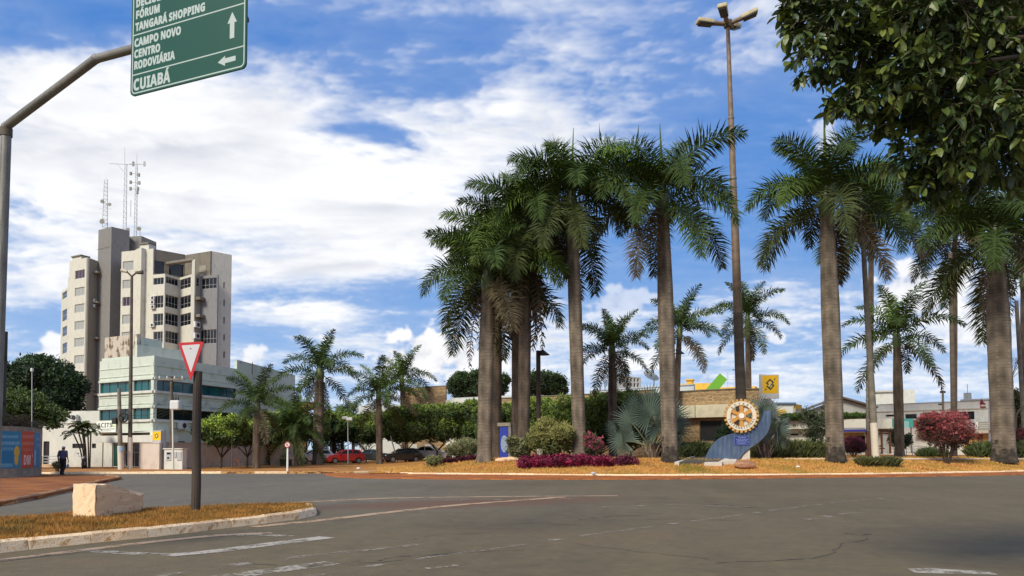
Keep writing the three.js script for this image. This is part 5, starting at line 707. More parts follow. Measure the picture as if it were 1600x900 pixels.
function simpleLeaf(l, w) { const g = new THREE.BufferGeometry(); g.setAttribute('position', new THREE.Float32BufferAttribute([0, 0, 0, l * 0.5, 0.05 * l, w / 2, l, -0.06 * l, 0, 0, 0, 0, l, -0.06 * l, 0, l * 0.5, 0.05 * l, -w / 2], 3)); g.computeVertexNormals(); return g; }
function sprig(seed, n, len, w, spread) { const r = mulberry(seed), L = []; for (let i = 0; i < n; i++) { const g = simpleLeaf(len * (0.7 + 0.5 * r()), w); g.rotateX((r() - 0.5) * 2.2).rotateZ((r() - 0.25) * 1.5).rotateY(r() * 6.28).translate((r() - 0.5) * spread, (r() - 0.5) * spread, (r() - 0.5) * spread); L.push(g); } return mg(L); }
const sprigs = [sprig(1, 9, 0.26, 0.13, 0.3), sprig(2, 9, 0.24, 0.12, 0.3)], fine = sprig(3, 10, 0.15, 0.055, 0.2), blades = sprig(4, 10, 0.20, 0.03, 0.16);
function foliage(parent, name, geo, n, place, color, rough = 0.6) {   // many sprigs, as one part
  const im = new THREE.InstancedMesh(geo, M(lin(1, 1, 1), rough), n), m = new THREE.Matrix4(), q = new THREE.Quaternion(), e = new THREE.Euler();
  for (let i = 0; i < n; i++) { const p = place(i); q.setFromEuler(e.set(p.a ?? 0, p.b ?? 0, p.c ?? 0)); m.compose(V(p.x, p.y, p.z), q, V(p.s, p.s, p.s)); im.setMatrixAt(i, m); im.setColorAt(i, color(p, i)); }
  im.name = name; im.castShadow = im.receiveShadow = true; stuff(im); parent.add(im); return im;
}
// lobes: [x, y, z, rx, ry, rz] round the base; leaves crowd towards the skin of each lobe
function crown(parent, lobes, dens, geo, color, seed, o = {}) {
  const r = mulberry(seed), list = [];
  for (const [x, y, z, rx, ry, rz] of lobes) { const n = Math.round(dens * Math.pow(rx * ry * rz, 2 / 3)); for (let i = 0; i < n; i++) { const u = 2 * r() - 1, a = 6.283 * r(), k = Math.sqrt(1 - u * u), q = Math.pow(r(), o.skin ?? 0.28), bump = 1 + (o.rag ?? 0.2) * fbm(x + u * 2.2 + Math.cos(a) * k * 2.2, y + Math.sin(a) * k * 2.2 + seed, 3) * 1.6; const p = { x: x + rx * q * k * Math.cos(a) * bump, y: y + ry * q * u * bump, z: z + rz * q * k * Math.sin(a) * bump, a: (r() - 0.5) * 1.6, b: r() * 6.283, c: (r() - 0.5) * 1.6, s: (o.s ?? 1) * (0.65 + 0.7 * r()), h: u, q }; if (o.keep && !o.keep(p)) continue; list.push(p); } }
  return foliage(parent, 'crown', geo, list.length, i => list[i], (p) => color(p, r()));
}
const mixc = (a, b, t) => lin(lerp(a[0], b[0], t), lerp(a[1], b[1], t), lerp(a[2], b[2], t));
function limbs(parent, H, spread, n, r0, seed, mat = mt.branch, y0 = 0) { const r = mulberry(seed), L = [], fork = V((r() - 0.5) * 0.15, y0 + H * 0.45, 0); L.push(rod(V(0, y0 - 0.05, 0), fork, r0, r0 * 0.8, 8)); for (let i = 0; i < n; i++) { const a = i / n * 6.283 + r(), e = V(Math.cos(a) * spread * (0.5 + 0.5 * r()), y0 + H * (0.9 + 0.3 * r()), Math.sin(a) * spread * (0.5 + 0.5 * r())), m = fork.clone().lerp(e, 0.5).add(V(0, 0.1 * H, 0)); L.push(rod(fork, m, r0 * 0.6, r0 * 0.42, 6), rod(m, e, r0 * 0.42, r0 * 0.15, 5)); } part(parent, 'trunk', L, mat); }
// clipped street trees along the car park, one by one
const clip = [[345, 61.5, 652, 697, 34, 'bright green clipped tree nearest the yield sign post'], [386, 66, 655, 697, 30, 'clipped tree behind the drooping palm by the pink wall'], [421, 74, 648, 696, 34, 'clipped tree with slanting trunk left of the no parking sign'],
  [478, 88, 650, 690, 30, 'clipped tree left of the skirted palm, behind the silver car'], [530, 92, 646, 692, 34, 'clipped tree right of the skirted palm, over the red car'], [572, 93, 645, 694, 32, 'clipped tree behind the thin double headed park lamp'],
  [634, 84, 636, 692, 40, 'clipped tree with forked trunk over the black car'], [683, 84, 632, 690, 38, 'clipped tree with forked trunk over the white car'], [735, 84, 630, 694, 36, 'clipped tree behind the pale variegated shrub and round topped post'],
  [785, 80, 630, 700, 36, 'clipped tree behind the blue totem sign'], [838, 78, 624, 704, 36, 'clipped tree behind the yellow green round shrub'], [890, 76, 618, 704, 34, 'clipped tree behind the tall palm beside the round shrub'], [938, 74, 614, 702, 34, 'clipped tree left of the shaggy collared short palm'], [985, 72, 612, 700, 30, 'clipped tree just behind the silver fan palm']];
clip.forEach(([px, d, y0, y1, hw, label], i) => {
  const b = onGround(px, d), t = thing('clipped_tree', label, 'tree'), k = d / F; t.position.copy(b);
  const yt = P(px, y0, d).y - b.y, yb = P(px, y1, d).y - b.y, cy = (yt + yb) / 2, ry = (yt - yb) / 2, rx = hw * 1.12 * k, r = mulberry(300 + i); limbs(t, Math.max(yb * 1.05, 0.8), rx * 0.7, 5, 0.11, 310 + i);
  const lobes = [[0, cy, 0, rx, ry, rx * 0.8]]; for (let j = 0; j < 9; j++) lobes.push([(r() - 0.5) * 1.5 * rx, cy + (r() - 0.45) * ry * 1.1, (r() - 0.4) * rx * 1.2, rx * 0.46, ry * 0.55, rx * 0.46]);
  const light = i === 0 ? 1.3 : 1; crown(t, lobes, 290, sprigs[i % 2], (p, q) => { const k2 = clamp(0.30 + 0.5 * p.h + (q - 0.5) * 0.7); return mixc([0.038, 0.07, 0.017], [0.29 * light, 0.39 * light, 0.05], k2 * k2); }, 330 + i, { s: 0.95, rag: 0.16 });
});
function bigTree(name, label, px, d, H, lobesPx, cA, cB, seed, dens = 210, s = 1.4, base = null) {   // lobes given as [px, py, half width, half height] at depth d
  const b = base ?? onGround(px, d), t = thing(name, label, 'tree', b), k = d / F, r = mulberry(seed), L = [];
  for (const [lx, ly, rw, rh, dz = 0] of lobesPx) { const c = P(lx, ly, d).sub(b); L.push([c.x, c.y, dz - rw * k * 0.1, rw * k, rh * k, rw * k * 0.8]); for (let j = 0; j < 5; j++) L.push([c.x + (r() - 0.5) * 1.6 * rw * k, c.y + (r() - 0.4) * 1.3 * rh * k, dz + (r() - 0.4) * rw * k, rw * k * 0.42, rh * k * 0.42, rw * k * 0.42]); }
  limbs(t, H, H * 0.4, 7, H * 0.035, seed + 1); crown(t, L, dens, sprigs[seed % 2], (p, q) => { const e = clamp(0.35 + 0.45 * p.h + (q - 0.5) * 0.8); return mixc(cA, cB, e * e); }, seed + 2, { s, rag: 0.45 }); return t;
}
bigTree('dark_tree', 'big dark green round tree rising behind the mural wall', 72, 78, 6.5, [[70, 588, 42, 30], [40, 606, 38, 36], [100, 610, 28, 32], [60, 640, 50, 26], [112, 636, 14, 18]], [0.012, 0.03, 0.012], [0.055, 0.105, 0.028], 401);
bigTree('light_tree', 'lighter feathery green tree just behind the mural wall top', 30, 58, 3.6, [[28, 628, 40, 22], [62, 645, 34, 18], [10, 650, 40, 18], [78, 660, 18, 9], [-40, 620, 50, 36]], [0.03, 0.055, 0.010], [0.115, 0.17, 0.02], 405, 200, 0.9);
bigTree('dome_tree', 'dark domed tree behind the bank roofs, left of the skirted palms', 740, 150, 9, [[722, 604, 22, 18], [745, 602, 26, 19], [770, 606, 22, 18]], [0.014, 0.032, 0.010], [0.07, 0.12, 0.022], 409, 210, 2.0);
bigTree('dome_tree', 'dark domed tree behind the bank roofs between two tall palm trunks', 855, 155, 9, [[845, 598, 24, 17], [865, 604, 20, 15], [825, 602, 20, 16], [875, 611, 9, 6]], [0.012, 0.03, 0.010], [0.055, 0.10, 0.02], 413, 210, 2.0);
bigTree('olive_tree', 'dark olive tree at the far right behind the thickest palm', 1592, 90, 5, [[1592, 628, 20, 16], [1600, 650, 26, 18], [1575, 640, 8, 12]], [0.02, 0.026, 0.010], [0.07, 0.075, 0.026], 417, 200, 1.2);
bigTree('round_park_tree', 'small dark round tree beyond the slim palm near the teal sign', 1404, 82, 2.2, [[1398, 684, 12, 14], [1412, 690, 12, 10]], [0.014, 0.036, 0.012], [0.05, 0.10, 0.025], 421, 240, 0.8);
// bare tree at the right edge
{ const b = onGround(1588, 88), t = thing('bare_tree', 'leafless twisted branches against the sky at the right edge', 'tree', b), r = mulberry(71), L = [], grow = (p, dir, len, rad, k) => { const e = p.clone().addScaledVector(dir, len); L.push(rod(p, e, rad, rad * 0.7, 5)); if (k > 0) for (let i = 0; i < 3; i++) grow(e, dir.clone().add(V((r() - 0.5) * 1.6, (r() - 0.3) * 1.0, (r() - 0.5) * 1.2)).normalize(), len * 0.66, rad * 0.62, k - 1); }; grow(V(0, 0, 0), V(0.02, 1, 0), 4.6, 0.16, 4); part(t, 'branches', L, mt.twig); }
// hedge tops on the terrace roof
for (const [x0, x1, y, d, lb] of [[1223, 1262, 651, 90.5, 'green hedge on the terrace roof left of the thick palm'], [1316, 1358, 650, 90.3, 'green hedge on the terrace roof right of the thick palm'], [1286, 1300, 651, 90.4, 'short piece of roof hedge showing left beside the thick palm trunk']]) { const c = P((x0 + x1) / 2, 656, d), t = thing('roof_hedge', lb, 'hedge', c), rx = (x1 - x0) / 2 * d / F, L = []; for (let i = 0; i < 6; i++) L.push([lerp(-rx, rx, (i + 0.5) / 6), (656 - y) * d / F * 0.9, -0.4, rx / 4, 0.42, 0.5]); crown(t, L, 700, sprigs[0], (p, q) => mixc([0.02, 0.05, 0.012], [0.10, 0.18, 0.025], clamp(0.4 + 0.4 * p.h + (q - 0.5) * 0.6)), 430 + x0, { s: 0.6 }); }
// shrubs on the roundabout: [name, label, px, py, half width, half height, sprig, colours, density, size, stems]
function shrub(name, label, px, py, hw, top, geo, cA, cB, seed, o = {}) {
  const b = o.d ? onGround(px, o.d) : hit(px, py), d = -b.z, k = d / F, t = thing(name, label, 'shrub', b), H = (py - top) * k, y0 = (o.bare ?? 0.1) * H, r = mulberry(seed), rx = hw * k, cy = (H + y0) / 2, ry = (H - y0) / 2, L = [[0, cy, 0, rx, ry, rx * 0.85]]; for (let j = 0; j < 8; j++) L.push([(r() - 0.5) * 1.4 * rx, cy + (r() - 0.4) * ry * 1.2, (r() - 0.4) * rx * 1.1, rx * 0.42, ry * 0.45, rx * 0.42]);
  const st = []; for (let j = 0; j < (o.stems ?? 7); j++) { const a = j * 2.4, e = V(Math.cos(a) * rx * 0.6, H * 0.6, Math.sin(a) * rx * 0.5); st.push(rod(V(Math.cos(a) * 0.12, -0.05, Math.sin(a) * 0.1), e.clone().multiplyScalar(0.5).setY(y0 + 0.1 * H), 0.035, 0.028, 5), rod(e.clone().multiplyScalar(0.5).setY(y0 + 0.1 * H), e, 0.028, 0.012, 5)); } part(t, 'stems', st, mt.twig);
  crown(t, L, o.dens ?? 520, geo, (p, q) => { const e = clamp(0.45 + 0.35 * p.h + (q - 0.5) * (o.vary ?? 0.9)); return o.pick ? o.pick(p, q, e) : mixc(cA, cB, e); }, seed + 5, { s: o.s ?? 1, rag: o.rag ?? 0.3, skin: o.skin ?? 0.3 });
  return t;
}
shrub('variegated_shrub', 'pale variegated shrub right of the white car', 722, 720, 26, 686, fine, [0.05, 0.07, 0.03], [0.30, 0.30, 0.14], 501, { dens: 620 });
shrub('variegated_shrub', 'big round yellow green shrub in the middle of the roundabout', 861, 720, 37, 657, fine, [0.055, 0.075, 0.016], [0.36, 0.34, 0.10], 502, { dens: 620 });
shrub('variegated_shrub', 'small pale shrub partly hidden by the blue totem', 810, 721, 17, 684, fine, [0.05, 0.06, 0.02], [0.26, 0.26, 0.11], 503, { dens: 560 });
shrub('variegated_shrub', 'small loose pale shrub in front of the white car', 678, 730, 15, 713, fine, [0.05, 0.07, 0.02], [0.30, 0.30, 0.12], 504, { dens: 300, rag: 0.6, s: 0.8 });
const pinkPick = (dark, leaf, fl, share) => (p, q, e) => (q * 7.3 % 1) < share * clamp(0.62 + 0.8 * p.h) ? mixc([fl[0] * 0.5, fl[1] * 0.5, fl[2] * 0.5], fl, e) : mixc(dark, leaf, e);
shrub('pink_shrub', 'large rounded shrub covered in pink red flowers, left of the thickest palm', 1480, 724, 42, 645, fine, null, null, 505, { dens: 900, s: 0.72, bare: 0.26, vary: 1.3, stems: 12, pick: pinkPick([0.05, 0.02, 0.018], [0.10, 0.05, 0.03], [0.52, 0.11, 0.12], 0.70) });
shrub('pink_shrub', 'small pink flowered shrub right beside the tall palm of the round shrub', 928, 720, 16, 680, fine, null, null, 506, { dens: 560, pick: pinkPick([0.05, 0.045, 0.02], [0.10, 0.09, 0.04], [0.50, 0.09, 0.15], 0.45) });
shrub('pink_shrub', 'dark pink shrub in front of the blue awning kiosk', 1334, 708, 18, 677, fine, null, null, 507, { d: 70, dens: 560, bare: 0.12, pick: pinkPick([0.035, 0.015, 0.018], [0.07, 0.03, 0.03], [0.30, 0.06, 0.10], 0.7) });
shrub('pink_shrub', 'pink flowered shrub cut by the right edge of the view', 1597, 716, 18, 672, fine, null, null, 508, { d: 64, dens: 560, pick: pinkPick([0.04, 0.03, 0.018], [0.09, 0.05, 0.03], [0.42, 0.08, 0.11], 0.5) });
shrub('pink_shrub', 'low reddish shrub just behind the silver fan palm stem', 1036, 718, 14, 690, fine, null, null, 509, { d: 60, dens: 560, pick: pinkPick([0.05, 0.02, 0.015], [0.09, 0.04, 0.02], [0.28, 0.05, 0.07], 0.5) });
shrub('dark_round_bush', 'dark green bush in front of the bank window behind the wheel emblem', 1131, 716, 13, 662, fine, [0.015, 0.035, 0.015], [0.06, 0.11, 0.035], 510, { d: 60, dens: 560 });
shrub('grey_leaved_bush', 'loose tall grey green bush left of the thick palm', 1277, 722, 23, 646, fine, [0.03, 0.045, 0.022], [0.09, 0.115, 0.05], 511, { d: 56, dens: 300, bare: 0.25, rag: 0.7, stems: 9 });
// strappy clumps
function clump(label, x0, x1, py, top, seed, d0, dd = 2.0, cB = [0.11, 0.14, 0.035]) {
  const b = d0 ? onGround((x0 + x1) / 2, d0) : hit((x0 + x1) / 2, py), d = -b.z, k = d / F, t = thing('strappy_clump', label, 'shrub', b), r = mulberry(seed), pos = [], W = (x1 - x0) / 2 * k, H = (py - top) * k, n = Math.round(W * 2 * 330);
  const g = (() => { const q = []; for (let i = 0; i < 3; i++) { const a = i * 2.1, c = Math.cos(a), s = Math.sin(a), w = 0.02, l = 0.55, e = 0.28; q.push(-s * w, 0, c * w, s * w, 0, -c * w, c * e * 0.4 + s * w, l * 0.7, s * e * 0.4 - c * w, -s * w, 0, c * w, c * e * 0.4 + s * w, l * 0.7, s * e * 0.4 - c * w, c * e, l, s * e); } const gg = new THREE.BufferGeometry(); gg.setAttribute('position', new THREE.Float32BufferAttribute(q, 3)); gg.computeVertexNormals(); return norm(gg); })();
  foliage(t, 'leaves', g, n, () => { const x = (2 * r() - 1) * W, z = (r() - 0.6) * dd, ex = 1 - 0.35 * Math.pow(Math.abs(x / W), 3), y = r() * Math.max(H * ex * (0.8 + 0.5 * fbm(x * 1.2 + seed, z, 3)) - 0.42, 0.05); return { x, y, z, a: (r() - 0.5) * 0.9, b: r() * 6.3, c: (r() - 0.5) * 0.9, s: 0.75 + 0.5 * r(), h: y / H }; }, p => mixc([0.028, 0.045, 0.014], cB, clamp(p.h * 0.8 + 0.5 * r()))); return t;
}
clump('low dark strappy bush between the palm and the left end of the blue monument', 1056, 1124, 718, 688, 601, 55);
clump('long strappy leaved bush right of the blue monument', 1176, 1300, 717, 683, 602, 56, 2.4, [0.13, 0.15, 0.04]);
clump('strappy leaved bush between the pink shrub and the thickest palm', 1520, 1556, 715, 684, 603, 60);
clump('strappy leaved bush right of the thickest palm', 1580, 1640, 716, 686, 604, 60, 2, [0.09, 0.10, 0.035]);
clump('small dry strappy tuft by the kerb right of the thick palm', 1345, 1368, 729, 720, 605, 0, 0.8, [0.22, 0.20, 0.06]); clump('small dry strappy tuft by the kerb left of the pink shrub', 1376, 1402, 729, 721, 606, 0, 0.8, [0.20, 0.19, 0.06]);
clump('low green strip of bush under the pink shrub', 1440, 1475, 715, 700, 607, 60, 1.2);
// purple ground cover
{
  const r = mulberry(81), sp1 = sprig(9, 9, 0.17, 0.07, 0.16), bed = (label, x0, x1, d0, d1, n, h, cA, cB) => { const c = onGround((x0 + x1) / 2, (d0 + d1) / 2), im = new THREE.InstancedMesh(sp1, M(lin(1, 1, 1), 0.7), n), m = new THREE.Matrix4(); for (let i = 0; i < n; i++) { let px, d, e; do { px = lerp(x0, x1, r()); d = lerp(d0, d1, r()); e = fbm(px * 0.05, d * 0.9, 3); } while (px > x0 + (x1 - x0) * 0.78 && e < 0.12 && r() < 0.85); const g = onGround(px, d), edge = Math.min(1, (px - x0) / 10, (x1 - px) / 14); m.compose(V(g.x, g.y + 0.04 + r() * h * (0.45 + 0.55 * edge) * (0.8 + 0.6 * e), g.z), new THREE.Quaternion().setFromEuler(new THREE.Euler(r() * 0.8 - 0.4, r() * 6.3, r() * 0.8 - 0.4)), V(1, 1, 1).multiplyScalar(0.7 + 0.7 * r())); im.setMatrixAt(i, m); const q = r(); im.setColorAt(i, mixc(cA, cB, q * q)); } im.name = numbered('purple_ground_cover'); im.castShadow = im.receiveShadow = true; stuff(im); tag(im, label, 'ground cover'); scene.add(im); };
  bed('bed of deep magenta purple ground cover at the kerb under the tall palms', 812, 958, 48.4, 50.6, 3200, 0.44, [0.07, 0.006, 0.02], [0.52, 0.03, 0.12]);
  bed('thin dark purple ground cover strip between the white car and the left palms', 684, 752, 54, 56, 900, 0.25, [0.035, 0.006, 0.012], [0.17, 0.02, 0.05]);
  bed('few magenta seedlings at the kerb right of the purple bed', 962, 996, 48.6, 50.4, 220, 0.36, [0.06, 0.008, 0.02], [0.30, 0.03, 0.09]);
}
// silver fan palms
function fanGeo(seed, R) {   // pleated round blade on a stalk tip, lying in the y-z plane facing +x, centre at the stalk end
  const r = mulberry(seed), n = 36, pos = [], tri = (a, b, c) => pos.push(a.x, a.y, a.z, b.x, b.y, b.z, c.x, c.y, c.z), sp0 = 5.4;
  for (let i = 0; i < n; i++) { const a = (i / (n - 1) - 0.5) * sp0, h = sp0 / n * 0.5, l = R * (0.82 + 0.18 * Math.cos(a * 0.55)) * (0.93 + 0.12 * r()), pt = (ang, rad, x) => V(x + 0.16 * rad * rad / R * 0.9, Math.cos(ang) * rad, Math.sin(ang) * rad), c = V(0, 0, 0), s = l * 0.52, lo = pt(a - h * 0.86, s, -0.03), mi = pt(a, s, 0.05), hi = pt(a + h * 0.86, s, -0.03), droop = 0.1 + 0.16 * r(), tip = pt(a + 0.02 * (r() - 0.5), l, 0.05); tip.x += droop * 0.4; tip.y -= droop * 0.5; tri(c, mi, lo); tri(c, hi, mi); tri(lo, mi, tip); tri(mi, hi, tip); }
  const g = new THREE.BufferGeometry(); g.setAttribute('position', new THREE.Float32BufferAttribute(pos, 3)); g.computeVertexNormals(); return norm(g);
}
const fans = [1, 2, 3, 4].map(s => fanGeo(s, 1)), silver = [M(lin(0.125, 0.175, 0.14), 0.65), M(lin(0.17, 0.225, 0.18), 0.65), M(lin(0.095, 0.135, 0.105), 0.65)];
function fanPalm(label, px, d, leaves, boots = true) {
  const b = onGround(px, d), t = thing('silver_fan_palm', label, 'palm tree', b), k = d / F; const st = [];
  part(t, 'trunk', new THREE.LatheGeometry([[0.42, 0], [0.5, 0.25], [0.42, 0.7], [0.3, 1.2], [0.12, 1.7]].map(q => new THREE.Vector2(...q)), 12), mt.barkDark);
  leaves.forEach(([cx, cy, rp, yaw, pitch, dz], i) => { const c = P(cx, cy, d).sub(b); c.z = dz; const root = V(c.x * 0.12, 0.9, dz * 0.1); part(t, 'stalk', [rod(root, root.clone().lerp(c, 0.6).add(V(0, 0.1, 0)), 0.07, 0.05, 6), rod(root.clone().lerp(c, 0.6).add(V(0, 0.1, 0)), c, 0.05, 0.035, 6)], M(lin(0.20, 0.22, 0.13), 0.6)); const f = part(t, 'fan_leaf', fans[i % 4], silver[i % 3], true); f.scale.setScalar(rp * k); f.position.copy(c); const dir = c.clone().sub(root).normalize(), face = V(Math.sin(yaw) * Math.cos(pitch), Math.sin(pitch), Math.cos(yaw) * Math.cos(pitch)), up = dir.clone().sub(face.clone().multiplyScalar(dir.dot(face))).normalize(), side = face.clone().cross(up); f.quaternion.setFromRotationMatrix(new THREE.Matrix4().makeBasis(face, up, side)); });
  if (boots) { const g = []; for (let i = 0; i < 10; i++) { const a = i * 2.4; g.push(rod(V(Math.cos(a) * 0.3, 0.1 + i * 0.05, Math.sin(a) * 0.3), V(Math.cos(a) * 0.7, 0.75 + i * 0.06, Math.sin(a) * 0.55), 0.1, 0.05, 5)); } part(t, 'leaf_base', g, M(lin(0.30, 0.24, 0.16), 0.8)); }
}
fanPalm('big silver blue fan palm with pleated round leaves left of the tall spear leaved palm', 1018, 54.5, [[1014, 650, 42, 0.0, 0.15, 0.9], [985, 660, 37, -0.35, 0.0, 0.3], [1020, 632, 38, 0.1, 0.35, -0.5], [1050, 655, 38, 0.5, 0.0, 0.1], [973, 690, 30, -0.3, -0.3, 0.8], [1052, 672, 36, 0.6, -0.2, 0.4], [1000, 640, 36, -0.5, 0.3, -0.8], [1035, 636, 36, 0.6, 0.4, -0.9], [962, 676, 26, -1.1, -0.2, 0.2], [1026, 672, 30, 0.2, -0.4, 1.1]]);
fanPalm('silver fan palm right behind the blue monument', 1194, 53.5, [[1202, 652, 34, 0.3, 0.1, 0.0], [1186, 640, 30, -0.2, 0.3, -0.5], [1218, 676, 30, 0.8, -0.1, 0.3], [1184, 668, 28, -0.4, -0.1, 0.2], [1206, 676, 30, 0.2, -0.3, 0.6]]);
// ------------------------------------------------------------------ big tree overhead at the right
{
  const base = V(8.2, 0, -7.5), t = thing('overhanging_tree', 'big dark leaved tree hanging over the road from the upper right corner', 'tree', base), r = mulberry(901);
  const bx = base.clone(); part(t, 'trunk', [rod(V(0, -0.1, 0), V(-0.1, 3.0, 0), 0.32, 0.24, 10), rod(V(-0.1, 2.95, 0), V(-0.2, 6.1, 0), 0.24, 0.14, 10)], mt.bark);
  const lob = [   // px, py, depth, radii in metres
    [1300, 40, 7.0, 0.42, 0.36], [1285, 92, 6.9, 0.24, 0.16], [1262, 20, 7.2, 0.26, 0.24], [1350, 95, 7.0, 0.38, 0.42], [1330, 160, 6.9, 0.18, 0.16], [1420, 60, 7.2, 0.6, 0.5], [1410, 160, 7.1, 0.30, 0.36], [1450, 230, 7.0, 0.36, 0.36], [1460, 284, 7.1, 0.26, 0.20], [1520, 130, 7.4, 0.7, 0.7], [1540, 236, 7.3, 0.6, 0.46], [1590, 60, 7.5, 0.8, 0.8], [1600, 192, 7.4, 0.7, 0.66], [1380, -60, 7.2, 0.9, 0.6], [1560, -120, 7.6, 1.2, 0.8], [1680, 228, 7.6, 0.6, 0.44], [1700, 40, 7.6, 1.0, 1.0], [1480, 10, 6.6, 0.6, 0.6], [1530, 180, 6.6, 0.5, 0.5], [1430, 120, 6.6, 0.3, 0.3],
  ];
  const lobes = lob.map(([px, py, d, rx, ry], i) => { const c = P(px, py, d).sub(base); return [c.x, c.y, c.z, rx, ry, Math.max(rx * 0.9, 0.3), i]; });
  // canopy above and towards the viewer, out of the picture, which keeps the underside in shade
  const over = []; for (let i = 0; i < 16; i++) over.push([-2.6 + 4.4 * r(), 6.9 + 0.8 * r(), 1.2 + 3.6 * r(), 0.9 + 0.5 * r(), 0.5 + 0.25 * r(), 1.0, 99]);
  over.push([-1.3, 6.1, 0.1, 1.0, 0.75, 0.9], [0.1, 6.6, 0.3, 1.5, 1.0, 1.3], [1.6, 6.3, 0.1, 1.3, 0.9, 1.2], [-0.3, 6.2, -1.1, 1.2, 0.8, 0.9], [0.9, 7.2, -0.3, 1.3, 0.7, 1.2], [-1.2, 6.9, 0.5, 1.1, 0.6, 1.0]);
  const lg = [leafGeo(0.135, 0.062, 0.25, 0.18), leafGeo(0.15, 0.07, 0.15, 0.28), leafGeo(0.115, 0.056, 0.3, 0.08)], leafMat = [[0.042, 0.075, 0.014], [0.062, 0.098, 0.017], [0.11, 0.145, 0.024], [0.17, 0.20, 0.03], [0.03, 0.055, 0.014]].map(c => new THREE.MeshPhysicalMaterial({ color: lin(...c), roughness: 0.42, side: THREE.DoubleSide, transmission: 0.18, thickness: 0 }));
  const twigs = [], leaves = [], limbL = [];
  const nTw = (rx, ry) => Math.round(380 * rx * ry + 24);
  for (const [x, y, z, rx, ry, rz, i] of lobes) {
    const n = nTw(rx, ry); limbL.push(rod(V(-0.2, 6.0, 0), V(x, y + 0.05, z), 0.05, 0.012, 5));
    for (let k = 0; k < n; k++) {
      const u = 2 * r() - 1, a = 6.283 * r(), c = Math.sqrt(1 - u * u), q = Math.pow(r(), 0.38), o = V(c * Math.cos(a), u, c * Math.sin(a)), p = V(x + rx * q * o.x, y + ry * q * o.y, z + rz * q * o.z), ax = o.clone().add(V((r() - 0.5) * 0.8, -0.45 + (r() - 0.5) * 0.5, (r() - 0.5) * 0.8)).normalize(), nl = 6 + Math.floor(r() * 3);
      twigs.push(rod(p.clone().addScaledVector(ax, -0.16), p.clone().addScaledVector(ax, 0.1), 0.005, 0.003, 3));
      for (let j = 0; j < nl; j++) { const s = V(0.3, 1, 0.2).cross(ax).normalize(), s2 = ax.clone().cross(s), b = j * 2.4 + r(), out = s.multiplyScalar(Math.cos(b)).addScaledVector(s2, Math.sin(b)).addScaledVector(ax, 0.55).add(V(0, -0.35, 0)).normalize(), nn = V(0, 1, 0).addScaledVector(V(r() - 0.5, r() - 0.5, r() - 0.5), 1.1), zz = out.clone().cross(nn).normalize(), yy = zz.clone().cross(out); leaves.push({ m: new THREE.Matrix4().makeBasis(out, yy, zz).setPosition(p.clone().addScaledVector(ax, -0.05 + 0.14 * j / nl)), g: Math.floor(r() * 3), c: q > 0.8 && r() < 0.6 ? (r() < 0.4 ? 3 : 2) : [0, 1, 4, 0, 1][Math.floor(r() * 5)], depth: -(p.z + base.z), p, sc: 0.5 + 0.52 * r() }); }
    }
  }
  part(t, 'branch', limbL, mt.branch); stuff(part(t, 'twigs', twigs, M(lin(0.08, 0.065, 0.035), 0.8)));
  // the nearest leaves in view singly, all others as one part for each leaf shape
  for (const l of leaves) { const w = l.p.clone().add(base), d = -w.z, px = CX + F * w.x / d, py = 703 - F * (w.y - CAM) / d; l.score = d + (px > 1610 || py < -10 ? 50 : 0); }
  leaves.sort((a, b) => a.score - b.score);
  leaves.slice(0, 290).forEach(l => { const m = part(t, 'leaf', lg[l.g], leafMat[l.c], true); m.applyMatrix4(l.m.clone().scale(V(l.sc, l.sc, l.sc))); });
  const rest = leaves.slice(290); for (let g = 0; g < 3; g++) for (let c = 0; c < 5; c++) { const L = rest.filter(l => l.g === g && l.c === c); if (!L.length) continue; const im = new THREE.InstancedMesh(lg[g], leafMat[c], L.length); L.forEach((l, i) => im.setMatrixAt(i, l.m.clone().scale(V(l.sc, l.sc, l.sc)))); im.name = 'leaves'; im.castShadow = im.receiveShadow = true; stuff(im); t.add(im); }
  crown(t, over.map(q => q.slice(0, 6)), 900, sprigs[0], (p, q) => mixc([0.03, 0.055, 0.012], [0.09, 0.12, 0.02], q), 905, { s: 0.8, skin: 0.5 }).name = 'upper_crown';
}
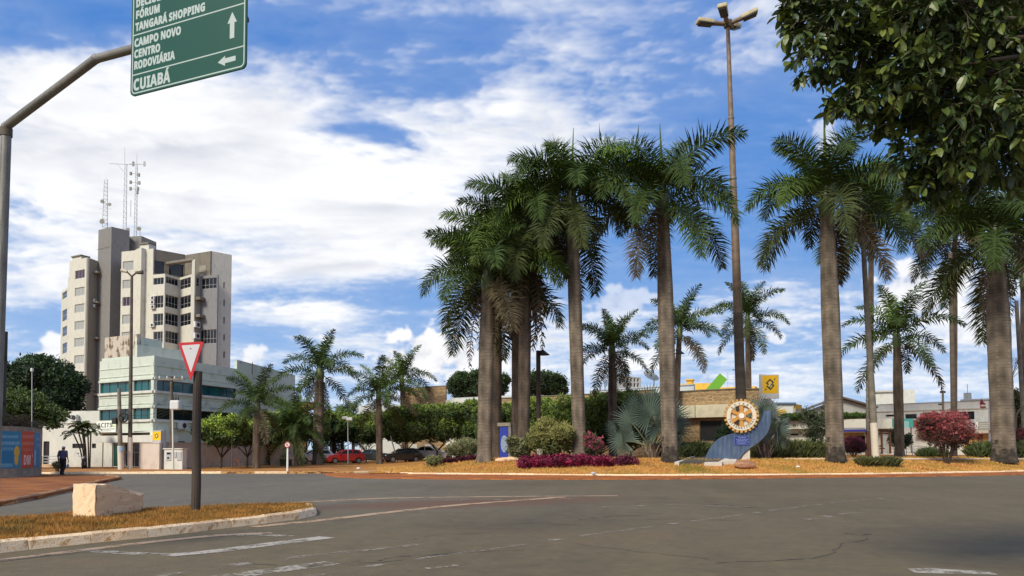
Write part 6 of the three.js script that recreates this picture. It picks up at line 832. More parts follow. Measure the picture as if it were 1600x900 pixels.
// ------------------------------------------------------------------ road signs and poles
{
  // overhead direction sign on a bent arm
  const pTop = P(10, 196, 10.87), base = V(pTop.x - 0.055, 0, pTop.z), t = thing('direction_sign', 'green overhead direction sign on a bent grey pole at the upper left', 'road sign', base);
  const elbow = P(150, 92, 10.2), a1 = P(193, 82, 10.0), a2 = P(379, 33, 9.22); a2.y = a1.y; const gal = mt.galv;
  partW(t, 'pole', [rod(V(base.x, -0.05, base.z), pTop.clone().add(V(0, -0.05, 0)), 0.078, 0.07, 16), new THREE.SphereGeometry(0.074, 14, 10).translate(pTop.x, pTop.y - 0.04, pTop.z)], gal);
  partW(t, 'collar', rod(pTop.clone().add(V(0, -0.16, 0)), pTop.clone().add(V(0, -0.04, 0)), 0.082, 0.082, 16), mt.poleDark);
  partW(t, 'arm', [rod(pTop.clone().add(V(-0.02, -0.03, 0)), elbow, 0.062, 0.06, 14), new THREE.SphereGeometry(0.064, 14, 10).translate(elbow.x, elbow.y, elbow.z), rod(elbow, a2, 0.058, 0.055, 14)], gal);
  partW(t, 'end_cap', rod(a2, a2.clone().add(a2.clone().sub(a1).normalize().multiplyScalar(0.06)), 0.06, 0.05, 14), mt.black);
  // panel
  const w = new Wall(193, 9.78, 376, 9.02), yb = w.hit(193, 154).y, Wd = w.len, Hh = 1.72, r = 0.07, sh = new THREE.Shape(); const rr = (s, x, y, ww, hh, q) => { s.moveTo(x + q, y); s.lineTo(x + ww - q, y); s.absarc(x + ww - q, y + q, q, -Math.PI / 2, 0); s.lineTo(x + ww, y + hh - q); s.absarc(x + ww - q, y + hh - q, q, 0, Math.PI / 2); s.lineTo(x + q, y + hh); s.absarc(x + q, y + hh - q, q, Math.PI / 2, Math.PI); s.lineTo(x, y + q); s.absarc(x + q, y + q, q, Math.PI, Math.PI * 1.5); };
  rr(sh, 0, yb, Wd, Hh, r); partW(t, 'panel', w.at(new THREE.ExtrudeGeometry(sh, { depth: 0.02, bevelEnabled: false, curveSegments: 8 }).translate(0, 0, -0.02)), M(lin(0.01, 0.13, 0.075), 0.45));
  const cw = 1024, ch = Math.round(1024 * Hh / Wd), tex = canvasTex(cw, ch, (c) => {
    c.fillStyle = '#15624a'; c.fillRect(0, 0, cw, ch); const S = cw / Wd, Y = m => ch - m * S; c.strokeStyle = '#f6faf6'; c.lineWidth = 0.017 * S; const q = 0.055 * S, o = 0.03 * S; c.beginPath(); c.roundRect(o, o, cw - 2 * o, ch - 2 * o, q); c.stroke();
    const line = m => { c.lineWidth = 0.016 * S; c.beginPath(); c.moveTo(o, Y(m)); c.lineTo(cw - o, Y(m)); c.stroke(); }; const k = 1.0; line(0.277); line(0.812);
    c.fillStyle = '#f6faf7'; const put = (s, m, h, x = 0.055, sx = 0.94) => { c.font = `bold ${h * 1.37 * S}px sans-serif`; c.save(); c.translate(x * S, Y(m)); c.scale(sx, 1); c.fillText(s, 0, 0); c.lineWidth = 0.010 * S; c.strokeStyle = '#f4f8f5'; c.strokeText(s, 0, 0); c.restore(); };
    put('CUIABÁ', 0.07, 0.15, 0.05, 0.86); put('RODOVIÁRIA', 0.352, 0.104, 0.055, 0.82); put('CENTRO', 0.503, 0.104, 0.055, 0.84); put('CAMPO NOVO', 0.653, 0.104, 0.055, 0.86); put('TANGARÁ SHOPPING', 0.866, 0.104, 0.07, 0.85); put('FÓRUM', 1.03, 0.104, 0.07, 0.86); put('DECIOLÂNDIA', 1.185, 0.104, 0.07, 0.86);
    const arrow = (cx, cy, rot, s) => { c.save(); c.translate(cx * S, Y(cy)); c.rotate(rot); c.scale(s * S, s * S); c.beginPath(); [[0, -0.5], [0.21, -0.12], [0.1, -0.12], [0.1, 0.42], [-0.1, 0.42], [-0.1, -0.12], [-0.21, -0.12]].forEach(([x, y], i) => i ? c.lineTo(x, y) : c.moveTo(x, y)); c.closePath(); c.fill(); c.restore(); };
    arrow(Wd * 0.885, 0.565, 0, 0.36); arrow(Wd * 0.85, 0.152, -Math.PI / 2, 0.31);
  });
  const face = new THREE.ShapeGeometry(sh, 8), fu = face.attributes.uv, fp = face.attributes.position; for (let i = 0; i < fp.count; i++) fu.setXY(i, fp.getX(i) / Wd, (fp.getY(i) - yb) / Hh); face.translate(0, 0, 0.003); partW(t, 'sign_face', w.at(face), M(lin(0.50, 0.54, 0.52), 0.4, { map: tex }), true);
  partW(t, 'clamp', [w.box(Wd * 0.2, Wd * 0.25, a1.y - 0.1, a1.y + 0.1, -0.16, -0.021), w.box(Wd * 0.75, Wd * 0.8, a1.y - 0.1, a1.y + 0.1, -0.16, -0.021)], mt.poleDark);
  // dark plate seen edge-on behind the pole
  const pA = P(9, 517, 11.0), pB = P(7, 652, 11.0); const g = box(0.05, pA.y - pB.y, 0.6).rotateY(0.6).translate(P(8, 580, 11.3).x - 0.005, (pA.y + pB.y) / 2, -11.3); partW(t, 'side_plate', g, M(lin(0.012, 0.013, 0.017), 0.7)); partW(t, 'bracket', rod(V(base.x, pA.y - 0.3, base.z), V(P(8, 580, 11.3).x - 0.03, pA.y - 0.3, -11.1), 0.02), mt.poleDark); partW(t, 'bracket', rod(V(base.x, pB.y + 0.3, base.z), V(P(8, 580, 11.3).x - 0.03, pB.y + 0.3, -11.1), 0.02), mt.poleDark);
}
{
  // give way triangle on a timber post
  const b = G(305.5, 801, 0.12), d = -b.z, t = thing('give_way_sign', 'red and white give way triangle on a rough timber post', 'road sign', b), top = P(304, 577, d).y - b.y, w = 0.106;
  const post = new THREE.CylinderGeometry(w * 0.92, w * 1.02, top, 12, 10).translate(0, top / 2 - 0.05, 0), p = post.attributes.position; for (let i = 0; i < p.count; i++) { const a = Math.atan2(p.getZ(i), p.getX(i)); const k = 1 + 0.06 * noise2(a * 2, p.getY(i) * 0.8); p.setX(i, p.getX(i) * k + 0.015 * noise2(p.getY(i) * 0.7, 3)); p.setZ(i, p.getZ(i) * k); } post.computeVertexNormals(); part(t, 'post', post, mt.wood);
  const c = P(302.5, 537, d).sub(b), k = d / F, tri = (r0, inset) => { const A = [[-20 + inset, 0 - inset * 0.75], [20 - inset, 2 - inset * 0.75], [0.8, -60 + inset * 2.4]].map(([x, y]) => new THREE.Vector2(x * k, y * k)), s = new THREE.Shape(), q = r0 * k; for (let i = 0; i < 3; i++) { const v = A[i], n1 = A[(i + 1) % 3].clone().sub(v).normalize(), n0 = A[(i + 2) % 3].clone().sub(v).normalize(), a = v.clone().addScaledVector(n0, q), e = v.clone().addScaledVector(n1, q); i ? s.lineTo(a.x, a.y) : s.moveTo(a.x, a.y); s.quadraticCurveTo(v.x, v.y, e.x, e.y); } s.closePath(); return s; };
  const mk = (s, z, dep) => new THREE.ExtrudeGeometry(s, { depth: dep, bevelEnabled: false, curveSegments: 5 }).translate(c.x, c.y, z);
  part(t, 'border', mk(tri(4, 0), 0.14, 0.012), mt.redPaint); part(t, 'face', mk(tri(2, 5.6), 0.1525, 0.004), M(lin(0.62, 0.60, 0.60), 0.5)); part(t, 'bolt', new THREE.CylinderGeometry(0.014, 0.014, 0.012, 8).rotateX(Math.PI / 2).translate(c.x, c.y - 9 * k, 0.16), mt.poleDark); part(t, 'bracket', box(0.08, 0.3, 0.05, c.x, c.y - 22 * k, 0.11), mt.galv);
}
{
  // concrete wedge block
  const b = G(115, 811, 0.12), d = -b.z, t = thing('concrete_block', 'cracked cream concrete wedge block on the grass traffic island', 'concrete block', b), k = d / F;
  const A = P(113, 757, d).y - b.y, f = G(113, 809, 0.12).sub(b), q = G(148, 812, 0.12).sub(b), e = G(220, 801.5, 0.12).sub(b), back = e.clone().add(V(-0.18, 0, -0.5)), bl = f.clone().add(V(0.1, 0, -0.55)); const h0 = A, hm = P(148, 758, -q.z + d).y - b.y, h1 = P(190, 772, d + 0.1).y - b.y, h2 = P(219, 780, d + 0.3).y - b.y;
  const mk = (base, hs, rough) => { const n = base.length, pos = [], top = base.map((v, i) => V(v.x, hs[i], v.z)), low = base.map(v => V(v.x, -0.06, v.z)), quad = (a, b2, c2, d2) => { const N = 6; for (let i = 0; i < N; i++) for (let j = 0; j < N; j++) { const pt = (u, v) => a.clone().lerp(b2, u).lerp(d2.clone().lerp(c2, u), v); const p00 = pt(i / N, j / N), p10 = pt((i + 1) / N, j / N), p11 = pt((i + 1) / N, (j + 1) / N), p01 = pt(i / N, (j + 1) / N); for (const v of [p00, p10, p11, p00, p11, p01]) pos.push(v.x + 0.022 * noise2(v.y * 6, v.z * 5 + v.x * 4), v.y + 0.026 * noise2(v.x * 5, v.z * 6), v.z + 0.022 * noise2(v.x * 6, v.y * 6)); } }; for (let i = 0; i < n; i++) { const j = (i + 1) % n; quad(low[i], low[j], top[j], top[i]); } quad(top[0], top[1], top[2], top[3]); const g = new THREE.BufferGeometry(); g.setAttribute('position', new THREE.Float32BufferAttribute(pos, 3)); g.computeVertexNormals(); return g; };
  const m1 = mt.concreteWarm.clone(); m1.color = lin(0.86, 0.64, 0.42);
  part(t, 'head_block', mk([f, q, q.clone().add(V(0.05, 0, -0.56)), bl], [h0, hm, hm, h0 - 0.02]), m1);
  const q2 = q.clone().add(V(0.025, 0, -0.01)); part(t, 'wedge', mk([q2, e, back, q2.clone().add(V(0.04, 0, -0.54))], [hm - 0.05, h2, h2 + 0.02, hm - 0.03]), mt.concreteWarm);
  part(t, 'crack', [rod(q.clone().add(V(0.02, hm - 0.02, 0.0)), q.clone().add(V(0.012, hm - 0.32, 0.012)), 0.014, 0.006, 5)], mt.brownConc);
}
{
  // tall mast with four lamp heads
  const b = hit(1161, 716), d = -b.z, top = P(1137, 38, d).sub(b), t = thing('lamp_mast', 'very tall brown lamp mast with four lamp heads above the monument', 'lamp mast', b), k = d / F, n = 4, at = s => V(top.x * s, top.y * s, 0), segs = [[0, 0.33, 8.6, 7.2], [0.33, 0.55, 6.9, 5.8], [0.55, 0.78, 5.4, 4.4], [0.78, 1, 4.0, 3.0]];
  for (const [a, e, r0, r1] of segs) part(t, 'pole_section', rod(at(a), at(e), r0 * k, r1 * k, 14), a < 0.3 ? mt.poleDark : mt.mast); for (const s of [0.20, 0.28, 0.33, 0.41, 0.55, 0.64, 0.72, 0.78]) part(t, 'band', rod(at(s - 0.002), at(s + 0.002), 7.8 * k * (1 - s * 0.45), 7.8 * k * (1 - s * 0.45), 14), s < 0.3 ? mt.black : mt.galv);
  part(t, 'spike', [rod(at(0.285), at(0.285).add(V(-0.75, 0.1, 0)), 0.03), rod(at(0.2), at(0.2).add(V(-0.6, 0, 0)), 0.03)], mt.poleDark);
  const head = mt.limewash.clone(); head.color = lin(0.62, 0.55, 0.36);
  for (const [ex, ey, ez] of [[1090, 34, 0.4], [1183, 18, 0.5], [1128, 9, 2.4], [1152, 42, -1.9]]) { const e = P(ex, ey, d - ez).sub(b), dir = e.clone().sub(top), L = dir.length(), g = new THREE.Group(); g.name = 'lamp_head'; const m = part(t, 'lamp_arm', rod(V(0, 0, 0), V(0, 0, L * 0.5), 0.16, 0.2, 8), mt.mast); m.position.copy(top); m.lookAt(rootPoint(t, e)); const hd = part(m, 'lamp_head', (() => { const q = rbox(0.72, 0.34, L * 0.56, 0.1, 0, 0.06, L * 0.74), p = q.attributes.position; for (let i = 0; i < p.count; i++) { const z = p.getZ(i); const s = lerp(0.72, 1.05, (z / L - 0.46) / 0.56); p.setX(i, p.getX(i) * s); } q.computeVertexNormals(); return q; })(), head); part(hd, 'lamp_glass', rbox(0.6, 0.12, L * 0.44, 0.05, 0, -0.17, L * 0.74), mt.dark); }
  part(t, 'hub', new THREE.CylinderGeometry(0.36, 0.3, 0.5, 12).translate(top.x, top.y, 0), mt.poleDark);
}
function rootPoint(t, local) { t.updateMatrixWorld(true); return t.localToWorld(local.clone()); }
{
  // street lamp with two arms in front of the office
  const b = P(203.5, 703, 58.6).setY(0.1), d = -b.z, top = P(206, 432, d).sub(b), t = thing('street_lamp', 'tall brown street lamp with two short arms before the office', 'street lamp', b), k = d / F; part(t, 'pole', rod(V(0, 0, 0), top, 3.4 * k, 1.9 * k, 12), mt.poleDark); part(t, 'painted_base', rod(V(0, 0, 0), top.clone().multiplyScalar(0.165), 3.7 * k, 3.55 * k, 12), mt.limewash);
  for (const [ax, ay, ex, ey, m] of [[198, 424.5, 190, 422, mt.limewash], [213, 426, 223, 425.5, mt.poleDark]]) { const a = P(ax, ay, d).sub(b), e = P(ex, ey, d).sub(b), arm = part(t, 'arm', [rod(top, a, 0.07, 0.06, 8)], mt.poleDark), h = part(t, 'lamp_head', rod(a.clone().lerp(e, -0.1), e, 0.1, 0.17, 10), m); }
}
function simplePole(name, label, cat, px, d, ytopPx, txTop, w0, w1, mat, o = {}) { const b = onGround(px, d), top = P(txTop, ytopPx, d).sub(b), k = d / F, t = thing(name, label, cat, b); part(t, 'shaft', rod(V(0, -0.1, 0), top, w0 / 2 * k, w1 / 2 * k, 12), mat); if (o.base) part(t, 'painted_base', rod(V(0, 0, 0), top.clone().multiplyScalar(o.base), w0 / 2 * k * 1.05, w0 / 2 * k * 1.03, 12), mt.limewash); return [t, top, k, b]; }
simplePole('concrete_pole', 'slim concrete pole with a whitewashed foot behind the kiosk palm', 'pole', 1368.5, 55.5, 286, 1343, 11, 6, mt.pole, { base: 0.128 });
simplePole('brown_pole', 'plain slim brown pole rising behind the pink shrub', 'pole', 1491.5, 78, 395, 1485, 8.5, 6, mt.poleDark);
simplePole('grey_pole', 'grey pole at the far right edge behind the thickest palm', 'pole', 1603, 66, 470, 1588, 7, 5.5, mt.pole);
{ const [t, top, k] = simplePole('ladder_pole', 'pale lattice pole just left of the white based pole', 'pole', 1357, 80, 580, 1354.5, 4.5, 3.6, mt.pole); part(t, 'rung', [0.3, 0.42, 0.54, 0.66, 0.78, 0.9].map(s => box(0.55, 0.12, 0.3, top.x * s + 0.1, top.y * s, 0)), mt.concrete); part(t, 'rail', rod(V(0.35, 0, 0), top.clone().add(V(0.35, 0, 0)), 0.06), mt.pole); }
{ const [t, top] = simplePole('park_lamp', 'slim dark pole with a hooded lamp among the left palms', 'lamp post', 842, 58, 548, 841, 8, 7, mt.barkDark); part(t, 'hood', new THREE.ConeGeometry(0.55, 0.45, 14).translate(top.x + 0.35, top.y - 0.1, 0), mt.black); }
{ const [t, top] = simplePole('park_lamp', 'hooded lamp on a pole partly behind the tall spear leaved palm', 'lamp post', 1050, 62, 540, 1050, 7, 6, mt.barkDark); part(t, 'hood', [new THREE.ConeGeometry(0.42, 0.35, 14).translate(top.x + 0.62, top.y - 0.5, 0), rod(V(top.x, top.y - 0.3, 0), V(top.x + 0.62, top.y - 0.45, 0), 0.04)], mt.black); }
{ const [t, top] = simplePole('park_lamp', 'thin park lamp with two white heads above the red car', 'lamp post', 544, 79, 655, 543.5, 1.9, 1.5, mt.steelGrey); for (const x of [-0.35, 0.25]) part(t, 'lamp_head', rbox(0.62, 0.34, 0.5, 0.08, top.x + x, top.y + (x < 0 ? 0.15 : 0), x), mt.acWhite); }
{ const [t, top] = simplePole('park_lamp', 'thin pole with a small white lamp head in front of the dark tree', 'lamp post', 50, 52, 578, 50, 1.4, 1.2, mt.steelGrey); part(t, 'lamp_head', rbox(0.14, 0.25, 0.2, 0.04, top.x, top.y, 0), mt.acWhite); }
simplePole('thin_pole', 'thin bare pole under the bright clipped tree', 'pole', 362.5, 60, 672, 362.5, 1.6, 1.4, mt.poleDark);
{ const [t, top] = simplePole('utility_pole', 'dark short utility pole with crossarm above the white corner building', 'utility pole', 1475, 92, 610, 1473, 4, 3, mt.poleDark); part(t, 'crossarm', [box(0.6, 0.25, 0.2, top.x, top.y - 0.2, 0), box(0.3, 0.18, 0.3, top.x - 0.35, top.y - 1.7, 0)], mt.black); }
{
  // two utility poles in front of the office, with cables
  const [t1, top1, k1, b1] = simplePole('utility_pole', 'concrete utility pole with blue and pink worn base left of the street lamp', 'utility pole', 189, 58, 607, 186, 8, 5, mt.pole, { base: 0.29 }); part(t1, 'cable_box', [rbox(0.35, 0.5, 0.3, 0.05, top1.x - 0.2, top1.y * 0.60, 0.15), rbox(0.3, 0.35, 0.3, 0.05, top1.x + 0.3, top1.y * 0.62, 0.1)], mt.black); { const g = []; for (let i = 0; i < 3; i++) g.push(new THREE.TorusGeometry(0.28 + i * 0.05, 0.025, 6, 20).translate(top1.x + 0.5, top1.y * 0.64, 0.2)); part(t1, 'cable_coil', g, mt.black); }
  part(t1, 'blue_patch', new THREE.CylinderGeometry(0.222, 0.222, 0.35, 12, 1, true).translate(0, 2.0 - 0.42, 0), M(lin(0.30, 0.42, 0.55), 0.8));
  const [t2, top2, k2, b2] = simplePole('utility_pole', 'dark utility pole with transformer and crossarm behind the meter cabinet', 'utility pole', 267.5, 59.4, 588, 268, 6, 4.4, mt.poleDark); part(t2, 'crossarm', [box(2.1, 0.14, 0.14, top2.x, top2.y - 0.25, 0.1)], mt.brownConc); part(t2, 'insulator', [-0.9, -0.3, 0.3, 0.9].map(x => new THREE.CylinderGeometry(0.05, 0.06, 0.2, 8).translate(top2.x + x, top2.y - 0.08, 0.1)), mt.acWhite);
  part(t2, 'transformer', rbox(0.75, 0.75, 0.6, 0.12, top2.x + 0.5, top2.y - 2.3, 0.3), mt.acWhite); part(t2, 'bushing', [0.3, 0.5, 0.7].map(x => new THREE.CylinderGeometry(0.05, 0.07, 0.28, 8).translate(top2.x + x, top2.y - 1.8, 0.3)), mt.black);
  const [t3, top3] = simplePole('meter_post', 'thin white service post in front of the meter cabinet', 'post', 271, 57.4, 640, 269.5, 3.0, 2.4, mt.white); part(t3, 'bracket', box(0.25, 0.12, 0.15, 0.15, 3.1, 0), mt.black);
  const A = b1.clone().add(V(top1.x + 0.1, top1.y * 0.68, 0.1)), B = b2.clone().add(V(top2.x, top2.y - 2.6, 0.1)), cb = thing('overhead_cable', 'thin sagging cables strung between the two office front poles', 'cable', A); for (let i = 0; i < 3; i++) { const a = A.clone().add(V(0, -0.12 * i, 0)), e = B.clone().add(V(0, 0.1 - 0.2 * i, 0)); partW(cb, 'cable', tube([a, a.clone().lerp(e, 0.5).add(V(0, -0.35 - 0.1 * i, 0)), e], 0.012, 16, 4), mt.black); }
}
{
  // no parking sign on a white post
  const b = P(449.5, 703, 53.8).setY(0.1), d = -b.z, k = d / F, t = thing('no_parking_sign', 'round red rimmed no parking sign on a white post', 'road sign', b), y = P(449, 695, d).y - b.y; part(t, 'post', rod(V(0, -0.1, 0), V(0, y - 0.05, 0), 0.075, 0.065, 10), mt.whitePaint); const R = 4.9 * k; part(t, 'disc', new THREE.CylinderGeometry(R, R, 0.02, 28).rotateX(Math.PI / 2).translate(0, y, 0.09), mt.steelGrey);
  part(t, 'sign_face', new THREE.CircleGeometry(R * 0.985, 28).translate(0, y, 0.103), M(lin(1, 1, 1), 0.45, { map: canvasTex(128, 128, (c) => { c.fillStyle = '#a3161e'; c.fillRect(0, 0, 128, 128); c.fillStyle = '#e8e2de'; c.beginPath(); c.arc(64, 64, 46, 0, 7); c.fill(); c.fillStyle = '#1a1416'; c.font = 'bold 72px sans-serif'; c.fillText('E', 40, 90); c.strokeStyle = '#a3161e'; c.lineWidth = 11; c.beginPath(); c.moveTo(30, 30); c.lineTo(98, 98); c.stroke(); }) }), true);
}
// ------------------------------------------------------------------ monument
{
  const b = hit(1140, 719), d = -b.z + 0.2, w = new Wall(1095, d, 1215, d - 0.5), t = thing('wave_monument', 'blue grey wave shaped monument slab on the roundabout', 'monument', b), q = (x, y) => { const h = w.hit(x, y); return new THREE.Vector2(h.s, h.y); };
  const left = [[1102, 719], [1106, 709], [1113, 697], [1122, 687.5], [1137, 680], [1156, 676], [1173, 672], [1185, 664], [1192, 653], [1194.6, 644], [1195, 642.8]], right = [[1205.2, 642.2], [1205.3, 652], [1203.5, 664], [1199, 676], [1190, 687], [1178, 696.5], [1167, 704], [1159, 712], [1155.5, 719.5]];
  const sh = new THREE.Shape(); sh.moveTo(...q(...left[0]).toArray()); sh.splineThru(left.slice(1).map(p => q(...p))); sh.lineTo(...q(...right[0]).toArray()); sh.splineThru(right.slice(1).map(p => q(...p))); sh.closePath();
  const slabTex = dataTex(256, 256, (u, v) => { const n = fbm(u * 4, v * 4, 5, 4), s = fbm(u * 26, v * 2, 4, 2), k = clamp(0.5 + 0.9 * s + 0.5 * n); const q = sstep(0.2, 0.5, fbm(u * 12, v * 3 + 5, 5, 3)); return [lerp(lerp(0.20, 0.36, k), 0.46, q * 0.4), lerp(lerp(0.28, 0.43, k), 0.48, q * 0.4), lerp(lerp(0.38, 0.53, k), 0.50, q * 0.4)]; }, true, [1 / 4, 1 / 4]);
  partW(t, 'slab', w.at(new THREE.ExtrudeGeometry(sh, { depth: 0.32, bevelEnabled: true, bevelSize: 0.02, bevelThickness: 0.02, bevelSegments: 1, curveSegments: 10 }).translate(0, 0, -0.32)), M(lin(0.95, 0.95, 0.98), 0.6, { map: slabTex }));
  const edge = new THREE.CatmullRomCurve3(right.map(([x, y]) => { const h = w.hit(x, y); return w.point(h.s + 0.015, h.y, 0.0); })); partW(t, 'dark_edge', new THREE.TubeGeometry(edge, 40, 0.035, 6), mt.black);
  const r = w.rect([1146.5, 681, 1171, 695.8]), pt = canvasTex(256, 160, (c) => { c.fillStyle = '#1d2f78'; c.fillRect(0, 0, 256, 160); c.strokeStyle = '#8f9cc8'; c.lineWidth = 4; c.strokeRect(8, 8, 240, 144); c.fillStyle = '#93a0cc'; const R = mulberry(44); for (const [y, x0, x1] of [[26, 70, 186], [52, 30, 226], [76, 46, 210], [100, 30, 226], [124, 50, 206]]) for (let x = x0; x < x1;) { const l = 8 + R() * 18; c.fillRect(x, y, l, 9); x += l + 5; } });
  partW(t, 'plaque', w.box(r[0], r[1], r[2], r[3], 0.021, 0.05), mt.bluePaint); partW(t, 'plaque_face', w.at(new THREE.PlaneGeometry(r[1] - r[0] - 0.02, r[3] - r[2] - 0.02).translate((r[0] + r[1]) / 2, (r[2] + r[3]) / 2, 0.054)), M(lin(1, 1, 1), 0.4, { map: pt }), true);
  partW(t, 'support', w.pbox([1157, 700, 1172, 721], -0.3, -0.05), mt.limewash);
  // cog wheel emblem
  const c = w.hit(1157.5, 650), R = 26.3 * d / F, wh = partW(t, 'wheel_rim', (() => { const s = new THREE.Shape(), n = 24; for (let i = 0; i < n; i++) for (const [o, rr] of [[-0.27, 0.875], [-0.24, 1], [0.24, 1], [0.27, 0.875]]) { const a = (i + o) / n * 2 * Math.PI, x = c.s + R * rr * Math.cos(a), y = c.y + R * rr * Math.sin(a); i === 0 && o === -0.27 ? s.moveTo(x, y) : s.lineTo(x, y); } s.closePath(); const h = new THREE.Path(); h.absarc(c.s, c.y, R * 0.62, 0, 6.2832, true); s.holes.push(h); return w.at(new THREE.ExtrudeGeometry(s, { depth: 0.16, bevelEnabled: true, bevelSize: 0.01, bevelThickness: 0.01, bevelSegments: 1, curveSegments: 40 }).translate(0, 0, 0.06)); })(), M(lin(0.62, 0.36, 0.11), 0.55, { map: stainTex }));
  const ringTex = canvasTex(1024, 1024, (g) => { g.clearRect(0, 0, 1024, 1024); g.fillStyle = '#d9d2bf'; g.fillRect(0, 0, 1024, 1024); g.fillStyle = '#4a4238'; g.font = 'bold 112px sans-serif'; g.textAlign = 'center'; g.textBaseline = 'middle'; const put = (str, a0, a1, flip) => { [...str].forEach((ch, i) => { const a = lerp(a0, a1, i / (str.length - 1)); g.save(); g.translate(512 + 430 * Math.cos(a), 512 - 430 * Math.sin(a)); g.rotate(flip ? -a - Math.PI / 2 : -a + Math.PI / 2); g.fillText(ch, 0, 0); g.restore(); }); }; put('ROTARY', 2.42, 0.72, false); put('INTERNATIONAL', 3.42, 6.0, true); });
  const ring = new THREE.RingGeometry(R * 0.645, R * 0.855, 60, 1), ru = ring.attributes.uv, rp = ring.attributes.position; for (let i = 0; i < rp.count; i++) ru.setXY(i, 0.5 + rp.getX(i) / (R * 0.855) / 2, 0.5 + rp.getY(i) / (R * 0.855) / 2); partW(t, 'lettered_ring', w.at(ring.translate(c.s, c.y, 0.236)), M(lin(1, 1, 1), 0.6, { map: ringTex }), true);
  const gold = M(lin(0.66, 0.33, 0.07), 0.55, { map: stainTex }); for (let i = 0; i < 6; i++) { const g = boxB(R * 0.2, R * 0.63, -R * 0.075, R * 0.075, 0.08, 0.2), p = g.attributes.position; for (let k = 0; k < p.count; k++) if (p.getX(k) > R * 0.4) p.setY(k, p.getY(k) * 1.7); g.computeVertexNormals(); partW(t, 'spoke', w.at(g.rotateZ(i * Math.PI / 3 + Math.PI / 6).translate(c.s, c.y, 0)), gold); }
  partW(t, 'hub', w.at(new THREE.CylinderGeometry(R * 0.27, R * 0.29, 0.2, 24).rotateX(Math.PI / 2).translate(c.s, c.y, 0.14)), gold); partW(t, 'hub_cap', w.at(new THREE.CylinderGeometry(R * 0.155, R * 0.165, 0.06, 20).rotateX(Math.PI / 2).translate(c.s, c.y, 0.27)), mt.whitePaint);
  partW(t, 'emblem_stay', [rod(w.point(c.s, c.y - R * 0.95, 0.0), w.point(c.s, c.y - R * 1.15, -0.1), 0.06), rod(w.point(c.s - 0.25, c.y - R * 0.9, 0), w.point(c.s - 0.25, c.y - R * 1.2, -0.1), 0.05)], mt.limewash);
  // tan backing seen through some of the gaps
  partW(t, 'backing', [[0, 0], [2, 0], [4, 0]].map(([i]) => w.at(new THREE.CircleGeometry(R * 0.6, 10, i * Math.PI / 3 + Math.PI / 6 + 0.15, Math.PI / 3 - 0.3).translate(c.s, c.y, 0.072))), mt.cream);
  // dark plinth, pale steps and boulder
  const pl = thing('stone_plinth', 'low dark paved plinth with pale stone edging before the monument', 'plinth', hit(1100, 724)); {
    const slope = (pts, dy, dep) => { const q = pts.map(([x, yy]) => hit(x, yy)), pos = [], up = v => [v.x, v.y + dy, v.z], dn = v => [v.x, v.y - dep, v.z]; for (let k = 1; k < q.length - 1; k++) pos.push(...up(q[0]), ...up(q[k]), ...up(q[k + 1])); for (let k = 0; k < q.length; k++) { const a = q[k], b2 = q[(k + 1) % q.length]; pos.push(...dn(a), ...dn(b2), ...up(b2), ...dn(a), ...up(b2), ...up(a)); } const g = new THREE.BufferGeometry(); g.setAttribute('position', new THREE.Float32BufferAttribute(pos, 3)); g.computeVertexNormals(); return g; };
    partW(pl, 'paving', slope([[1062, 726.2], [1122, 726.2], [1150, 717.5], [1085, 717.5]], 0.17, 0.4), M(lin(0.12, 0.105, 0.095), 0.85, { map: concreteTex }));
    for (const e of [[[1054, 727.2], [1061, 727.2], [1086, 717], [1082, 716.6]], [[1122, 727], [1129, 727], [1146, 717.5], [1138, 717.5]], [[1128, 726.2], [1150, 725.6], [1151, 722.4], [1134, 722.6]], [[1100, 728.6], [1128, 728.2], [1129, 726.6], [1102, 727]]]) partW(pl, 'edging_stone', slope(e, 0.21, 0.4), mt.limewash);
  }
  const rk = hit(1163.5, 732), k2 = -rk.z / F, g = new THREE.IcosahedronGeometry(1, 4), p = g.attributes.position; for (let i = 0; i < p.count; i++) { const v = V(p.getX(i), p.getY(i), p.getZ(i)), n = 1 + 0.28 * fbm(v.x * 1.3 + 4, v.y * 1.3 + v.z, 4); p.setXYZ(i, v.x * n * 16.5 * k2, v.y * n * 7.4 * k2, v.z * n * 10 * k2); } g.computeVertexNormals(); const rock = thing('boulder', 'pinkish painted boulder at the kerb in front of the monument', 'rock', rk); part(rock, 'stone', g.translate(0, 5 * k2, 0), M(lin(0.55, 0.29, 0.18), 0.9, { map: concreteTex, ...bumpy(0.03) }));
}
{
  // yellow bank sign on its grey mast
  const t = thing('bank_sign', 'yellow square bank sign with dark mark on a pale grey pylon', 'sign', onGround(1195, 66)), w = new Wall(1184, 66, 1222, 65.5); partW(t, 'pylon', w.pbox([1187.2, 584.5, 1197, 712], -0.5, -0.2), mt.lightRoof); partW(t, 'rear_post', w.pbox([1197.4, 618, 1199.2, 712], -0.6, -0.4), mt.steelGrey); partW(t, 'sign_box', w.pbox([1190, 585.6, 1217, 623], -0.19, 0.1), mt.acWhite); const r = w.rect([1191, 586.8, 1215.6, 614.8]); partW(t, 'sign_face', w.at(new THREE.PlaneGeometry(r[1] - r[0], r[3] - r[2]).translate((r[0] + r[1]) / 2, (r[2] + r[3]) / 2, 0.104)), M(lin(1, 1, 1), 0.5, { map: bankTex }), true);
}
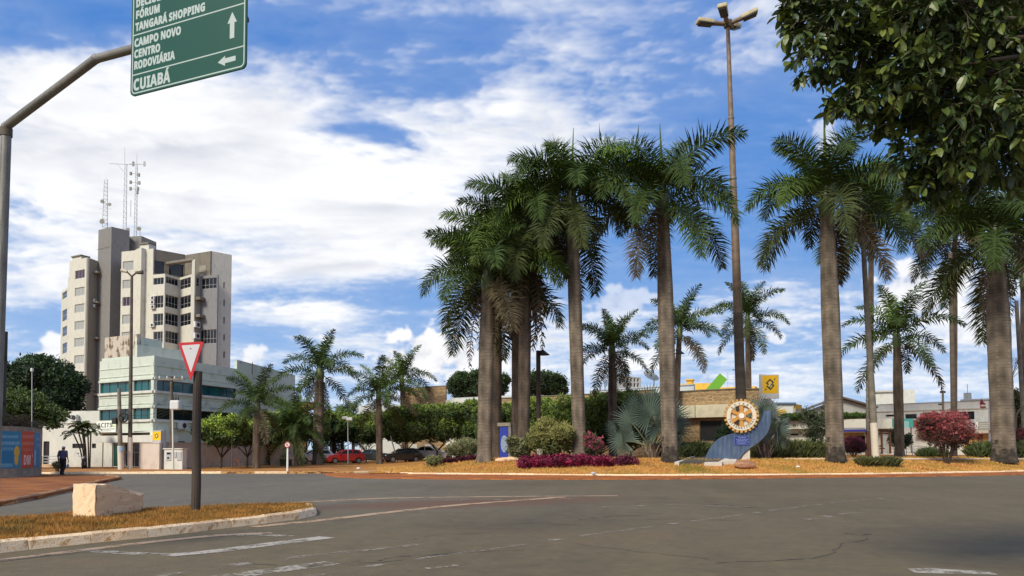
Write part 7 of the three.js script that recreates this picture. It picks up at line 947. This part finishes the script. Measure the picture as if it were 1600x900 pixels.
{
  // blue totem, round topped post, short white post, stones
  const t = thing('blue_totem', 'blue totem sign in a grey frame with a pale oval emblem', 'sign', onGround(788, 57)), w = new Wall(777, 57.2, 800, 56.8); partW(t, 'panel', w.pbox([781, 665, 794.6, 719], -0.25, 0), M(lin(0.012, 0.035, 0.33), 0.45)); partW(t, 'frame_head', w.pbox([777.5, 660.5, 798.5, 666], -0.4, 0.08), mt.concrete); partW(t, 'frame_side', w.pbox([794.8, 666.2, 798.5, 720], -0.4, 0.05), mt.concrete); const c = w.hit(788, 693.5), k = c.d / F; partW(t, 'emblem', w.at(new THREE.CircleGeometry(1, 30).scale(5.6 * k, 13 * k, 1).translate(c.s, c.y, 0.006)), M(lin(0.20, 0.27, 0.40), 0.5)); partW(t, 'emblem_lines', [0, 1, 2, 3, 4].map(i => w.box(c.s - 3.6 * k, c.s + 3.4 * k, c.y + (4.5 - i * 2.6) * k, c.y + (5.4 - i * 2.6) * k, 0.01, 0.014)), M(lin(0.35, 0.42, 0.5), 0.5)); partW(t, 'emblem_rim', w.at(new THREE.RingGeometry(0.9, 1, 30).scale(5.6 * k, 13 * k, 1).translate(c.s, c.y, 0.012)), M(lin(0.42, 0.48, 0.55), 0.5));
  const p = thing('round_topped_post', 'cream round topped marker post beside the leftmost palm trunk', 'post', onGround(752, 57)), k2 = 57 / F; part(p, 'post', [box(9 * k2, 38 * k2, 0.22, 0, 19 * k2, 0), new THREE.CylinderGeometry(4.5 * k2, 4.5 * k2, 0.22, 20).rotateX(Math.PI / 2).translate(0, 38 * k2, 0)], mt.concreteWarm); part(p, 'disc', new THREE.CylinderGeometry(3.6 * k2, 3.6 * k2, 0.03, 20).rotateX(Math.PI / 2).translate(0, 36 * k2, 0.127), mt.cream);
  const s = thing('short_white_post', 'short white concrete post in front of the yellow green shrub', 'post', hit(843.5, 722)), k3 = -s.position.z / F; part(s, 'post', rbox(9 * k3, 21 * k3, 0.3, 0.03, 0, 10 * k3, 0), mt.limewash);
  const rp = thing('stone_pile', 'small pile of flat stones at the foot of the blue totem', 'stones', hit(795, 721)), r = mulberry(5); for (let i = 0; i < 6; i++) { const g = new THREE.DodecahedronGeometry(0.16 + 0.12 * r(), 1).scale(1.9, 0.7, 1).translate(-0.5 + i * 0.22, 0.08 + 0.08 * (i % 2), r() * 0.3); part(rp, 'stone', g, mt.concreteWarm); }
  for (const [px, py, lb, m] of [[1247, 731, 'white scrap of litter by the kerb right of the boulder', mt.whitePaint], [927, 741, 'pale blue crumpled litter on the kerb below the purple bed', M(lin(0.45, 0.5, 0.62), 0.7)], [560, 733, 'white plastic litter on the verge near the red car', mt.whitePaint]]) { const q = py > 735 ? G(px, py, 0.16) : hit(px, py), l = thing('litter', lb, 'litter', q); part(l, 'scrap', new THREE.IcosahedronGeometry(0.13, 1).scale(1.2, 0.6, 0.8).translate(0, 0.06, 0), m); }
}
// ------------------------------------------------------------------ cars
const glassCar = M(lin(0.03, 0.035, 0.04), 0.06), tyre = mt.rubber, rimM = new THREE.MeshStandardMaterial({ color: lin(0.3, 0.3, 0.3), roughness: 0.35, metalness: 0.7 }), lampM = M(lin(0.7, 0.72, 0.75), 0.12), tailM = M(lin(0.35, 0.01, 0.01), 0.2);
function car(label, px, d, yaw, paint, o = {}) {   // nose towards +x before turning; hatchback or saloon
  const t = thing('parked_car', label, 'car', onGround(px, d).add(V(0, o.dy ?? 0, 0)), null, yaw), L = o.L ?? 3.95, W = 1.7, hb = !o.saloon, k = 1.06; t.scale.setScalar(k * (o.k ?? 1));
  const body = new THREE.MeshPhysicalMaterial({ color: paint, roughness: 0.35, metalness: o.metal ?? 0.2, clearcoat: 1, clearcoatRoughness: 0.06 }), h = L / 2;
  // lower body: outline from the side, swept across with rounded flanks
  const s = new THREE.Shape(); s.moveTo(-h + 0.05, 0.28); s.lineTo(-h, 0.55); s.lineTo(-h + 0.04, 0.86); if (hb) s.quadraticCurveTo(-h + 0.08, 0.98, -h + 0.25, 0.98); else { s.quadraticCurveTo(-h + 0.06, 1.0, -h + 0.3, 1.0); s.lineTo(-h + 0.7, 1.0); } s.lineTo(h - 1.15, 0.95); s.quadraticCurveTo(h - 0.45, 0.9, h - 0.12, 0.72); s.quadraticCurveTo(h, 0.64, h, 0.48); s.lineTo(h - 0.06, 0.26);
  const wf = h - 0.78, wr = -h + 0.68; s.lineTo(wf + 0.36, 0.24); s.absarc(wf, 0.3, 0.36, 0, Math.PI, false); s.lineTo(wr + 0.36, 0.22); s.absarc(wr, 0.3, 0.36, 0, Math.PI, false); s.closePath();
  const g = new THREE.ExtrudeGeometry(s, { depth: W - 0.2, bevelEnabled: true, bevelSize: 0.05, bevelThickness: 0.1, bevelSegments: 4, curveSegments: 10 }).translate(0, 0, -(W - 0.2) / 2); part(t, 'body', g, body, true);
  // cabin: a tapered shell of pillars and roof with glass set in
  const xr0 = hb ? -h + 0.16 : -h + 0.62, xr1 = hb ? -h + 0.55 : -h + 1.25, xf1 = h - 1.95, xf0 = h - 1.12, yb = 0.93, yt = 1.40, wb = W / 2 - 0.06, wt = W / 2 - 0.24, pos = [], Q = (a, b, c, e) => { for (const v of [a, b, c, a, c, e]) pos.push(...v); };
  const B = [[xr0, yb, -wb], [xf0, yb, -wb], [xf0, yb, wb], [xr0, yb, wb]], T = [[xr1, yt, -wt], [xf1, yt, -wt], [xf1, yt, wt], [xr1, yt, wt]]; Q(B[1], B[0], T[0], T[1]); Q(B[2], B[1], T[1], T[2]); Q(B[3], B[2], T[2], T[3]); Q(B[0], B[3], T[3], T[0]); const cg = new THREE.BufferGeometry(); cg.setAttribute('position', new THREE.Float32BufferAttribute(pos, 3)); cg.computeVertexNormals(); part(t, 'cabin_glass', norm(cg), glassCar, true);
  const rf = new THREE.Shape(); rf.moveTo(xr1 - 0.06, yt - 0.06); rf.quadraticCurveTo(xr1 + 0.1, yt + 0.04, xr1 + 0.4, yt + 0.055); rf.lineTo(xf1 - 0.3, yt + 0.05); rf.quadraticCurveTo(xf1, yt + 0.02, xf1 + 0.08, yt - 0.06); rf.closePath(); part(t, 'roof', new THREE.ExtrudeGeometry(rf, { depth: wt * 2 - 0.1, bevelEnabled: true, bevelSize: 0.02, bevelThickness: 0.06, bevelSegments: 3 }).translate(0, 0, -wt + 0.05), body, true);
  const pil = []; for (const z of [-1, 1]) { const e = 1.012, v = (q) => V(q[0], q[1], q[2] * 1.0); for (const [a, c] of [[0, 0], [1, 1]]) pil.push(rod(V(B[a][0], yb, z * wb * 1.0), V(T[c][0], yt, z * wt), 0.055, 0.05, 6)); const xm = (xr0 + xf0) / 2 - 0.05, xm2 = (xr1 + xf1) / 2 - 0.08; pil.push(rod(V(xm, yb, z * wb), V(xm2, yt, z * wt), 0.05, 0.045, 6)); if (hb) pil.push(rod(V(xr0 + 0.12, yb, z * (wb - 0.01)), V(xr1 + 0.1, yt, z * wt), 0.11, 0.07, 6)); } part(t, 'pillars', pil, body, true);
  for (const x of [wf, wr]) for (const z of [-1, 1]) { const w = part(t, 'wheel', new THREE.CylinderGeometry(0.31, 0.31, 0.2, 24).rotateX(Math.PI / 2).translate(x, 0.3, z * (W / 2 - 0.1)), tyre); part(w, 'rim', [new THREE.CylinderGeometry(0.2, 0.2, 0.03, 20).rotateX(Math.PI / 2).translate(x, 0.3, z * (W / 2 + 0.005))], rimM); }
  for (const z of [-1, 1]) { part(t, 'headlight', rbox(0.3, 0.15, 0.34, 0.06, h - 0.17, 0.68, z * 0.6).rotateY(0), lampM); part(t, 'tail_light', rbox(0.1, 0.28, 0.16, 0.04, -h + 0.02, 0.82, z * 0.72), tailM); part(t, 'mirror', rbox(0.12, 0.13, 0.2, 0.04, xf0 - 0.12, 0.98, z * (W / 2 + 0.07)), body); part(t, 'door_handle', [box(0.16, 0.03, 0.03, -0.1, 0.82, z * (W / 2 + 0.005)), box(0.16, 0.03, 0.03, -0.95, 0.82, z * (W / 2 + 0.005))], mt.dark); }
  part(t, 'grille', [box(0.03, 0.12, 0.9, h + 0.045, 0.55, 0), box(0.04, 0.1, 1.2, h + 0.02, 0.36, 0)], mt.black); part(t, 'number_plate', box(0.02, 0.12, 0.4, h + 0.06, 0.44, 0), mt.steelGrey); part(t, 'sill', [box(L - 1.9, 0.1, 0.03, 0, 0.28, W / 2 - 0.01), box(L - 1.9, 0.1, 0.03, 0, 0.28, -W / 2 + 0.01)], mt.dark);
  return t;
}
const nose = a => Math.PI + a;
car('silver hatchback parked behind the skirted palm', 490.5, 83, Math.PI + 0.55, lin(0.50, 0.52, 0.54), { metal: 0.5 });
car('bright red hatchback parked between the silver and dark grey cars', 538, 84, Math.PI + 0.5, lin(0.55, 0.012, 0.02));
car('dark grey car between the red hatchback and the yellowing palm', 576, 90, Math.PI + 0.1, lin(0.035, 0.045, 0.045), { saloon: true, L: 4.2 });
car('black hatchback parked under the forked clipped tree', 627, 83, Math.PI + 0.5, lin(0.008, 0.009, 0.012));
car('white saloon car nosing out right of the black hatchback', 673, 86, -0.35, lin(0.9, 0.9, 0.9), { saloon: true, L: 4.3, metal: 0 });
car('white car partly hidden behind the leftmost palm trunk and pale shrub', 742, 80, 0.1, lin(0.62, 0.63, 0.64), { saloon: true, L: 4.3, metal: 0.1 });
car('silver car mostly hidden between the blue totem and yellow green shrub', 800, 82, Math.PI - 0.1, lin(0.45, 0.46, 0.48), { metal: 0.4 });
// motorcycle by the palm clump
{
  const t = thing('motorcycle', 'parked dark motorcycle at the foot of the slender palm clump', 'motorcycle', P(131, 703, 60.6).setY(0.1), null, -1.15); for (const x of [-0.6, 0.62]) { const w = part(t, 'wheel', new THREE.TorusGeometry(0.26, 0.06, 8, 22).translate(x, 0.31, 0), mt.rubber); part(w, 'rim', new THREE.CylinderGeometry(0.2, 0.2, 0.03, 14).rotateX(Math.PI / 2).translate(x, 0.31, 0), rimM); }
  part(t, 'frame', [rod(V(-0.6, 0.31, 0.08), V(0.05, 0.5, 0.08), 0.03), rod(V(0.62, 0.31, 0.07), V(0.42, 0.95, 0.05), 0.03), rod(V(0.62, 0.31, -0.07), V(0.42, 0.95, -0.05), 0.03), rod(V(0.42, 0.8, 0), V(-0.5, 0.6, 0), 0.035), rod(V(0.1, 0.32, 0), V(0.4, 0.75, 0), 0.03)], mt.dark); part(t, 'engine', rbox(0.38, 0.3, 0.3, 0.06, 0.05, 0.42, 0), mt.galv); part(t, 'fuel_tank', new THREE.SphereGeometry(0.2, 14, 10).scale(1.4, 0.75, 0.8).translate(0.18, 0.82, 0), M(lin(0.05, 0.012, 0.012), 0.3)); part(t, 'seat', rbox(0.7, 0.1, 0.26, 0.05, -0.36, 0.78, 0), mt.black); part(t, 'headlight', new THREE.SphereGeometry(0.1, 12, 8).translate(0.55, 0.88, 0), lampM); part(t, 'handlebar', [rod(V(0.4, 1.0, -0.35), V(0.4, 1.0, 0.35), 0.018), rod(V(0.4, 1.0, 0.28), V(0.36, 1.2, 0.34), 0.012)], mt.metal); part(t, 'mirror', new THREE.SphereGeometry(0.08, 10, 8).scale(0.4, 0.7, 1).translate(0.36, 1.22, 0.36), mt.metal); part(t, 'exhaust', rod(V(0.1, 0.3, 0.14), V(-0.7, 0.38, 0.16), 0.045), mt.metal);
}
// timber sign stand and litter box by the wall
{ const t = thing('timber_stand', 'small brown timber stand under the clipped trees by the pink wall', 'stand', P(371, 703, 61).setY(0.1)), k = 61 / F; part(t, 'board', box(8 * k, 4 * k, 0.08, 0, 13 * k, 0), mt.brownPaint); part(t, 'leg', box(0.07, 13 * k, 0.07, -3.4 * k, 5.5 * k, 0), mt.brownPaint); part(t, 'leg', box(0.07, 13 * k, 0.07, 3.4 * k, 5.5 * k, 0), mt.brownPaint); }
{ const t = thing('stone_bench', 'grey masonry counter under the bushy palm behind the no parking sign', 'bench', P(448, 703, 70).setY(0.1)), k = 70 / F; part(t, 'top', box(26 * k, 2.4 * k, 0.6, 0, 12 * k, 0), mt.concrete); part(t, 'support', box(3 * k, 11 * k, 0.5, -11 * k, 5.2 * k, 0), mt.concrete); part(t, 'support', box(3 * k, 11 * k, 0.5, 11 * k, 5.2 * k, 0), mt.concrete); part(t, 'back_panel', box(18 * k, 10 * k, 0.1, 0, 5.4 * k, -0.2), mt.brownConc); }
{ const b = onGround(723, 72), t = thing('leaning_board', 'grey board leaning under the trees beside the black car', 'board', P(612, 703, 82).setY(0.1)); const g = box(0.12, 3.2, 0.06).rotateZ(0.28).translate(0.3, 1.5, 0); part(t, 'plank', g, mt.galv); }
// ------------------------------------------------------------------ person walking away on the red pavement
{
  function field(res, c, half, sdf) {
    const mc = new MarchingCubes(res, new THREE.MeshBasicMaterial(), false, false, 200000); mc.isolation = 0; const s = mc.size, hs = s / 2;
    for (let z = 0; z < s; z++) for (let y = 0; y < s; y++) for (let x = 0; x < s; x++) mc.field[x + y * s + z * s * s] = -sdf(c.x + (x - hs) / hs * half, c.y + (y - hs) / hs * half, c.z + (z - hs) / hs * half);
    mc.update(); const n = mc.count, g = new THREE.BufferGeometry(), p = new Float32Array(n * 3); for (let i = 0; i < n; i++) { p[i * 3] = c.x + mc.positionArray[i * 3] * half; p[i * 3 + 1] = c.y + mc.positionArray[i * 3 + 1] * half; p[i * 3 + 2] = c.z + mc.positionArray[i * 3 + 2] * half; }
    g.setAttribute('position', new THREE.BufferAttribute(p, 3)); g.computeVertexNormals(); return norm(g);
  }
  const cap = (a, b, ra, rb) => (x, y, z) => { const bx = b[0] - a[0], by = b[1] - a[1], bz = b[2] - a[2], t = clamp(((x - a[0]) * bx + (y - a[1]) * by + (z - a[2]) * bz) / (bx * bx + by * by + bz * bz)); return Math.hypot(x - a[0] - bx * t, y - a[1] - by * t, z - a[2] - bz * t) - lerp(ra, rb, t); };
  const ell = (c, r) => (x, y, z) => { const k = Math.hypot((x - c[0]) / r[0], (y - c[1]) / r[1], (z - c[2]) / r[2]); return (k - 1) * Math.min(...r); };
  const smin = (a, b, k) => { const h = clamp(0.5 + 0.5 * (b - a) / k); return lerp(b, a, h) - k * h * (1 - h); };
  const un = (list, k) => (x, y, z) => { let d = 9; for (const f of list) d = smin(d, f(x, y, z), k); return d; };
  // joints: the figure faces -z, left is -x; right leg back, left leg forward
  const J = { pel: [0, 0.92, 0], chest: [0, 1.25, -0.02], neck: [0, 1.45, -0.02], head: [0, 1.585, -0.05], ls: [-0.195, 1.38, 0], le: [-0.265, 1.11, 0.05], lw: [-0.285, 0.87, -0.02], rs: [0.195, 1.38, 0], re: [0.265, 1.11, 0.03], rw: [0.29, 0.86, -0.06], lh: [-0.095, 0.9, 0], lk: [-0.105, 0.5, -0.09], la: [-0.11, 0.085, -0.02], rh: [0.095, 0.9, 0], rk: [0.10, 0.48, -0.03], ra: [0.105, 0.12, 0.17] };
  const torso = [ell([0, 1.22, -0.01], [0.185, 0.25, 0.12]), ell([0, 1.36, 0], [0.205, 0.10, 0.10]), ell([0, 1.0, 0.005], [0.165, 0.16, 0.115])], arms = [cap(J.ls, J.le, 0.06, 0.045), cap(J.le, J.lw, 0.043, 0.028), cap(J.rs, J.re, 0.06, 0.045), cap(J.re, J.rw, 0.043, 0.028)], legs = [cap(J.lh, J.lk, 0.092, 0.06), cap(J.lk, J.la, 0.058, 0.04), cap(J.rh, J.rk, 0.092, 0.06), cap(J.rk, J.ra, 0.058, 0.04), ell([0, 0.92, 0.02], [0.165, 0.11, 0.12])];
  const feet = [cap([-0.112, 0.05, 0.0], [-0.118, 0.04, -0.17], 0.042, 0.036), cap([0.108, 0.085, 0.2], [0.115, 0.04, 0.06], 0.042, 0.036)];
  const head = [ell([0, 1.60, -0.055], [0.076, 0.105, 0.094]), ell([0, 1.545, -0.085], [0.056, 0.062, 0.06]), cap([0, 1.46, -0.015], [0, 1.55, -0.04], 0.055, 0.05), ell([0, 1.588, -0.155], [0.013, 0.022, 0.018]), ell([-0.078, 1.59, -0.045], [0.012, 0.03, 0.02]), ell([0.078, 1.59, -0.045], [0.012, 0.03, 0.02])];
  const base = P(98.5, 703, 45.3).setY(0.12), t = thing('person', 'person in a slate blue shirt, dark trousers and pale cap walking away with a bag', 'person', base);
  const skin = M(lin(0.19, 0.085, 0.05), 0.6), shirt = M(lin(0.075, 0.08, 0.15), 0.85), trouser = M(lin(0.012, 0.012, 0.020), 0.85), shoe = M(lin(0.02, 0.018, 0.018), 0.6);
  // hands: palm, thumb and four fingers of different lengths, curled
  const hand = (w, s, grip) => { const L = [cap(w, [w[0], w[1] - 0.045, w[2] - 0.004], 0.03, 0.034), ell([w[0], w[1] - 0.07, w[2] - 0.006], [0.022, 0.042, 0.042])]; [[-0.033, 0.060], [-0.011, 0.072], [0.011, 0.067], [0.032, 0.052]].forEach(([z, l]) => { const k = [w[0], w[1] - 0.105, w[2] + z - 0.006], m = [w[0] - s * 0.012 * (1 + grip), k[1] - l * 0.5, k[2]], e = [w[0] - s * (0.02 + 0.026 * grip), m[1] - l * (0.42 - 0.5 * grip), k[2]]; L.push(cap(k, m, 0.0095, 0.009), cap(m, e, 0.009, 0.0075)); }); L.push(cap([w[0] - s * 0.006, w[1] - 0.05, w[2] - 0.035], [w[0] - s * 0.018, w[1] - 0.095, w[2] - 0.062], 0.012, 0.010), cap([w[0] - s * 0.018, w[1] - 0.095, w[2] - 0.062], [w[0] - s * 0.026, w[1] - 0.122, w[2] - 0.058], 0.010, 0.008)); return L; };
  const all = un([...torso, ...arms, ...legs, ...head], 0.05), B = field(110, V(0, 0.86, 0), 0.92, (x, y, z) => all(x, y, z) + (y < 1.42 ? 0.004 : 0));
  const hl = un(hand(J.lw, -1, 0.2), 0.008), hr = un(hand(J.rw, 1, 0.9), 0.008), hc = f => V(f[0], f[1] - 0.08, f[2]);
  const H1 = field(70, hc(J.lw), 0.12, hl), H2 = field(70, hc(J.rw), 0.12, hr); part(t, 'body', [B, H1, H2], skin);
  const arm = un([arms[0], arms[2]], 0.01), sh = un([...torso, arms[0], arms[2]], 0.05); part(t, 'shirt', field(100, V(0, 1.18, 0), 0.42, (x, y, z) => Math.max(sh(x, y, z) - 0.014 - 0.004 * Math.sin(y * 60 + x * 20) * clamp((1.2 - y) * 3), 0.93 - y + 0.01 * Math.sin(x * 14), y - 1.455, Math.abs(x) > 0.2 ? 1.135 - y : -1)), shirt);
  const lg = un(legs, 0.035); part(t, 'trousers', field(110, V(0, 0.52, 0), 0.56, (x, y, z) => Math.max(lg(x, y, z) - 0.02 - 0.004 * Math.sin(y * 40 + z * 20), y - 0.975, 0.075 - y)), trouser);
  part(t, 'shoe', field(48, V(-0.115, 0.05, -0.08), 0.18, (x, y, z) => Math.max(feet[0](x, y, z) - 0.008, -y + 0.002)), shoe); part(t, 'shoe', field(48, V(0.11, 0.07, 0.13), 0.18, (x, y, z) => Math.max(feet[1](x, y, z) - 0.008, -y + 0.002)), shoe);
  part(t, 'hair', field(48, V(0, 1.6, -0.04), 0.16, (x, y, z) => Math.max(ell([0, 1.60, -0.045], [0.081, 0.106, 0.097])(x, y, z), z < -0.09 ? 1 : 1.555 - y)), M(lin(0.02, 0.018, 0.016), 0.8));
  const cp2 = part(t, 'cap', field(56, V(0, 1.65, -0.06), 0.2, (x, y, z) => Math.max(ell([0, 1.628, -0.052], [0.094, 0.09, 0.108])(x, y, z), 1.632 - y)), M(lin(0.50, 0.49, 0.46), 0.8)); part(cp2, 'brim', new THREE.CylinderGeometry(0.085, 0.09, 0.012, 20, 1, false, Math.PI / 2, Math.PI).rotateY(0).scale(1, 1, 1.0).translate(0, 1.636, -0.12), cp2.material);
  part(t, 'collar', new THREE.TorusGeometry(0.066, 0.014, 8, 20).rotateX(Math.PI / 2 - 0.15).translate(0, 1.462, -0.02), shirt); part(t, 'belt', new THREE.TorusGeometry(0.158, 0.013, 6, 26).scale(1.05, 0.76, 1).rotateX(Math.PI / 2).translate(0, 0.965, 0.008), mt.dark);
  // thin plastic bag hanging from the right hand
  const bp = V(base.x + J.rw[0] - 0.015, base.y + J.rw[1] - 0.12, base.z + J.rw[2]), bag = thing('carrier_bag', 'thin pale blue carrier bag hanging from the walking person\'s right hand', 'bag', bp); const g = new THREE.SphereGeometry(0.10, 18, 14).scale(0.8, 1.4, 0.55).translate(0, -0.24, 0), p = g.attributes.position; for (let i = 0; i < p.count; i++) p.setXYZ(i, p.getX(i) * (1 + 0.12 * noise2(p.getY(i) * 20, p.getZ(i) * 20)), p.getY(i), p.getZ(i) * (1 + 0.2 * noise2(p.getY(i) * 18, p.getX(i) * 18))); g.computeVertexNormals(); part(bag, 'sack', g, M(lin(0.30, 0.37, 0.38), 0.5)); part(bag, 'handles', [tube([V(-0.05, -0.14, 0.02), V(-0.01, -0.02, 0.0), V(0.0, 0.005, 0)], 0.008, 8, 5), tube([V(0.05, -0.14, -0.02), V(0.015, -0.02, 0), V(0.0, 0.005, 0)], 0.008, 8, 5)], M(lin(0.30, 0.37, 0.38), 0.5));
}
{ const t = shrub('low_verge_bush', 'small dark bush beside the walking person at the verge', 90, 739, 6, 722, fine, [0.02, 0.03, 0.012], [0.07, 0.08, 0.03], 520, { d: 52, dens: 700, s: 0.7 }); }
renderer.render(scene, camera);
